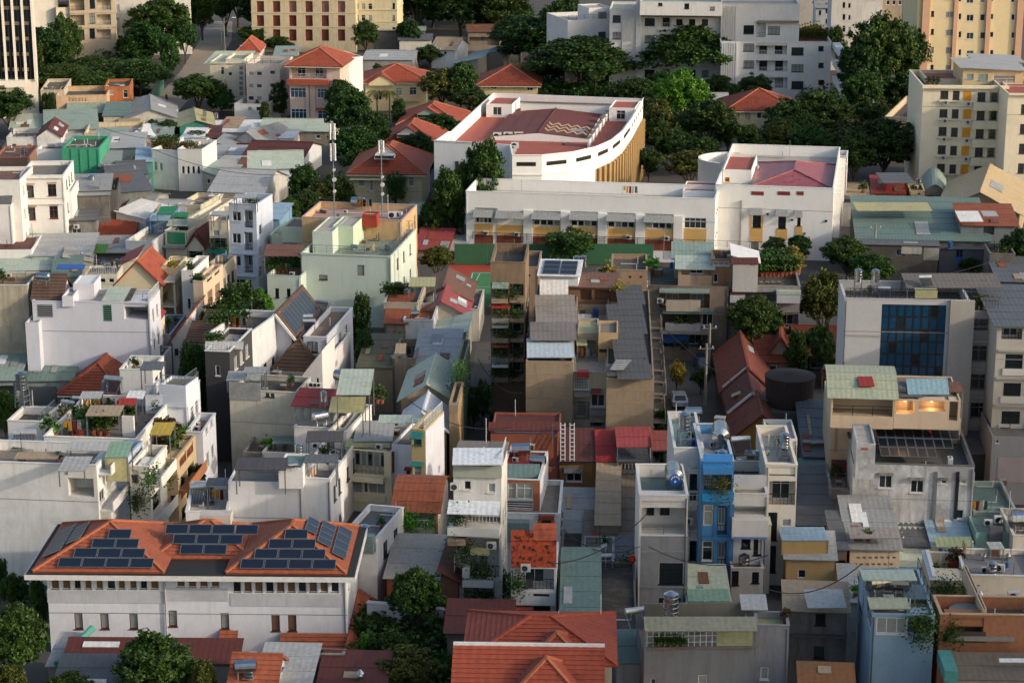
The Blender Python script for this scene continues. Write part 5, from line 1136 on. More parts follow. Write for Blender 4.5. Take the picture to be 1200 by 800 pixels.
b=B('low white yard wall with blue barrel beside the school','the yard wall',332,415,160,262,d=1,yaw=-6,cat='wall',name='yard_wall');b.body(plaster('aaa59c',.5));item('bluetank','the yard beside the school',395,262,s=1.6)
b=B('patchwork shack of rust, grey and pale sheets on stilts by the right edge','the patchwork shack',905,1170,255,460,d=9,yaw=-5,cat='shed',name='shed');b.win('F','o',1010,262,1060,300,dep=.8);b.body(plaster('6e7377',.5),('sF',1.2,SH_RUST,.3));b.sheet(900,1010,240,190,.9,1.6,SH_WHITE,posts=False);b.sheet(1010,1080,215,190,1.2,1.5,SH_LGREY,posts=False);item('pole',b,905,170)
b=B('grey ruinous wall house right of the blue door store','the grey ruin',1040,1160,390,560,d=6,yaw=-5);b.win('F','w',1060,420,1090,460);b.body(plaster('77716a',.7),('flat',.5,MOSS))
b=B('dark flat lot roof behind the big grey hotel','the dark lot roof',1080,1300,520,640,d=12,yaw=-5,cat='shed',name='shed');b.body(plaster('4f4d4a',.6),('sF',.6,SH_DGREY,.2))

HG=plaster('b9b6b4',.12);HG2=plaster('a59d94',.15)
b=B('tall grey hotel with blue glazed facade strip and two steel tanks on top','the blue glass hotel',360,945,600,1410,d=7.5,yaw=-4,name='hotel',cat='hotel')
for i in range(5):
 for j in range(10):pass
uL,wL,z0,h0=b.rect('F',526,612,828,1000)
b.holes['F']=[(uL,uL+wL,1.0,b.h-.5,.25)]
b.body(HG,('flat',1.0,DECK_D),fm=DARKF)
nx_,nz_=8,int((b.h-1.5)/1.25);cw=wL/nx_;ch=(b.h-1.5)/nz_
for i in range(nx_):
 for j in range(nz_):
  a_,p_=win_mesh(cw-.04,ch-.04,'g',DARKF,GLASSB if(i+j*3)%7 else GLASS);o=b.put('window',a_,b.fmat('F',uL+i*cw+.02,1.0+j*ch+.02,-.12));b.put('pane',p_,None,o)
b.bx('pier',HG2,'F',832,605,945,1400,out=.5);b.bx('floor_line',HG2,'F',362,770,524,776,out=.06)
for k in range(3):pass
item('talltank',b,420,580,s=1.25);item('talltank',b,500,582,s=1.25);item('heater',b,545,590,s=1.1);item('heater',b,740,525,z=1.7,s=1.2)
b.sheet(650,1100,552,482,1.2,1.9,roofmat('6b645c',.4,'4c463f',.7),posts=True,name='canopy');b.rails('F',1.0,'mesh');b.bx('yellow_glass',SH_YELLOW,'F',690,560,795,598,out=-1.0)
HTL=b
b=B('grey balcony wing of the hotel, set back on its right','the hotel balcony wing',945,1082,660,1410,d=8,yaw=-4,name='hotel_wing',cat='hotel')
tile(900,400)
b.win('F','O',945,-105,1050,-52,rail=('bar',DARKF,.9),back='w')
for y in(20,153,286):b.win('F','w',948,y,1030,y+70,f=plain('grey_frame','77757a',.5),g=GLASS)
b.body(plaster('9d9a99',.2),('flat',.8,DECK_D));
for y in(-5,125,258,390):b.bx('floor_line',HG2,'F',934,y,1060,y+8,out=.25)
tile(900,200);b.rails('F',1.1,'bar');item('potm',b,985,650,s=1.3,n=3,dx=20);b.put('drainpipes',M().cyl((.3,-.3,0),(.3,-.3,b.h),.12,8).mesh('drainpipes',WHITE),b.fmat('F',b.w-.8,0))
b=B('cream office block at the right edge with framed dark windows per floor','the framed window offices',1076,1330,728,1500,d=14,yaw=-4,name='office_block',cat='building')
tile(900,400)
b.win('F','O',1095,-62,1190,-10,rail=('bar',DARKF,.9),back='w')
for k,y in enumerate((62,196,328)):b.win('F','w',1112-k*9,y,1196-k*9,y+62,f=DARKF,g=GLASS)
b.body(plaster('b3ada0',.2),('sF',.6,SH_DGREY,.4))
for k,y in enumerate((38,168,298,432)):b.bx('floor_line',HG2,'F',1076-k*9,y,1300,y+9,out=.25);b.bx('window_surround',plaster('c9c4ba',.1),'F',1098-k*9,y+88,1210-k*9,y+120,out=.12)
tile(900,200)

tile(0,200)
WL=plaster('dcd8d0',.2);WLAV=plaster('c9c9cf',.12);PL=plaster('d6ccb4',.25);OLD=plaster('7d7a74',.75);OLD2=plaster('97938b',.75)
b=B('white three-storey house with brown framed windows and brown roof deck, left edge','the brown framed house',-110,92,48,470,d=10,yaw=2);b.body(WL,('flat',.5,SH_BROWN));
b=B('white house wing with two rows of red-brown framed windows','the red framed wing',92,298,25,430,d=11,yaw=4)
b.win('F','w',122,68,160,124,f=BROWNF,g=GLASS);b.win('F','w',224,62,264,118,f=BROWNF,g=GLASS);b.win('F','w',130,172,168,230,f=REDF,g=GLASS);b.win('F','w',232,166,272,224,f=REDF,g=GLASS);b.body(WL,('flat',.6,DECK));b.bx('cornice',WL,'F',92,25,298,34,out=.4);b.bx('cornice',WL,'F',100,150,296,158,out=.25)
for x,y in((118,64),(220,58),(126,168),(228,162)):b.bx('window_surround',plaster('a58d7c',.2),'F',x,y-2,x+46,y+2,out=.1)
b=B('slim white house with narrow window behind the red framed wing','the slim wing',298,335,100,400,d=8,yaw=4);b.body(WL);
b=B('white house at left edge topped by a dark glass skylight','the skylight house',-60,52,160,480,d=6,yaw=2);b.body(WL,('flat',.3,DECK));b.sheet(-60,52,158,105,.3,1.6,GLASS2 if False else SH_DGREY,posts=False,name='skylight')
b=B('grey-green canopy over a dark carport beside the skylight house','the canopy carport',68,190,312,440,d=6,yaw=4,cat='carport',name='carport');b.win('F','o',72,322,186,420,dep=2.5);b.body(plaster('8a867c',.5),('sF',1.0,SH_GREEN,.4));item('potm','the canopy carport',90,420,n=4,dx=25,s=1.4)
b=B('low long white building with maroon flat roof at left edge','the maroon decked house',-60,148,372,520,d=9,yaw=3);b.body(WL,('flat',.3,SH_MAROON))
b=B('long pale green building with green window hoods','the pale green row house',148,425,400,520,d=10,yaw=5);b.win('F','w',185,425,225,440,f=GREENF);b.win('F','w',255,420,295,440,f=GREENF);b.body(plaster('b9c4b4',.3),('sF',.8,SH_LGREY,.3));b.awning('F',160,416,226,.6,.4,SH_TEAL);b.awning('F',256,410,296,.6,.4,SH_TEAL);item('cowl',b,380,400)
b=B('old soot-stained concrete house with blotchy white wall','the soot-stained house',222,452,238,410,d=10,yaw=8);b.win('F','s',275,270,310,350,f=plain('old_shutter','8d8b84',.7));b.win('F','w',340,265,382,350,g=GLASS2);b.body(plaster('8f8b84',1.0),('sF',.5,SH_DGREY,.3));b.ac('F',360,270);b.bx('peeling_patch',plaster('b5b1a9',.8),'F',250,270,272,345,out=.03)
b=B('dark grey mouldy blank walls stepping up behind the soot-stained house','the mouldy walls',332,552,100,350,d=10,yaw=8);b.body(plaster('5d5c58',1.0),('flat',.5,MOSS))
b=B('lower mouldy grey wall under a grey sheet','the lower mouldy wall',330,510,118,360,d=12,yaw=8);b.body(plaster('6d6b66',1.0),('sF',.8,SH_GREY,.3))
b=B('low rusty sheet roof stepping between mouldy walls','the rusty step roof',515,640,50,230,d=14,yaw=16,cat='shed',name='shed');b.body(plaster('77716a',.7),('gx',1.0,SH_DGREY,.3));b.sheet(520,610,55,20,1.4,2.0,SH_RUST,posts=False)
b=B('dark grey-blue roof lane house in the alley between sheds','the alley lane house',560,710,100,260,d=18,yaw=22);b.body(plaster('6f7472',.6),('gx',1.4,SH_DGREY,.4))
b=B('orange clay roof fragment over a dark doorway','the orange fragment',250,318,222,330,d=6,yaw=6);b.win('F','o',255,250,310,300);b.body(plaster('a49a8a',.4),('gy',1.2,TILE_O,.3));
b=B('rusty brick-red side roof leaning beside the carport','the leaning rust roof',165,222,300,400,d=5,yaw=6,cat='shed',name='shed');b.body(plaster('6d4232',.5),('sL',2.0,TILE_D,.2))
b=B('white angular folded-plate roof catching the sun','the folded white roof',545,700,222,345,d=9,yaw=-16);b.body(plaster('cfcbc2',.25),('sR',1.0,roofmat('cfcdc6',.25,'9d9483',.7),.3))
b=B('bright orange sheet roof with small steel tank','the orange sheet roof',462,628,305,390,d=7,yaw=3,cat='shed',name='shed');b.body(plaster('948c80',.5),('sF',1.0,TILE_O,.2));item('tank','the orange sheet roof',478,345,z=5.5,s=1.0)
b=B('white flat roof house with angled parapet','the angled parapet house',588,712,330,470,d=11,yaw=-10);b.body(WL,('flat',1.0,DECK_L));item('lowtank',b,665,300,s=.7);b.sheet(700,790,236,210,2.2,2.4,SH_BLUE)
b=B('small lawn-topped roof next to a grey sheet roof','the lawn-topped shed',434,606,385,480,d=7,yaw=3,cat='shed',name='shed');b.win('F','o',450,395,600,440,dep=1.5);b.body(plaster('5d5d58',.6),('sF',.8,SH_GREY,.3));b.sheet(432,492,388,345,.4,1.0,roofmat('4a7a34',.3,'2f5220',.95,name='turf'),posts=False,name='turf_roof')
b=B('dark workshop yard with blue tanks under the lawn-topped shed','the blue tank yard',405,548,455,530,d=7,yaw=2,cat='shed',name='shed');b.body(plaster('8d8579',.5),('flat',.9,DECK_D));item('bluetank',b,480,445,s=1.3);item('tank',b,552,480,s=1.2);b.rails('F',1.0,'mesh',GALV);item('lying',b,590,470,s=.7)
b=B('cream ledge building with small dark openings below the blue tank yard','the cream ledge building',395,550,485,620,d=5,yaw=2);b.win('F','w',430,505,455,525,3,40);b.body(PL,('flat',.3,DECK));b.rails('F',.9,'bar',WHITE)
b=B('maroon shingled lean-to beside the red gabled cream house','the maroon lean-to',570,640,440,560,d=7,yaw=2,cat='shed',name='shed');b.body(PL,('sL',1.0,SH_RED,.3))
b=B('shed with blue and teal sheet roof strips','the blue and teal shed',247,372,500,600,d=8,yaw=8,cat='shed',name='shed');b.body(plaster('8f968f',.5),('sF',1.0,SH_TEAL,.3));b.sheet(262,395,462,440,1.5,1.8,roofmat('2f5fa8',.3,'223f6b',.5),posts=False)
b=B('pale green broad low roof in front of the green hoods','the broad pale roof',-20,250,470,560,d=8,yaw=5,cat='shed',name='shed');b.body(plaster('b3bab0',.4),('sF',.9,SH_PALE,.3))
b=B('beige rubble-topped low roof beyond the blue sheet','the rubble roof',300,430,432,540,d=6,yaw=8,cat='shed',name='shed');b.body(plaster('a79d8e',.5),('sR',.8,DECK_L,.2))

b=B('blue-grey narrow house with small square windows and green roof mat','the blue narrow house',684,790,232,400,d=9,yaw=-2);b.win('F','w',695,265,712,285,f=WHITE);b.win('F','w',740,262,762,282,f=WHITE);b.win('F','w',740,290,762,312,f=WHITE);b.body(plaster('7f97ab',.35),('flat',.7,DECK));b.sheet(733,812,205,168,2.3,2.5,roofmat('157a4e',.2,'0f5b39',.8),name='green_awning');b.bx('blue_strip',plaster('3f6f9c',.3),'F',690,240,722,395,out=.1)
b=B('cream house with green glass box balcony and pale glass roof','the green glass house',772,880,282,440,d=14,yaw=-12);b.win('F','o',784,288,868,345,dep=.9,g=GREENF);b.body(PL,('flat',.5,DECK));b.sheet(778,884,262,218,.6,1.0,SH_PALE,posts=False);b.sheet(808,876,220,196,1.2,1.4,roofmat('157a4e',.2,'0f5b39',.8),posts=False,name='green_awning');b.bx('green_glass',roofmat('2f8a60',.1,'1f5e40',.2),'F',786,290,866,342,out=-.4);b.awning('F',770,346,875,.8,.3,SH_GREY)
b=B('white-cream tall sidewall with inner stair beside the green glass house','the tall sidewall',880,938,225,420,d=14,yaw=-12);b.body(plaster('cfc8b0',.3),('flat',.9,DECK))
b=B('classical gabled facade under a long maroon shingle roof','the classical facade',876,972,355,440,d=18,yaw=-9);b.win('F','b',892,365,950,430,f=DARKF,g=GLASS);b.body(PL,('gy',2.2,TILE_D,.25));
for x in(882,955):b.bx('column',PL,'F',x,355,x+10,436,out=.4)
loose_gable(b,884,962,352,1.6,TILE_D,PL,out=.8)
b=B('cream house with planted balcony, green ledge and round window','the round window house',980,1070,238,480,d=10,yaw=-4);b.win('F','w',1000,278,1028,305);b.win('F','O',985,318,1065,372,rail=('bar',GALV,1),back='w');b.win('F','d',990,388,1010,436,f=BROWNF);b.body(PL,('flat',.6,DECK));b.bx('green_ledge',plaster('2f8f70',.2),'F',975,366,1072,382,out=.9);b.put('round_window',M().cyl((0,-.08,0),(0,.02,0),.55,18).mesh('round_window',BROWNF),b.fmat('F',*b.uz('F',1042,418)));b.put('pane',M().cyl((0,-.10,0),(0,-.081,0),.42,18).mesh('pane',GLASS),b.fmat('F',*b.uz('F',1042,418)));b.bx('green_trim',plaster('2f8f70',.2),'F',1064,380,1072,478,out=.15);hang_plants(b,'F',985,1065,362,4,'m',.9);b.sheet(985,1068,215,190,2.0,2.2,SH_LGREY)
b=B('tall pale blue-white town house with white grid windows and balconies','the pale blue town house',1072,1200,155,580,d=7,yaw=-12);BW=plaster('bcc3cf',.15)
for k,y in enumerate((190,295,400)):b.win('F','w',1090,y+(0 if k else 2),1130,y+46,f=WHITE,g=GLASS);b.win('F','O',1145,y-6,1186,y+78,rail=('bar',DARKF,.8),back='d')
b.win('F','w',1095,510,1182,566,f=WHITE,g=GLASS);b.win('R','w',1215,250,1228,300,1,0,3,100);b.body(BW,('flat',.9,DECK));b.bx('cornice',BW,'F',1072,385,1200,392,out=.2);b.bx('cornice',BW,'F',1072,488,1200,496,out=.3);item('ac',b,1110,140,n=2,dx=24);item('lowtank',b,1150,150,s=.8);b.sheet(1095,1200,130,110,2.3,2.4,SH_LGREY)

b=B('cream house with red hipped-gable roof and curved side balconies','the curved balcony house',547,752,528,800,d=7.5,yaw=-3)
b.grid('R','O',2,2,2.6,2.4,1.4,3.3,rail=('bar',DARKF,.9),back='d');b.body(plaster('d9c9a2',.15),('gy',2.8,TILE_O,.35));
for z in(4.2,7.4):b.put('balcony',M().box(1,b.d-1,-1.6,-.003,z,z+.18).mesh('balcony',PL),b.fmat('R',0,0));b.put('parapet',M().box(1,b.d-1,-1.6,-1.5,z+.183,z+.9).mesh('parapet',PL),b.fmat('R',0,0))
for u_ in(1.2,5.4,b.d-1.5):b.put('column',M().cyl((u_,-1.45,0),(u_,-1.45,7.2),.14,10).mesh('column',PL),b.fmat('R',0,0))
b=B('cream parapet wall rising behind the red gabled roof','the cream parapet',755,832,455,760,d=6,yaw=-3);b.body(plaster('dccba3',.12),('flat',.5,DECK));item('poty',b,800,470,n=3,dx=12,s=1.2)
b=B('cream and white house with stepped roof terraces and rubber plants','the stepped terrace house',850,905,470,800,d=8,yaw=-6);b.win('F','w',880,600,895,650);b.win('F','w',888,722,918,778,f=DARKF);b.body(WL,('flat',.9,DECK));item('potm',b,885,480,n=2,dx=14,s=1.2)
b=B('peach walled house with planter balconies facing the alley','the peach house',905,952,520,830,d=9,yaw=-8);b.grid('R','O',2,3,2.2,2.0,1.5,3.2,rail=('bar',DARKF,.9),back='d');b.body(plaster('d0b79a',.3),('flat',.9,DECK));item('potm',b,920,545,n=3,dx=12,s=1.5);hang_plants(b,'F',906,945,660,3,'m',1.0)
b=B('grey-beige house with worn parapet left of the pale blue town house','the worn parapet house',945,1030,465,720,d=8,yaw=-8);b.grid('R','w',3,3,1.2,1.4,1.2,3.1,f=DARKF);b.win('F','w',958,545,975,590);b.body(plaster('b3a893',.5),('flat',.8,DECK));item('poto',b,975,470,n=2,dx=15)
b=B('white stub wall house with small window at alley mouth','the stub house',840,880,460,640,d=6,yaw=-3);b.body(PL,('flat',.6,DECK))

b=B('large plain lavender-white party wall with stepped roof rooms','the lavender-white house',150,700,612,1130,d=5.5,yaw=-3)
b.win('F','v',172,625,246,688,f=plain('shutter_grey','8f9496',.6),dep=.12);b.win('F','v',482,630,524,706,f=plain('shutter_green','5c8a74',.6),dep=.12);b.win('F','o',582,620,700,698,dep=4.2);b.body(WLAV,('flat',.5,DECK_L))
u=B(None,None,155,292,598,606,d=4.6,yaw=0,on=b,h=.6);u.body(WLAV,('gx',2.0,TILE_B,.25))
u=B(None,None,342,440,530,606,d=4,yaw=0,on=b);u.body(WLAV,('flat',.15,SH_WHITE))
u=B(None,None,290,342,588,606,d=4,yaw=0,on=b,h=1.2);u.body(WLAV,('flat',.3,DECK_L));item('lying',u,205,530,z=2.5)
b.sheet(475,580,612,545,.6,.9,SH_PALE,posts=False);b.sheet(545,612,608,552,.5,.8,roofmat('4b443c',.5,'2f2a25',.8),posts=False);b.rails('R',1.0,'bar',WHITE)
item('potm','the terrace of the lavender-white house',640,690,z=b.h-3.3,n=4,dx=14,s=1.5)
item('ac','the lavender-white house terrace',600,690,z=b.h-3.3)
b=B('lower white wing under the lavender-white wall with red door hood','the red hood wing',118,180,712,1150,d=5,yaw=0);b.body(WLAV,('flat',.2,DECK_L))
b=B('small red hood roof over the alley door','the red hood',672,745,700,740,d=4,yaw=0,h=7.5,cat='shed',name='porch');b.body(PL,('sR',1.2,SH_RED,.2))
b=B('slate blue house with a red lean-to in the alley','the slate blue house',705,800,768,960,d=9,yaw=-3);b.body(plaster('7d8b96',.3),('flat',.7,DECK_D))
b=B('white house with steep orange side roof below the slate blue one','the orange side roof house',800,880,800,960,d=10,yaw=-3);b.win('F','w',815,830,840,870);b.body(WL,('sL',2.6,TILE_O,.3))
b=B('old cream plastered block with tar roof at the left edge','the tar roof block',-80,128,538,1110,d=6,yaw=0);b.body(plaster('bcb19a',.55),('flat',.5,roofmat('7a6c55',.6,'4b4234',.9),plaster('cfcac0',.3)));item('ac',b,20,500,n=2,dx=25);item('boxes',b,70,515)

tile(300,200)
MINT=plaster('bfcabb',.16)
b=B('mint green four-storey block with stair box and roof terrace','the mint green block',210,632,388,720,d=17,yk=262,yaw=-9)
b.win('F','g',475,442,508,492,f=BROWNF,g=CURT);b.win('F','w',296,488,334,510,f=BROWNF,g=CURT);b.body(MINT,('flat',.8,DECK_G));b.bx('ledge',MINT,'F',210,392,632,398,out=.1)
u=B(None,None,264,358,284,388,d=9,yaw=-9,on=b);u.body(MINT,('flat',.15,DECK_L));u2=B(None,None,358,455,258,365,d=6,yaw=-9,on=b);u2.body(plaster('bccdb0',.12),('flat',.15,DECK_L))
item('lowtank',b,612,372,s=.8);item('lowtank',b,625,378,s=.8);item('lying',b,460,372,s=.6);item('pole',b,665,600-230,s=1.3);b.rails('FRK',1.1,'wire',GALV);item('heater',b,545,300,s=.8)
b.put('downpipes',M().cyl((0,-.12,.5),(0,-.12,b.h),.07,8).cyl((2.2,-.12,.5),(2.2,-.12,b.h),.06,8).mesh('downpipes',WHITE),b.fmat('R',2,0))
b=B('lower mint wing with planted terrace under a brown canopy','the mint terrace wing',52,210,490,740,d=8,yaw=-9);b.win('F','w',90,550,108,594,f=DARKF,g=GLASS);b.win('F','w',144,552,162,592,f=DARKF,g=GLASS);b.body(MINT,('flat',.6,DECK));b.rails('F',.9,'bar',DARKF);item('potm',b,60,480,n=7,dx=22,s=1.6);item('potd',b,70,455,n=6,dx=24,s=1.6);b.sheet(35,215,402,345,2.6,3.3,SH_BROWN)
b=B('pale green stepped house with white roofs behind the mint block','the pale green stepped house',65,262,300,560,d=8,yaw=-9);b.win('F','o',128,315,200,345);b.body(plaster('c3cfb8',.2),('flat',.7,DECK_L));u=B(None,None,120,262,262,300,d=6,yaw=-9,on=b,h=2.2);u.body(plaster('c3cfb8',.2),('flat',.3,DECK));item('pole',b,158,245,s=.6)
OR_=plaster('c0a074',.3)
b=B('orange rendered building with pink parapet rising behind the mint block','the orange rendered block',215,684,218,600,d=10,yaw=-9);b.win('R','w',735,330,742,360,1,0,2,90);b.body(OR_,('flat',.8,roofmat('a0857c',.4,'6d5850',.9),plaster('b69aa0',.2)));
item('lying',b,480,180,s=1.3);item('ac',b,640,225,s=2.0,n=2,dx=26);u=B(None,None,498,565,205,240,d=2,yaw=-9,on=b,h=1.7);u.body(plain('red_door_hut','9c2f1e',.6),('flat',.2,SH_YELLOW));item('boxes',b,330,200);item('ac',b,420,200);item('lowtank',b,385,225,s=.7)
b.put('pilaster',M().box(4,4.5,-.2,-.003,1,b.h-1).box(8,8.5,-.2,-.003,1,b.h-1).mesh('pilaster',OR_),b.fmat('R',0,0))
b=B('small blue walled hut between mint house and the pale blue town house','the small blue hut',40,110,225,420,d=7,yaw=-9);b.body(plaster('6f93ad',.35),('sF',.8,SH_BLUE,.3))
b=B('low dark red roof with a ridge tent near the antennas','the low dark red roof',752,895,365,430,d=10,yaw=-9);b.body(plaster('a18a78',.5),('gx',1.8,SH_ROSE,.4));item('boxes',b,860,340)
b=B('teal sheet lid behind the nearest orange roof','the teal back lid',715,800,205,300,d=8,yaw=-6,cat='shed',name='shed');b.body(plaster('8d948a',.4),('gx',1.0,SH_GREEN,.3))
b=B('small striped canopy stall at the court fence','the court stall',905,978,375,430,d=5,yaw=-4,cat='stall',name='stall');b.win('F','o',910,385,970,425,dep=.8);b.body(plaster('a79c8f',.4),('sF',1.0,SH_LGREY,.4))

GH=plaster('b9bbc4',.15)
b=B('large grey-white house with black panelled slope and brown tiled gables','the panelled grey house',20,168,768,1120,d=12,yaw=-8.5)
b.win('F','w',60,900,95,960);b.body(GH,('gy',2.4,TILE_B,.5));LG=b
sl=(b.w/2,3.4)
panels_on(b,[(b.w+.2,1.0,b.h-.1),(b.w+.2,11.5,b.h-.1),(b.w/2+.1,11.5,b.h+2.3),(b.w/2+.1,1.0,b.h+2.3)],9,1,gapf=.02,mat=PANEL)
rk=M().bar((-.5,-.45,b.h-.35),(b.w/2,-.45,b.h+2.55),.12).bar((b.w+.5,-.45,b.h-.35),(b.w/2,-.45,b.h+2.55),.12);b.put('bargeboard',rk.mesh('bargeboard',WHITE))
b=B('brown roof terrace of the grey house with solar water heaters','the heater terrace',222,332,778,1130,d=13,yaw=-8.5);b.win('F','w',240,800,290,850,f=DARKF);b.body(GH,('flat',.5,roofmat('7b6756',.5,'4c3e33',.9),WHITE));item('heater',b,235,730,s=1.35);item('heater',b,305,660,s=1.35);item('heater',b,250,745,s=1.2);item('pole',b,250,660,s=.6);item('pole',b,190,720,s=.6)
b=B('narrow white house with grey roof deck beside the heater terrace','the narrow white house',285,338,885,1165,d=11,yaw=-8.5);b.win('R','w',345,920,352,960,1,0,1,0);b.body(WL,('flat',.6,DECK_D))

def row(label,ref,x0,x1,yt,yb,d,roof,wall='a39a8c',yaw=-4,win=0,**k):
 b=B(label,ref,x0,x1,yt,yb,d=d,yaw=yaw,group='coloured sheet roofs along the alley',**k)
 for i in range(win):x=x0+(x1-x0)*(i+.5)/win;b.win('F','w',x-12,yt+14,x+12,yt+48)
 b.body(plaster(wall,.45),roof);return b
row('pale blue and brown double roof nearest the tennis court','the blue-brown roof',752,1000,600,760,9.5,('gy',1.7,SH_BROWN,.4),'9d8f80',-3)
b=row('rose-red double pitched roof in the alley row','the rose-red roof',752,985,672,830,8,('gy',1.7,SH_ROSE,.4),'b0a698',-3);panels_on(b,[(.3,1,b.h+.2),(.3,5,b.h+.2),(2.4,5,b.h+1.3),(2.4,1,b.h+1.3)],1,1)if b.w>6 else None
row('pale sage single roof stepping down the alley row','the sage step roof',822,985,790,930,9,('sL',1.0,SH_PALE,.3),'8f9488',-3)
b=row('rusty tin roof over a plant balcony','the rusty plant roof',610,700,712,900,8,('sF',1.6,SH_RUST,.4),'9d8d78',-3);b.win('F','o',615,720,680,790);hang_plants(b,'F',615,680,790,4,'m',1.1)
b=row('white box house with twin steel tanks on its rusty roof','the twin tank box',690,830,700,900,8,('flat',.6,SH_RUST),'d5d4d0',-3);item('lying',b,715,690,s=.8);item('lying',b,742,690,s=.8)
b=row('plaster terrace with potted trees beside the mint block','the potted tree terrace',598,760,620,860,10,('flat',.6,DECK),'aaa28f',-3);item('potm',b,615,600,n=6,dx=20,s=1.7);item('tank',b,680,590,s=.8);b.sheet(715,840,545,500,2.4,2.9,SH_YELLOW)
b=row('white walled stub beside the brown roof with air conditioners','the stub with units',985,1045,650,800,10,('flat',.5,DECK),'b9b4a8',-3);item('ac',b,1035,655,s=1.2)

tile(300,200)
b=B('roof garden terrace with lawn, shrubs and white planters','the lawn terrace house',-165,20,812,1150,d=18,yk=655,yaw=-8.5);b.body(plaster('c9c9c6',.25),('flat',.5,roofmat('4b5c2c',.5,'39451f',.95,name='roof_lawn'),WHITE));item('potm',b,-120,790,n=7,dx=20,dy=-8,s=1.8);item('potd',b,-40,700,n=4,dx=16,dy=-10,s=1.8);item('potb',b,-100,760,n=5,dx=26,dy=-8,s=1.3)
b=B('small brown tiled gable with white verges, upper of a pair','the upper brown gable',-258,-175,745,990,d=6,yaw=-8.5,group='small brown tiled gables with white verges');b.body(plaster('c5c5c5',.3),('gx',1.4,TILE_B,.2));item('bluetank','the upper brown gable',-185,745,z=9,s=.9)
b=B('small brown tiled gable with white verges, lower of a pair','the lower brown gable',-325,-240,800,1040,d=6,yaw=-8.5,group='small brown tiled gables with white verges');b.body(plaster('c5c5c5',.3),('gx',1.4,TILE_B,.2))
b=B('brown tiled pyramid roof in front of the panelled grey house','the brown pyramid roof',92,275,915,1150,d=7,yaw=-8.5);b.body(GH,('hip',2.6,TILE_B,.35))

tile(0,200)
for lb,x0,x1,yt,yb,dd,ro,wl,yw in(('wide grey-green gabled hall roof behind the pale blue town house',985,1230,95,230,14,('gx',2.2,SH_LGREY,.4),'c9c4b8',-10),('white low house with dark doorway left of that hall',985,1030,120,240,8,('sF',.8,SH_WHITE,.3),'d2cdc4',-10),('dark blue-grey alley roof by the teal boards',560,690,20,140,12,('gx',1.0,SH_DGREY,.3),'5f7f7a',14),
 ('pale teal boarded wall house under a grey lid',470,560,-20,110,9,('sF',.8,SH_GREY,.3),'7fa39a',8),('teal painted shack with a blue lid',640,715,-40,100,9,('sF',.8,SH_BLUE,.3),'4f8f84',8),('rust streaked lid beside the grey walls',500,590,30,150,8,('sR',.6,SH_BROWN,.3),'6f6a62',10),
 ('orange tinged beige lean-to below the white wing',950,1070,170,270,8,('sL',.8,SH_TAN,.3),'b59c7a',-8),('cream parapet block behind the classical facade',830,940,160,290,9,('flat',.7,DECK),'c9bfa4',-12),('pale lid over the lane east of the netting',720,860,190,300,8,('gx',.9,SH_LGREY,.3),'a8a498',-6),
 ('red-brown lid shed squeezed behind the orange sheet roof',455,560,230,330,7,('sF',.7,SH_MAROON,.3),'8d8578',4),('dull green lid east of the soot-stained house',440,540,290,380,7,('sF',.7,SH_GREEN,.3),'908c80',6),('grey lid beyond the folded white roof',600,700,160,270,9,('gx',.9,SH_GREY,.3),'9b958a',-10)):
 b=B(lb,'the '+' '.join(lb.split()[:4]),x0,x1,yt,yb,d=dd,yaw=yw,group='packed roofs of the old quarter',cat='house');b.body(plaster(wl,.5),ro)
tile(0,0)
for lb,x0,x1,yt,yb,dd,ro,wl,yw in(('white-edged grey lid at the alley bend',1000,1110,800,880,9,('sF',.8,SH_LGREY,.3),'cfcac0',-6),('dim brown lid next to the alley bend',1110,1220,790,870,9,('gx',.9,SH_BROWN,.3),'b8ad9c',-6),('long pale lid beside the roof garden house',950,1010,820,900,12,('sR',.7,SH_GREEN,.3),'b9b2a2',-10),
 ('teal strip roof behind the roof garden',600,700,840,920,9,('sF',.7,SH_TEAL,.3),'7b8f86',6),('white lid house above the alley canopy',860,950,640,700,8,('gx',.8,SH_WHITE,.3),'d5d0c6',-4),('beige lid shed west of the pinkish houses',1030,1110,600,650,8,('sF',.7,SH_TAN,.3),'c2b69f',-4)):
 b=B(lb,'the '+' '.join(lb.split()[:4]),x0,x1,yt,yb,d=dd,yaw=yw,group='packed roofs of the old quarter',cat='house');b.win('F','w',x0+20,yt+18,x0+36,yt+40,2,34);b.body(plaster(wl,.5),ro)

tile(0,400)
b=B('long green sheet roofed store with roof hatch below the lavender-white wall','the green store',78,335,185,380,d=6,yaw=3,cat='store',name='store');b.win('F','o',130,215,270,290,dep=1);b.body(plaster('8d9590',.5),('sF',1.0,SH_TEAL,.3));b.bx('side_sheet',SH_DGREY,'F',138,210,268,288,out=.4);item('boxes','the green store roof',235,150,z=b.h+1,n=2,dx=18);item('ac','the green store roof',290,140,z=b.h+1.3)
b=B('pale green shed roof with dark open side at the left edge','the open sided shed',-60,78,180,400,d=7,yaw=3,cat='shed',name='shed');b.win('F','o',-40,205,70,330,dep=3);b.body(plaster('8a8f86',.5),('sF',1.0,SH_GREEN,.4))
b=B('old house under a dark orange hipped tile roof','the old orange hip',292,560,232,420,d=10,yaw=-5);b.win('F','w',290,250,330,280);b.body(plaster('a29f97',.4),('hip',2.2,TILE_D,.5))
b=B('narrow grey ledge building at the foot of the lavender-white wall','the grey ledge building',372,572,84,260,d=3.2,yaw=-3);b.body(plaster('8f8c86',.5),('flat',.3,DECK_D));item('tank',b,465,88,s=1.5);item('bluetank',b,515,84,s=.9,n=3,dx=18)
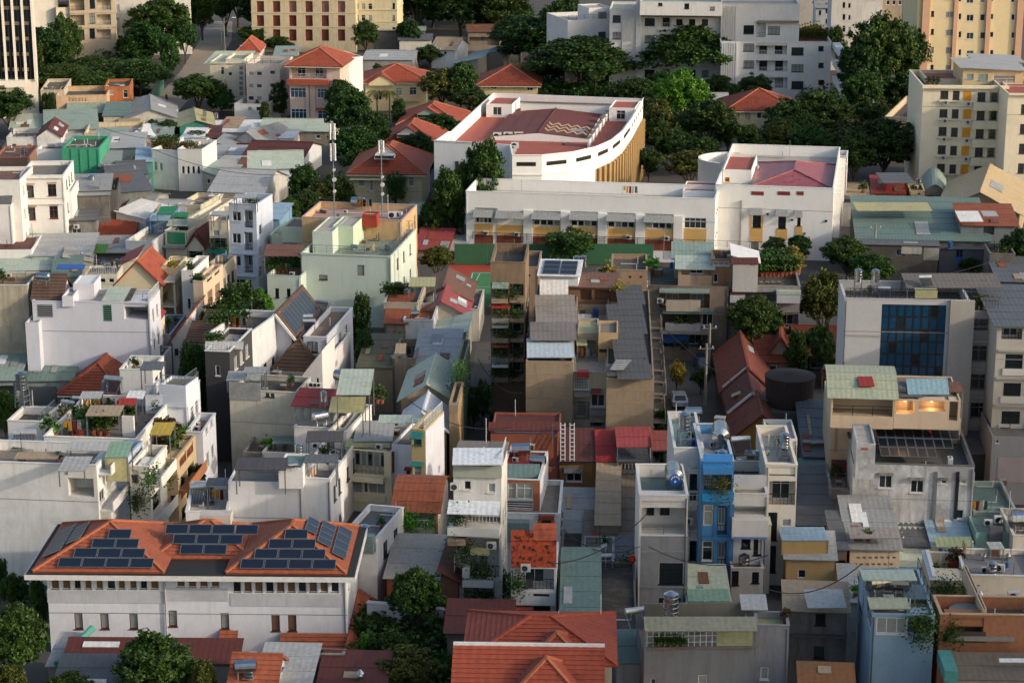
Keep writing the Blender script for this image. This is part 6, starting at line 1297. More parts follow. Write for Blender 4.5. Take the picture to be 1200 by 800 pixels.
b=B('grey stair hut with a tank in front of the slate blue house','the grey stair hut',640,765,70,300,d=4,yaw=-4);b.body(plaster('8e8f8d',.4),('flat',.4,DECK_D));item('tank',b,690,72,s=1.4)
b=B('white house with plain upper wall and small round vents, centre-left','the round vent house',560,715,132,640,d=5,yaw=-4);b.body(plaster('d6d3cc',.3),('flat',.6,DECK_G));b.sheet(655,760,135,95,2.0,2.2,SH_DGREY,name='stair_hut_roof');item('ac',b,690,110);item('pole',b,648,115,s=.4)
b=B('white lower wing of the round vent house with railed terrace','the round vent wing',680,880,255,760,d=5.5,yaw=-4);b.grid('R','w',2,4,1.3,1.5,1.5,3.3);b.body(plaster('ccd0d6',.2),('flat',1.0,DECK));b.rails('FR',.9,'bar',GALV)
for x,y in((755,232),(800,232)):pass
u=B(None,None,745,870,200,250,d=3.2,yaw=-14,on=b,h=2.2)
for x in(780,800,828,850):u.win('F','w',x-5,190,x+5,200)
u.body(plaster('ccd0d6',.2),('flat',.3,DECK));u.rails('FR',.9,'bar',GALV)
b=B('narrow white infill house stepping down to the alley trees','the infill house',872,950,425,830,d=6,yaw=-4);b.grid('R','w',2,3,1.2,1.4,1.5,3.3);b.win('F','w',885,455,905,500);b.body(plaster('c4c6ca',.3),('flat',.7,DECK));item('ac',b,925,400,s=1.1);item('ac',b,925,420,s=1.1)
b=B('low grey infill house with tiny roof deck','the grey infill',870,920,540,830,d=5,yaw=-4);b.body(plaster('b1b3b3',.4),('flat',.5,DECK_L))

b=B('white cube terrace house with tall steel tank and three air conditioners','the white cube terrace',35,195,372,820,d=4.5,yaw=-6);b.body(WL,('flat',.7,DECK_D));item('talltank',b,110,355,s=1.5,z=-.3);item('ac',b,160,330,s=1.2,n=3,dx=30,rz=0);item('pole',b,150,320,s=.5);b.rails('R',.8,'bar',GALV)
wall_=B('slanted white frame wall between cube terrace and roof garden','the slanted frame',196,206,375,760,d=7,yaw=-7);wall_.h;wall_.body(WL)
b=B('roof garden house crowded with potted shrubs, crates and solar heaters','the crowded garden roof',205,640,445,930,d=22,yk=250,yaw=-6);b.body(WL,('flat',.9,DECK))
for(x,y,k,s)in((230,440,'potm',1.8),(260,445,'potb',1.5),(330,440,'potr',1.4),(360,430,'potr',1.3),(300,380,'poto',1.6),(420,400,'potd',1.8),(450,410,'potd',1.9),(480,400,'potm',1.7),(510,395,'poto',1.6),(540,380,'potr',1.7),(570,385,'potm',1.5),(600,370,'poto',1.7),(620,380,'potm',1.6),(400,370,'poto',1.5),(440,365,'potm',1.4),(560,350,'potr',1.5),(520,340,'poto',1.3),(470,440,'potd',2.0),(440,440,'potd',2.0),(500,440,'potm',1.8),(350,360,'potm',1.3),(380,400,'potb',1.4)):item(k,b,x,y,s=s)
item('heater',b,525,235,s=1.5,z=.8);item('heater',b,310,330,s=1.2);item('heater',b,365,310,s=1.1);item('tank',b,495,250,s=.9);item('boxes',b,400,300,n=3,dx=50,s=1.6);item('boxes',b,500,340,s=1.5);item('laundry',b,350,450,s=1.2);item('laundry',b,470,330,s=1.0);item('ac',b,600,290,s=1.2,n=2,dx=20);item('bluetank',b,610,420,s=.9);item('boxes',b,340,340,n=2,dx=90,s=1.5);item('chair',b,360,455,n=2,dx=22,s=1.2)
b.sheet(400,560,350,300,2.2,2.4,SH_TAN);b.sheet(370,470,270,235,2.2,2.4,SH_LGREY);b.sheet(555,640,300,265,2.0,2.6,SH_RED,posts=True);b.sheet(590,670,270,232,2.0,2.2,SH_WHITE)
u=B(None,None,570,625,350,420,d=.3,yaw=-8,on=b,h=2.0);u.body(WL,('flat',.1,None))

BWALL=plaster('dddbd4',.35)
b=B('huge white streaked party wall with terrace recess at the left edge','the streaked party wall',-120,452,562,1130,d=6,yaw=-6);b.win('F','o',320,640,438,726,dep=2.4)
b.win('R','w',466,690,490,750,1,0,1,0,f=WHITE);b.grid('R','O',2,3,3.0,2.6,1.0,3.6,rail=('bar',WHITE,.9),back='d')
b.body(BWALL,('flat',.9,DECK,WHITE));item('heater',b,115,500,s=1.7);item('ac',b,170,510,s=1.2,n=3,dx=45,rz=0);item('lowtank',b,65,500,s=1.0)
b.sheet(65,270,552,518,.9,1.0,SH_TAN,posts=False);b.sheet(270,400,610,540,1.4,1.6,SH_LGREY);b.sheet(310,500,515,470,1.6,2.0,SH_LGREY,posts=True)
for z in(3.4,7.0,10.4):b.put('balcony',M().box(.4,b.d-.4,-1.2,-.003,z,z+.16).box(.4,b.d-.4,-1.2,-1.1,z+.161,z+.9).mesh('balcony',WHITE),b.fmat('R',0,0))
PB=plaster('a9b9cc',.2)
b=B('pale blue house with green roofed gallery and tall blue doors','the pale blue gallery house',528,596,548,1040,d=5,yaw=-6);b.win('F','O',545,470+85,590,620,rail=('bar',GALV,.8),back='d');b.grid('R','s',1,3,1.6,2.4,1.2,3.4);b.body(PB,('flat',.6,DECK));b.sheet(490,600,545,470,2.2,2.8,roofmat('7c9c86',.25,'4d7a5b',.6),walls=(SH_YELLOW,'F'))
b=B('white classical balcony house with sunlit gable and column screens','the classical balcony house',605,700,585,1060,d=6,yaw=-6);b.win('F','O',615,600,650,665,rail=('bar',DARKF,.9),back='d');b.win('F','w',615,720,650,800);b.grid('R','O',2,4,2.6,2.4,.8,3.5,rail=('baluster',WHITE,.9),back='d');b.body(plaster('ddd8cc',.2),('flat',.9,DECK))
for z in(4.2,7.7,11.2):
 if z<b.h-1:b.put('balcony',M().box(.2,b.d-.2,-1.0,-.003,z,z+.18).box(.2,b.d-.2,-1.0,-.9,z+.181,z+1.0).mesh('balcony',plaster('ddd8cc',.2)),b.fmat('R',0,0))
hang_plants(b,'R',640,700,700,8,'m',1.0);hang_plants(b,'F',612,690,745,6,'d',1.1)
YB=plaster('b9a27c',.35)
b=B('ochre house with yellow corner frame and dry shrubs on the roof','the ochre corner house',745,828,548,960,d=7,yaw=-6);b.win('F','w',800,720,830,760,f=BROWNF);b.grid('R','O',2,4,2.4,2.2,1.2,3.1,rail=('bar',REDF,.9),back='d');b.body(YB,('flat',.8,DECK));b.sheet(700,800,440,380,3.2,3.4,roofmat('b79a2c',.3,'7e6a22',.6));item('potr',b,740,480,s=2.4,n=4,dx=18);item('poto',b,800,500,s=2.0,n=3,dx=12);item('potm',b,810,540,s=1.8);hang_plants(b,'F',750,820,640,5,'m',1.0)
b.put('balcony',M().box(.2,b.d-.4,-1.1,-.003,b.h-3.3,b.h-3.1).box(.2,b.d-.4,-1.1,-1.0,b.h-3.09,b.h-2.3).mesh('balcony',plaster('a5683f',.4)),b.fmat('R',0,0));b.put('balcony',M().box(.2,b.d-.4,-1.1,-.003,b.h-6.6,b.h-6.4).box(.2,b.d-.4,-1.1,-1.0,b.h-6.39,b.h-5.6).mesh('balcony',YB),b.fmat('R',0,0))
b=B('small red and white stepped house by the creeper wall','the red stepped house',830,880,480,860,d=6,yaw=-6);b.grid('R','w',2,3,1.2,1.4,1.5,3.2);b.body(plaster('b4553f',.4),('flat',.6,DECK));item('potb',b,845,470,s=1.6,n=2,dx=15)

tile(300,400)
CG=plaster('b2aea4',.5)
b=B('dark charcoal walled house with white roof beams in the middle left','the charcoal house',-240,-125,45,560,d=9,yaw=-8);b.win('F','w',-190,110,-170,160);b.body(plaster('3a383a',.15),('flat',.6,DECK_L,WHITE));b.sheet(-240,-60,38,0,.3,1.0,SH_LGREY,name='roof_beam');b.rails('F',.8,'bar',WHITE);item('potm',b,-220,20,n=3,dx=25,s=1.3)
b=B('planted terrace house with white parapet strips above the charcoal house','the white strip terrace',-220,-40,-40,420,d=10,yaw=-14);b.body(plaster('cfcfcd',.3),('flat',.7,DECK_D,WHITE));item('potm',b,-200,-60,n=6,dx=24,s=1.6);item('potd',b,-150,-85,n=5,dx=24,s=1.6)
b=B('grey-cream concrete house with grimy dark roof deck and tank','the grimy deck house',-125,190,225,640,d=5.5,yaw=-10);b.win('F','w',45,235,62,258,f=DARKF);b.win('F','w',68,236,86,260,f=DARKF);b.body(plaster('bcb7a6',.4),('flat',.5,MOSS));b.bx('grey_cladding',SH_GREY,'F',-125,190,24,272,out=.1);b.sheet(-140,20,185,140,1.2,1.6,SH_LGREY);b.sheet(-60,45,150,120,2.2,2.4,SH_GREY)
item('heater',b,92,150,s=1.7,z=.3);item('lowtank',b,155,150,s=1.2,z=.5);item('lying',b,405,200,z=-.3,s=1.2);item('ac',b,260,215,s=1.1,n=3,dx=18,rz=.2);item('boxes',b,110,170,s=1.5)
b=B('steep white triangular gable flank beside the steel tank','the triangular flank',212,312,165,420,d=6,yaw=-8.5);b.win('F','w',282,110+60,292,205+0);b.body(WL,('sL',3.0,SH_DGREY,.2))
b=B('low teal-walled sheds with pale flat sheet in the alley','the teal alley shed',-45,130,440,640,d=9,yaw=-8,cat='shed',name='shed');b.win('F','o',-40,470,20,540,dep=2);b.body(plaster('26695c',.3),('sF',.6,SH_PALE,.3));b.sheet(75,190,480,445,.8,.9,SH_TEAL);item('potm','the teal alley shed',-20,500,s=2,n=2,dx=20)
b=B('dirty concrete yard building with mouldy front below the teal shed','the mouldy yard building',-60,110,520,720,d=8,yaw=-6);b.body(plaster('98958c',.9),('flat',.6,DECK));item('potb',b,60,520,s=1.6)
b=B('white roof slab terrace with round drain grid between houses','the white slab terrace',30,260,520,730,d=10,yaw=-8);b.body(plaster('cfcdc8',.3),('flat',.5,DECK_L));item('boxes',b,40,510)

b=B('white house with red roofed glass sunroom','the red sunroom house',178,420,400,720,d=6,yaw=-8);b.body(WL,('flat',.4,DECK))
u=B(None,None,178,362,298,400,d=3.4,yaw=-8,on=b,h=2.4)
for i in range(5):u.win('F','g',182+i*36,308,214+i*36,372,f=GALV,g=CURT)
u.body(plaster('8f9290',.3),('sF',.6,SH_RED,.3));item('lying',b,300,390,s=1.0,rz=.6,z=1.2);item('tank',b,320,372,s=1.0,z=1.0)
b=B('white walled house under a long pale green canopy with bright tank','the green canopy house',340,425,420,760,d=9,yaw=-12);b.grid('R','w',3,3,1.2,1.5,1.5,3.3);b.body(WL,('flat',.7,DECK));b.sheet(375,535,252,130,4.2,4.8,SH_PALE,posts=True);b.sheet(340,505,335,260,2.3,2.8,SH_YELLOW);item('heater',b,385,380,s=1.3);item('boxes',b,400,370);item('ac',b,370,365,n=2,dx=25,s=1.2);item('potm',b,570,290,s=1.6,n=2,dx=20)
item('talltank',b,645,330,s=1.35,z=-.5)
b=B('white terrace house with dark sheet canopy and paired tanks','the dark canopy terrace',250,405,560,860,d=7,yaw=-8.5);b.win('F','o',330,600,395,640);b.body(WL,('flat',.7,DECK));b.sheet(232,405,472,420,2.4,2.8,roofmat('4d4a47',.4,'343230',.6));item('tank',b,192,500,s=1.3,z=.4);item('lowtank',b,200,560,s=1.4,z=.6);item('boxes',b,330,520);item('ac',b,280,500,s=1.2)

IV=plaster('e2d3b0',.15)
b=B('ivory house with glazed verandah, planted balcony and tan flat canopy','the glazed verandah house',420,632,500,790,d=8,yaw=-15)
b.win('F','O',430,512,600,620,dep=1.2,rail=('mesh',GALV,.9));b.win('F','g',424,650,498,708,f=WHITE,g=CURT);b.win('F','g',506,650,524,708,f=WHITE,g=GLASS);b.win('F','g',528,652,604,712,f=WHITE,g=CURT)
u0,ww,z,hh=b.rect('F',445,515,595,600)
b.body(IV,('flat',.15,SH_TAN),fm=WHITE)
for q in range(5):a_,p_=win_mesh(ww/5-.1,min(2.2,hh),'g',WHITE,(GLASS,CURT)[q%2]);o=b.put('window',a_,b.fmat('F',u0+ww*q/5,z,-1.1));b.put('pane',p_,None,o)
b.sheet(418,628,498,460,.2,.5,SH_YELLOW,posts=False);b.sheet(455,640,470,372,.5,.8,SH_LGREY,posts=False);b.bx('balcony',IV,'F',420,622,606,646,out=.9);item('potb','the glazed verandah house',440,560,z=b.h-2.6,n=3,dx=40,s=1.2);b.bx('ledge',IV,'F',420,715,606,750,out=.15)
b.put('timber_screen',M().box(.3,b.d-.5,-.15,-.003,b.h-2.2,b.h-.1).mesh('timber_screen',plain('timber_screen','6a3d26',.8)),b.fmat('R',0,0))
b=B('yellow and white house with teal window hoods beside the verandah house','the teal hood house',728,792,412,880,d=6,yaw=-15);b.win('F','w',738,450,778,485,f=GREENF,g=GLASS);b.win('F','w',738,580,776,660,f=WHITE,g=CURT);b.body(plaster('bfa874',.25),('flat',.8,SH_PALE));b.awning('F',730,420,785,.7,.5,roofmat('23706a',.2,'184f4a',.6));b.awning('F',730,560,785,.6,.3,roofmat('23706a',.2,'184f4a',.6));b.put('white_side',M().box(0,b.d,-.06,-.003,0,b.h-.1).mesh('white_side',plaster('cfcfd2',.25)),b.fmat('R',0,0));b.rails('FR',1.0,'mesh',WHITE);b.sheet(572,780,385,345,.2,.3,SH_PALE,posts=False)
b=B('white sidewall strip linking verandah house and teal hoods','the white link wall',636,728,480,800,d=8,yaw=-14);b.win('F','w',705,590,728,650,f=GALV);b.body(plaster('d3d3d6',.2),('flat',.3,DECK));b.awning('F',700,585,735,.5,.2,SH_RED)

b=row('grey broad roof below the sage step roof','the grey step roof',742,935,110,330,9,('sF',1.6,SH_LGREY,.3),'86a79b',-3)
b=row('pale grey-green long gable in the alley row','the pale long gable',680,925,270,520,11,('gy',1.7,SH_PALE,.4),'b09d80',-3)
b=row('new white sheet gable in front of the pale long gable','the white sheet gable',670,890,415,640,7,('gy',1.9,roofmat('cdd2d6',.15,'a9aaa6',.5),.3),'a58f6c',-3)
b=row('olive tarpaulin roof beside the mint block trees','the olive tarpaulin',480,640,120,330,10,('sF',1.0,roofmat('5c5a44',.5,'3a3829',.8),.3),'77705f',-3)
b=row('brown cluttered terrace with bicycles between roofs','the cluttered terrace',640,745,80,330,8,('flat',.8,DECK_D),'8a7a66',-3);item('boxes',b,660,150-60,n=3,dx=22,s=1.3);item('potr',b,690,80,n=3,dx=14,s=1.3);b.sheet(650,700,60,10,2.6,3.0,SH_TAN)
b=row('narrow green creeper-covered wall along the alley','the creeper wall',936,972,110,500,10,('flat',.3,DECK_D),'5d6a5a',-3);hang_plants(b,'F',938,970,150,6,'b',1.4);hang_plants(b,'F',938,970,230,6,'m',1.4)
b=row('tan wall alley house with small cage balcony','the tan alley house',905,945,300,640,8,('flat',.5,DECK),'a88f68',-3);b.bx('cage_balcony',plain('cage','8d7a63',.7),'F',908,285,952,320,out=1.0)

tile(0,400)
W2=plaster('dad8d4',.22)
b=B('white house with gravelled terrace and tank on stand, lower left centre','the gravelled terrace house',870,1068,800,1180,d=8,yaw=4);b.body(W2,('flat',.7,DECK_L));item('heater',b,950,745,s=1.8,z=.2);item('boxes',b,1000,760);b.sheet(965,1070,675,640,2.2,2.4,SH_DGREY)
tile(300,400)
b=B('broad white party wall with patchy sunlight, solar canopy above','the sunlit party wall',-132,215,655,1130,d=5,yaw=-3);b.body(W2,('flat',.3,DECK));u=B(None,None,105,218,592,655,d=4,yaw=-3,on=b,h=1.9);u.body(W2,('flat',.15,SH_TEAL));b.sheet(-100,140,605,545,2.2,2.6,roofmat('4a4343',.4,'2f2b2b',.5));item('lying',b,175,600,s=.6,z=1.8)
b=B('white party wall with stepped parapet and clothes racks on top','the stepped parapet house',218,348,640,1130,d=5,yaw=-8.5);b.body(W2,('flat',.9,DECK));item('talltank',b,205,640,s=1.1,z=-.5);item('laundry',b,300,600,s=1.0);item('boxes',b,330,590,n=2,dx=22);b.sheet(225,380,570,530,2.2,2.4,SH_DGREY);
tile(300,600)
b=B('white house with greenish glass lean-to and small barred window','the glass lean-to house',400,565,110,440,d=8,yaw=-14);b.body(W2,('flat',.5,SH_DGREY));b.bx('glass_box',roofmat('5e7272',.2,'43504f',.25),'F',488,98,560,178,out=.8)


tile(0,600)
VW=plaster('d9d9db',.22);VW2=plaster('bdbdbf',.35)
b=B('white villa with three orange hipped roofs carrying many solar panels','the solar villa',218,1622,290,655,d=9.5,yaw=-1.2,name='villa',cat='villa')
hb_=b.h
LW=[(237,280),(290,332),(345,383),(395,434),(448,486),(500,540),(552,590),(606,640),(656,690),(704,746)]
for i,(x0,x1)in enumerate(LW):b.win('F','w',x0,314,x1-2,362,f=WHITE,g=(GLASS,plain('timber_blind','6b4f38',.7))[(i%3)!=2],dep=.25)
for i in range(4):b.win('F','w',826+i*54,304,864+i*54,352,f=WHITE,g=plain('timber_blind','6b4f38',.7),dep=.25)
for i in range(10):b.win('F','w',1090+i*51,322,1132+i*51,376,f=WHITE,g=(GLASS,plain('timber_blind','6b4f38',.7),plain('timber_blind','6b4f38',.7))[i%3],dep=.25)
for x in(348,470,606,790,1034):b.win('F','w',x,470-(12 if x==790 else 0),x+40,546-(12 if x==790 else 0),f=BROWNF,g=CURT,dep=.2)
for x in(1272,1350):b.win('F','w',x,484,x+40,556,f=BROWNF,g=plain('timber_blind','6b4f38',.7),dep=.2)
b.grid('R','w',4,1,.9,1.5,b.h-2.0,3,f=WHITE)
b.body(VW,('flat',.05,roofmat('2c2a29',.4,'1d1c1b',.8)))
V=b
b.bx('plaster_band',VW2,'F',222,366,768,424,out=.05);b.bx('plaster_band',VW2,'F',778,356,1070,414,out=.05);b.bx('plaster_band',VW2,'F',1080,380,1610,440,out=.05)
w,d=b.w,b.d

ev=M().box(-1.5,w+.9,-1.3,d+1.0,b.h+.01,b.h+.42);b.put('eaves',ev.mesh('eaves',WHITE));dk=M().box(-1.4,w+.8,-1.2,d+.9,b.h+.421,b.h+.46);b.put('gutter',dk.mesh('gutter',roofmat('262524',.4,'1a1919',.8)))
def hip_part(b,x0,x1,y0,y1,z,ri,mat,ridge_m=None):
 W_,D_=x1-x0,y1-y0;r_=min(W_,D_)/2
 if W_>=D_:R1,R2=(x0+r_,(y0+y1)/2,z+ri),(x1-r_,(y0+y1)/2,z+ri)
 else:R1,R2=((x0+x1)/2,y0+r_,z+ri),((x0+x1)/2,y1-r_,z+ri)
 a,b_,c,e=(x0,y0,z),(x1,y0,z),(x1,y1,z),(x0,y1,z)
 polys=[[a,b_,R2,R1],[b_,c,R2],[c,e,R1,R2],[e,a,R1]]if W_>=D_ else[[a,b_,R1],[b_,c,R2,R1],[c,e,R2],[e,a,R1,R2]]
 if abs(W_-D_)<.05:polys=[[a,b_,R1],[b_,c,R1],[c,e,R1],[e,a,R1]]
 for pl in polys:r=M();cover(r,pl,**covk(mat));b.put('roof_slope',r.mesh('roof_slope',mat))
 r=M()
 for p,q in((a,R1),(e,R1 if W_>=D_ else R2),(b_,R2 if W_>=D_ else R1),(c,R2)):r.bar(Vector(p)+Vector((0,0,.15)),Vector(q)+Vector((0,0,.15)),.13)
 if(Vector(R1)-Vector(R2)).length>.1:r.bar(Vector(R1)+Vector((0,0,.15)),Vector(R2)+Vector((0,0,.15)),.13)
 b.put('ridge_cap',r.mesh('ridge_cap',ridge_m or RIDGE));return a,b_,R1,R2,c,e
zr0=b.h+.47;uF=lambda x:b.uz('F',x,290)[0]
TO2=roofmat('9d5538',.6,'6a3320',.8,big=.9,name='villa_tile')
x0,x1=-.9,uF(768)+.2
A=hip_part(b,x0,x1,-.9,d+.6,zr0,2.3,TO2)
Bm=hip_part(b,uF(690),uF(1160),2.2,d+.3,zr0,1.9,TO2)
C_=hip_part(b,uF(1066),w+.1,-.9,d+.6,zr0,2.3,TO2)
def slope_panels(b,a,b_,ridge,n,x_off,rows,y0t=.06,ph=1.12,pw=1.95):
 """rows of panels stacked up a front slope whose eave runs a->b_; ridge point gives the pitch"""
 a=Vector(a);b_=Vector(b_);u=(b_-a).normalized();up=Vector((0,ridge[1]-a.y,ridge[2]-a.z)).normalized();nn=u.cross(up)
 if nn.z<0:nn=-nn
 for j,(off,cnt)in enumerate(rows):
  o=a+u*off+up*(.35+j*ph)+nn*.18;panels_on(b,[o,o+u*(cnt*pw),o+u*(cnt*pw)+up*ph*.98,o+up*ph*.98],cnt,1,gapf=.03)
def offs(y,x):return b.uz('F',x,y)[0]
Lw=x1-x0
slope_panels(b,A[0],A[1],A[2],4,0,[(offs(290,278)-x0,4),(offs(290,340)-x0,3),(offs(290,402)-x0+.2,2),(offs(290,462)-x0+.3,1)])
slope_panels(b,Bm[0],Bm[1],Bm[2],4,0,[(offs(290,818)-uF(690),2),(offs(290,775)-uF(690),3),(offs(290,730)-uF(690),4)])
slope_panels(b,C_[0],C_[1],C_[2],4,0,[(offs(290,1130)-uF(1066),4),(offs(290,1188)-uF(1066),3),(offs(290,1248)-uF(1066),2),(offs(290,1306)-uF(1066)+.2,1)])

Lf=Vector(A[0]);R1=Vector(A[2])
def side_quad(p0,p1,rg,s0,s1,t0,t1,lift=.2):
 p0,p1,rg=Vector(p0),Vector(p1),Vector(rg);e=(p1-p0);mid=p0+e*.5;up=rg-mid;f=lambda s,t:p0+e*s+up*t+Vector((0,0,lift));return[f(s0,t0),f(s1,t0),f(s1,t1),f(s0,t1)]
panels_on(b,side_quad(A[5],A[0],A[2],.22,.80,.06,.36),8,1,gapf=.03,mat=plain('dusty_cell','3b3f42',.35));panels_on(b,side_quad(A[5],A[0],A[2],.32,.70,.38,.62),5,1,gapf=.03,mat=plain('dusty_cell','3b3f42',.35))
panels_on(b,side_quad(C_[1],C_[4],C_[3],.20,.78,.06,.30),4,1,gapf=.04);panels_on(b,side_quad(C_[1],C_[4],C_[3],.28,.72,.33,.57),4,1,gapf=.04);panels_on(b,side_quad(C_[1],C_[4],C_[3],.38,.66,.6,.8),2,1,gapf=.04)
o_=M().box(0,2.6,0,1.4,0,1.3);b.put('roof_hatch',o_.mesh('roof_hatch',plaster('b9b1a6',.3)),Matrix.Translation((uF(880),6.5,zr0+1.0)))

sk=M();u0=offs(640,1320);cover(sk,[(u0,-2.6,b.uz('F',1500,640)[1]-.2),(w+.4,-2.6,b.uz('F',1500,640)[1]-.2),(w+.4,-.01,b.uz('F',1500,588)[1]+.35),(u0,-.01,b.uz('F',1500,588)[1]+.35)],**TILEK);b.put('skirt_roof',sk.mesh('skirt_roof',TO2))
zk=b.uz('F',1500,588)[1]+.35;sk=M();cover(sk,[(w+2.4,-2.6,zk-1.6),(w+2.4,d,zk-1.6),(w+.01,d,zk),(w+.01,-2.6,zk)],**TILEK);b.put('skirt_roof',sk.mesh('skirt_roof',TO2))
sk=M();cover(sk,[(offs(640,1035),-2.2,zk-1.5),(offs(640,1120),-2.2,zk-1.5),(offs(640,1120),-.01,zk+.2),(offs(640,1035),-.01,zk+.2)],**TILEK);b.put('skirt_roof',sk.mesh('skirt_roof',TO2))
b.put('downpipe',M().cyl((0,-.15,0),(0,-.15,b.h),.07,8).mesh('downpipe',VW2),b.fmat('F',offs(290,772),0))

b=B('low maroon sheet lean-to against the front of the solar villa','the maroon lean-to roof',300,1110,700,775,d=2.6,yaw=-1.2,cat='shed',name='shed',h=3.2);b.body(plaster('8c8a86',.4),('sF',.8,SH_MAROON,.2))
b=B('dark sheet roof outbuilding with white edge strip, bottom left','the dark outbuilding',262,620,790,900,d=3,yaw=-1.2,cat='shed',name='shed',h=3.0);b.body(plaster('77756f',.5),('sF',.8,SH_DGREY,.2));b.bx('white_edge',WHITE,'F',270,780,500,790,out=.3)
b=B('pale shed end with teal ridge pipe at the villa corner','the teal ridge shed',225,312,720,800,d=5,yaw=-1.2,cat='shed',name='shed',h=2.6);b.body(plaster('9b9a94',.5),('sF',.6,SH_LGREY,.2));b.put('ridge_pipe',M().cyl((.8,-.4,b.h+.35),(2.6,4.5,b.h+1.3),.28,10).mesh('ridge_pipe',plain('teal_pipe','4f9683',.5)))
b=B('small house with orange tile roof and steel tanks in front of the villa','the tanked little house',1085,1290,790,960,d=4,yaw=-4,h=4.2);b.body(plaster('b7b5b0',.3),('gx',1.2,TO2,.3));item('lowtank',b,1162,640,s=1.3,z=2.6);item('lying',b,1150,720,s=1.1,z=1.2);item('ac',b,1185,650,z=.6)
tile(300,600)
b=B('pale grey sheet roofed cabin with blue panel and white wall, bottom edge','the pale cabin',5,245,802,960,d=5.5,yaw=-3,h=3.4,name='cabin',cat='cabin');b.body(plaster('c3c3c2',.2),('sF',.8,SH_LGREY,.3));b.put('leaning_panel',M().box(-.9,.9,-.5,.5,0,.08).mesh('leaning_panel',plain('blue_sheet','2f5b8f',.5)),Matrix.Translation((.9,1.5,b.h+.45))@Matrix.Rotation(-.5,4,'Z')@Matrix.Rotation(.5,4,'X'))
b=B('grimy boundary wall with arch beneath the villa skirt roof','the grimy boundary wall',245,412,665,800,d=1.0,yaw=-3,h=4.0,cat='wall',name='boundary_wall');b.body(plaster('8f8b82',.9))
b=B('white garden wall with dark planting along the villa garden','the garden wall',520,900,425,560,d=.4,yaw=-14,h=3.4,cat='wall',name='garden_wall');b.body(plaster('c6c7cb',.4))
b=B('brown tiled porch roof with white kerb at the bottom edge','the bottom porch roof',300,600,800,860,d=4,yaw=-3,h=3.2,cat='shed',name='shed');b.body(plaster('7c7a76',.5),('sF',.8,SH_MAROON,.3));item('cowl',b,490,795,s=1.6)

tile(300,400)
b=B('house with rusty barrel-vault roof over a planted railing balcony','the barrel vault house',650,852,795,1080,d=8,yaw=-5)
b.win('F','O',660,802,838,880,dep=1.5,rail=('bar',WHITE,.9));b.win('F','b',700,945,745,995,f=DARKF,g=GLASS);b.win('F','b',782,948,826,996,f=DARKF,g=GLASS)
b.body(plaster('c2bcae',.35),('arc',1.8,SH_RUST,.35));b.bx('balcony',plaster('b9b3a5',.3),'F',652,906,848,915,out=1.0);hang_plants(b,'F',665,835,850,10,'b',1.0);b.bx('ochre_side',plaster('a96d33',.4),'F',838,805,852,900,out=.1)
tile(300,600)
b=B('low pale sheet roof above a brick base beside the garden tree','the pale brick-based roof',612,870,305,420,d=7,yaw=-5,h=3.4,cat='shed',name='shed');b.body(plaster('a4512f',.4),('sF',1.2,roofmat('a49e93',.4,'7e756a',.7),.3))
b=B('dark maroon sheet lean-to in the gap beside the balcony stack','the gap lean-to',865,945,320,470,d=8,yaw=-5,h=3.8,cat='shed',name='shed');b.body(plaster('6b4636',.5),('sR',.8,SH_MAROON,.3))
b=B('maroon sheet roof yard in front of the balcony stack','the maroon yard roof',895,1190,560,680,d=4,yaw=-3,h=4.0,cat='shed',name='shed');b.body(plaster('6f6b64',.7),('sF',1.0,SH_MAROON,.3));item('cowl',b,1018,515,s=1.3)

tile(300,400)
WS=plaster('cfcdc4',.3)
b=B('white house with fresh white metal roof and stacked cluttered balconies','the stacked balcony house',925,1150,570,1290,d=5.5,yaw=-5)
b.win('F','w',975,650,1010,694,f=WHITE,g=GLASS);b.win('F','w',1088,662,1120,706,f=WHITE,g=CURT);b.win('F','O',910,792,1145,850,dep=1.6,rail=('solid' and 'bar',WHITE,.8),back='d');b.win('F','O',925,920,1140,1100,dep=1.4,back='w',rail=('bar',DARKF,1));b.win('F','O',975,1130,1115,1225,dep=1.6,back='d',rail=('bar',DARKF,1))
b.body(WS,('flat',.05,None),fm=WHITE);rw=roofmat('d3d8da',.12,'a9a59a',.5)
b.sheet(920,1160,580,500,.25,.7,rw,posts=False);b.bx('front_cladding',plaster('a3a897',.2),'F',925,578,1150,632,out=.25);b.awning('F',905,742,1146,1.6,.7,rw);b.ac('F',935,690);b.bx('balcony',WS,'F',905,850,1145,888,out=1.3);b.bx('balcony',WS,'F',975,1096,1118,1128,out=1.2);b.bx('rust_hood',SH_TAN,'F',905,905,985,935,out=1.1);b.bx('hood',SH_YELLOW,'F',1008,958,1095,985,out=.8);b.ac('F',1105,965);b.bx('washing',plain('cloth','b9b6ad',.9),'F',975,1040,1010,1080,out=1.35)
hang_plants(b,'F',915,990,830,6,'m',1.0);hang_plants(b,'F',930,1000,980,7,'d',1.2);hang_plants(b,'F',1000,1100,1080,8,'m',1.0);hang_plants(b,'F',980,1110,1210,7,'d',1.0);b.rails('R',.6,'bar',WHITE)

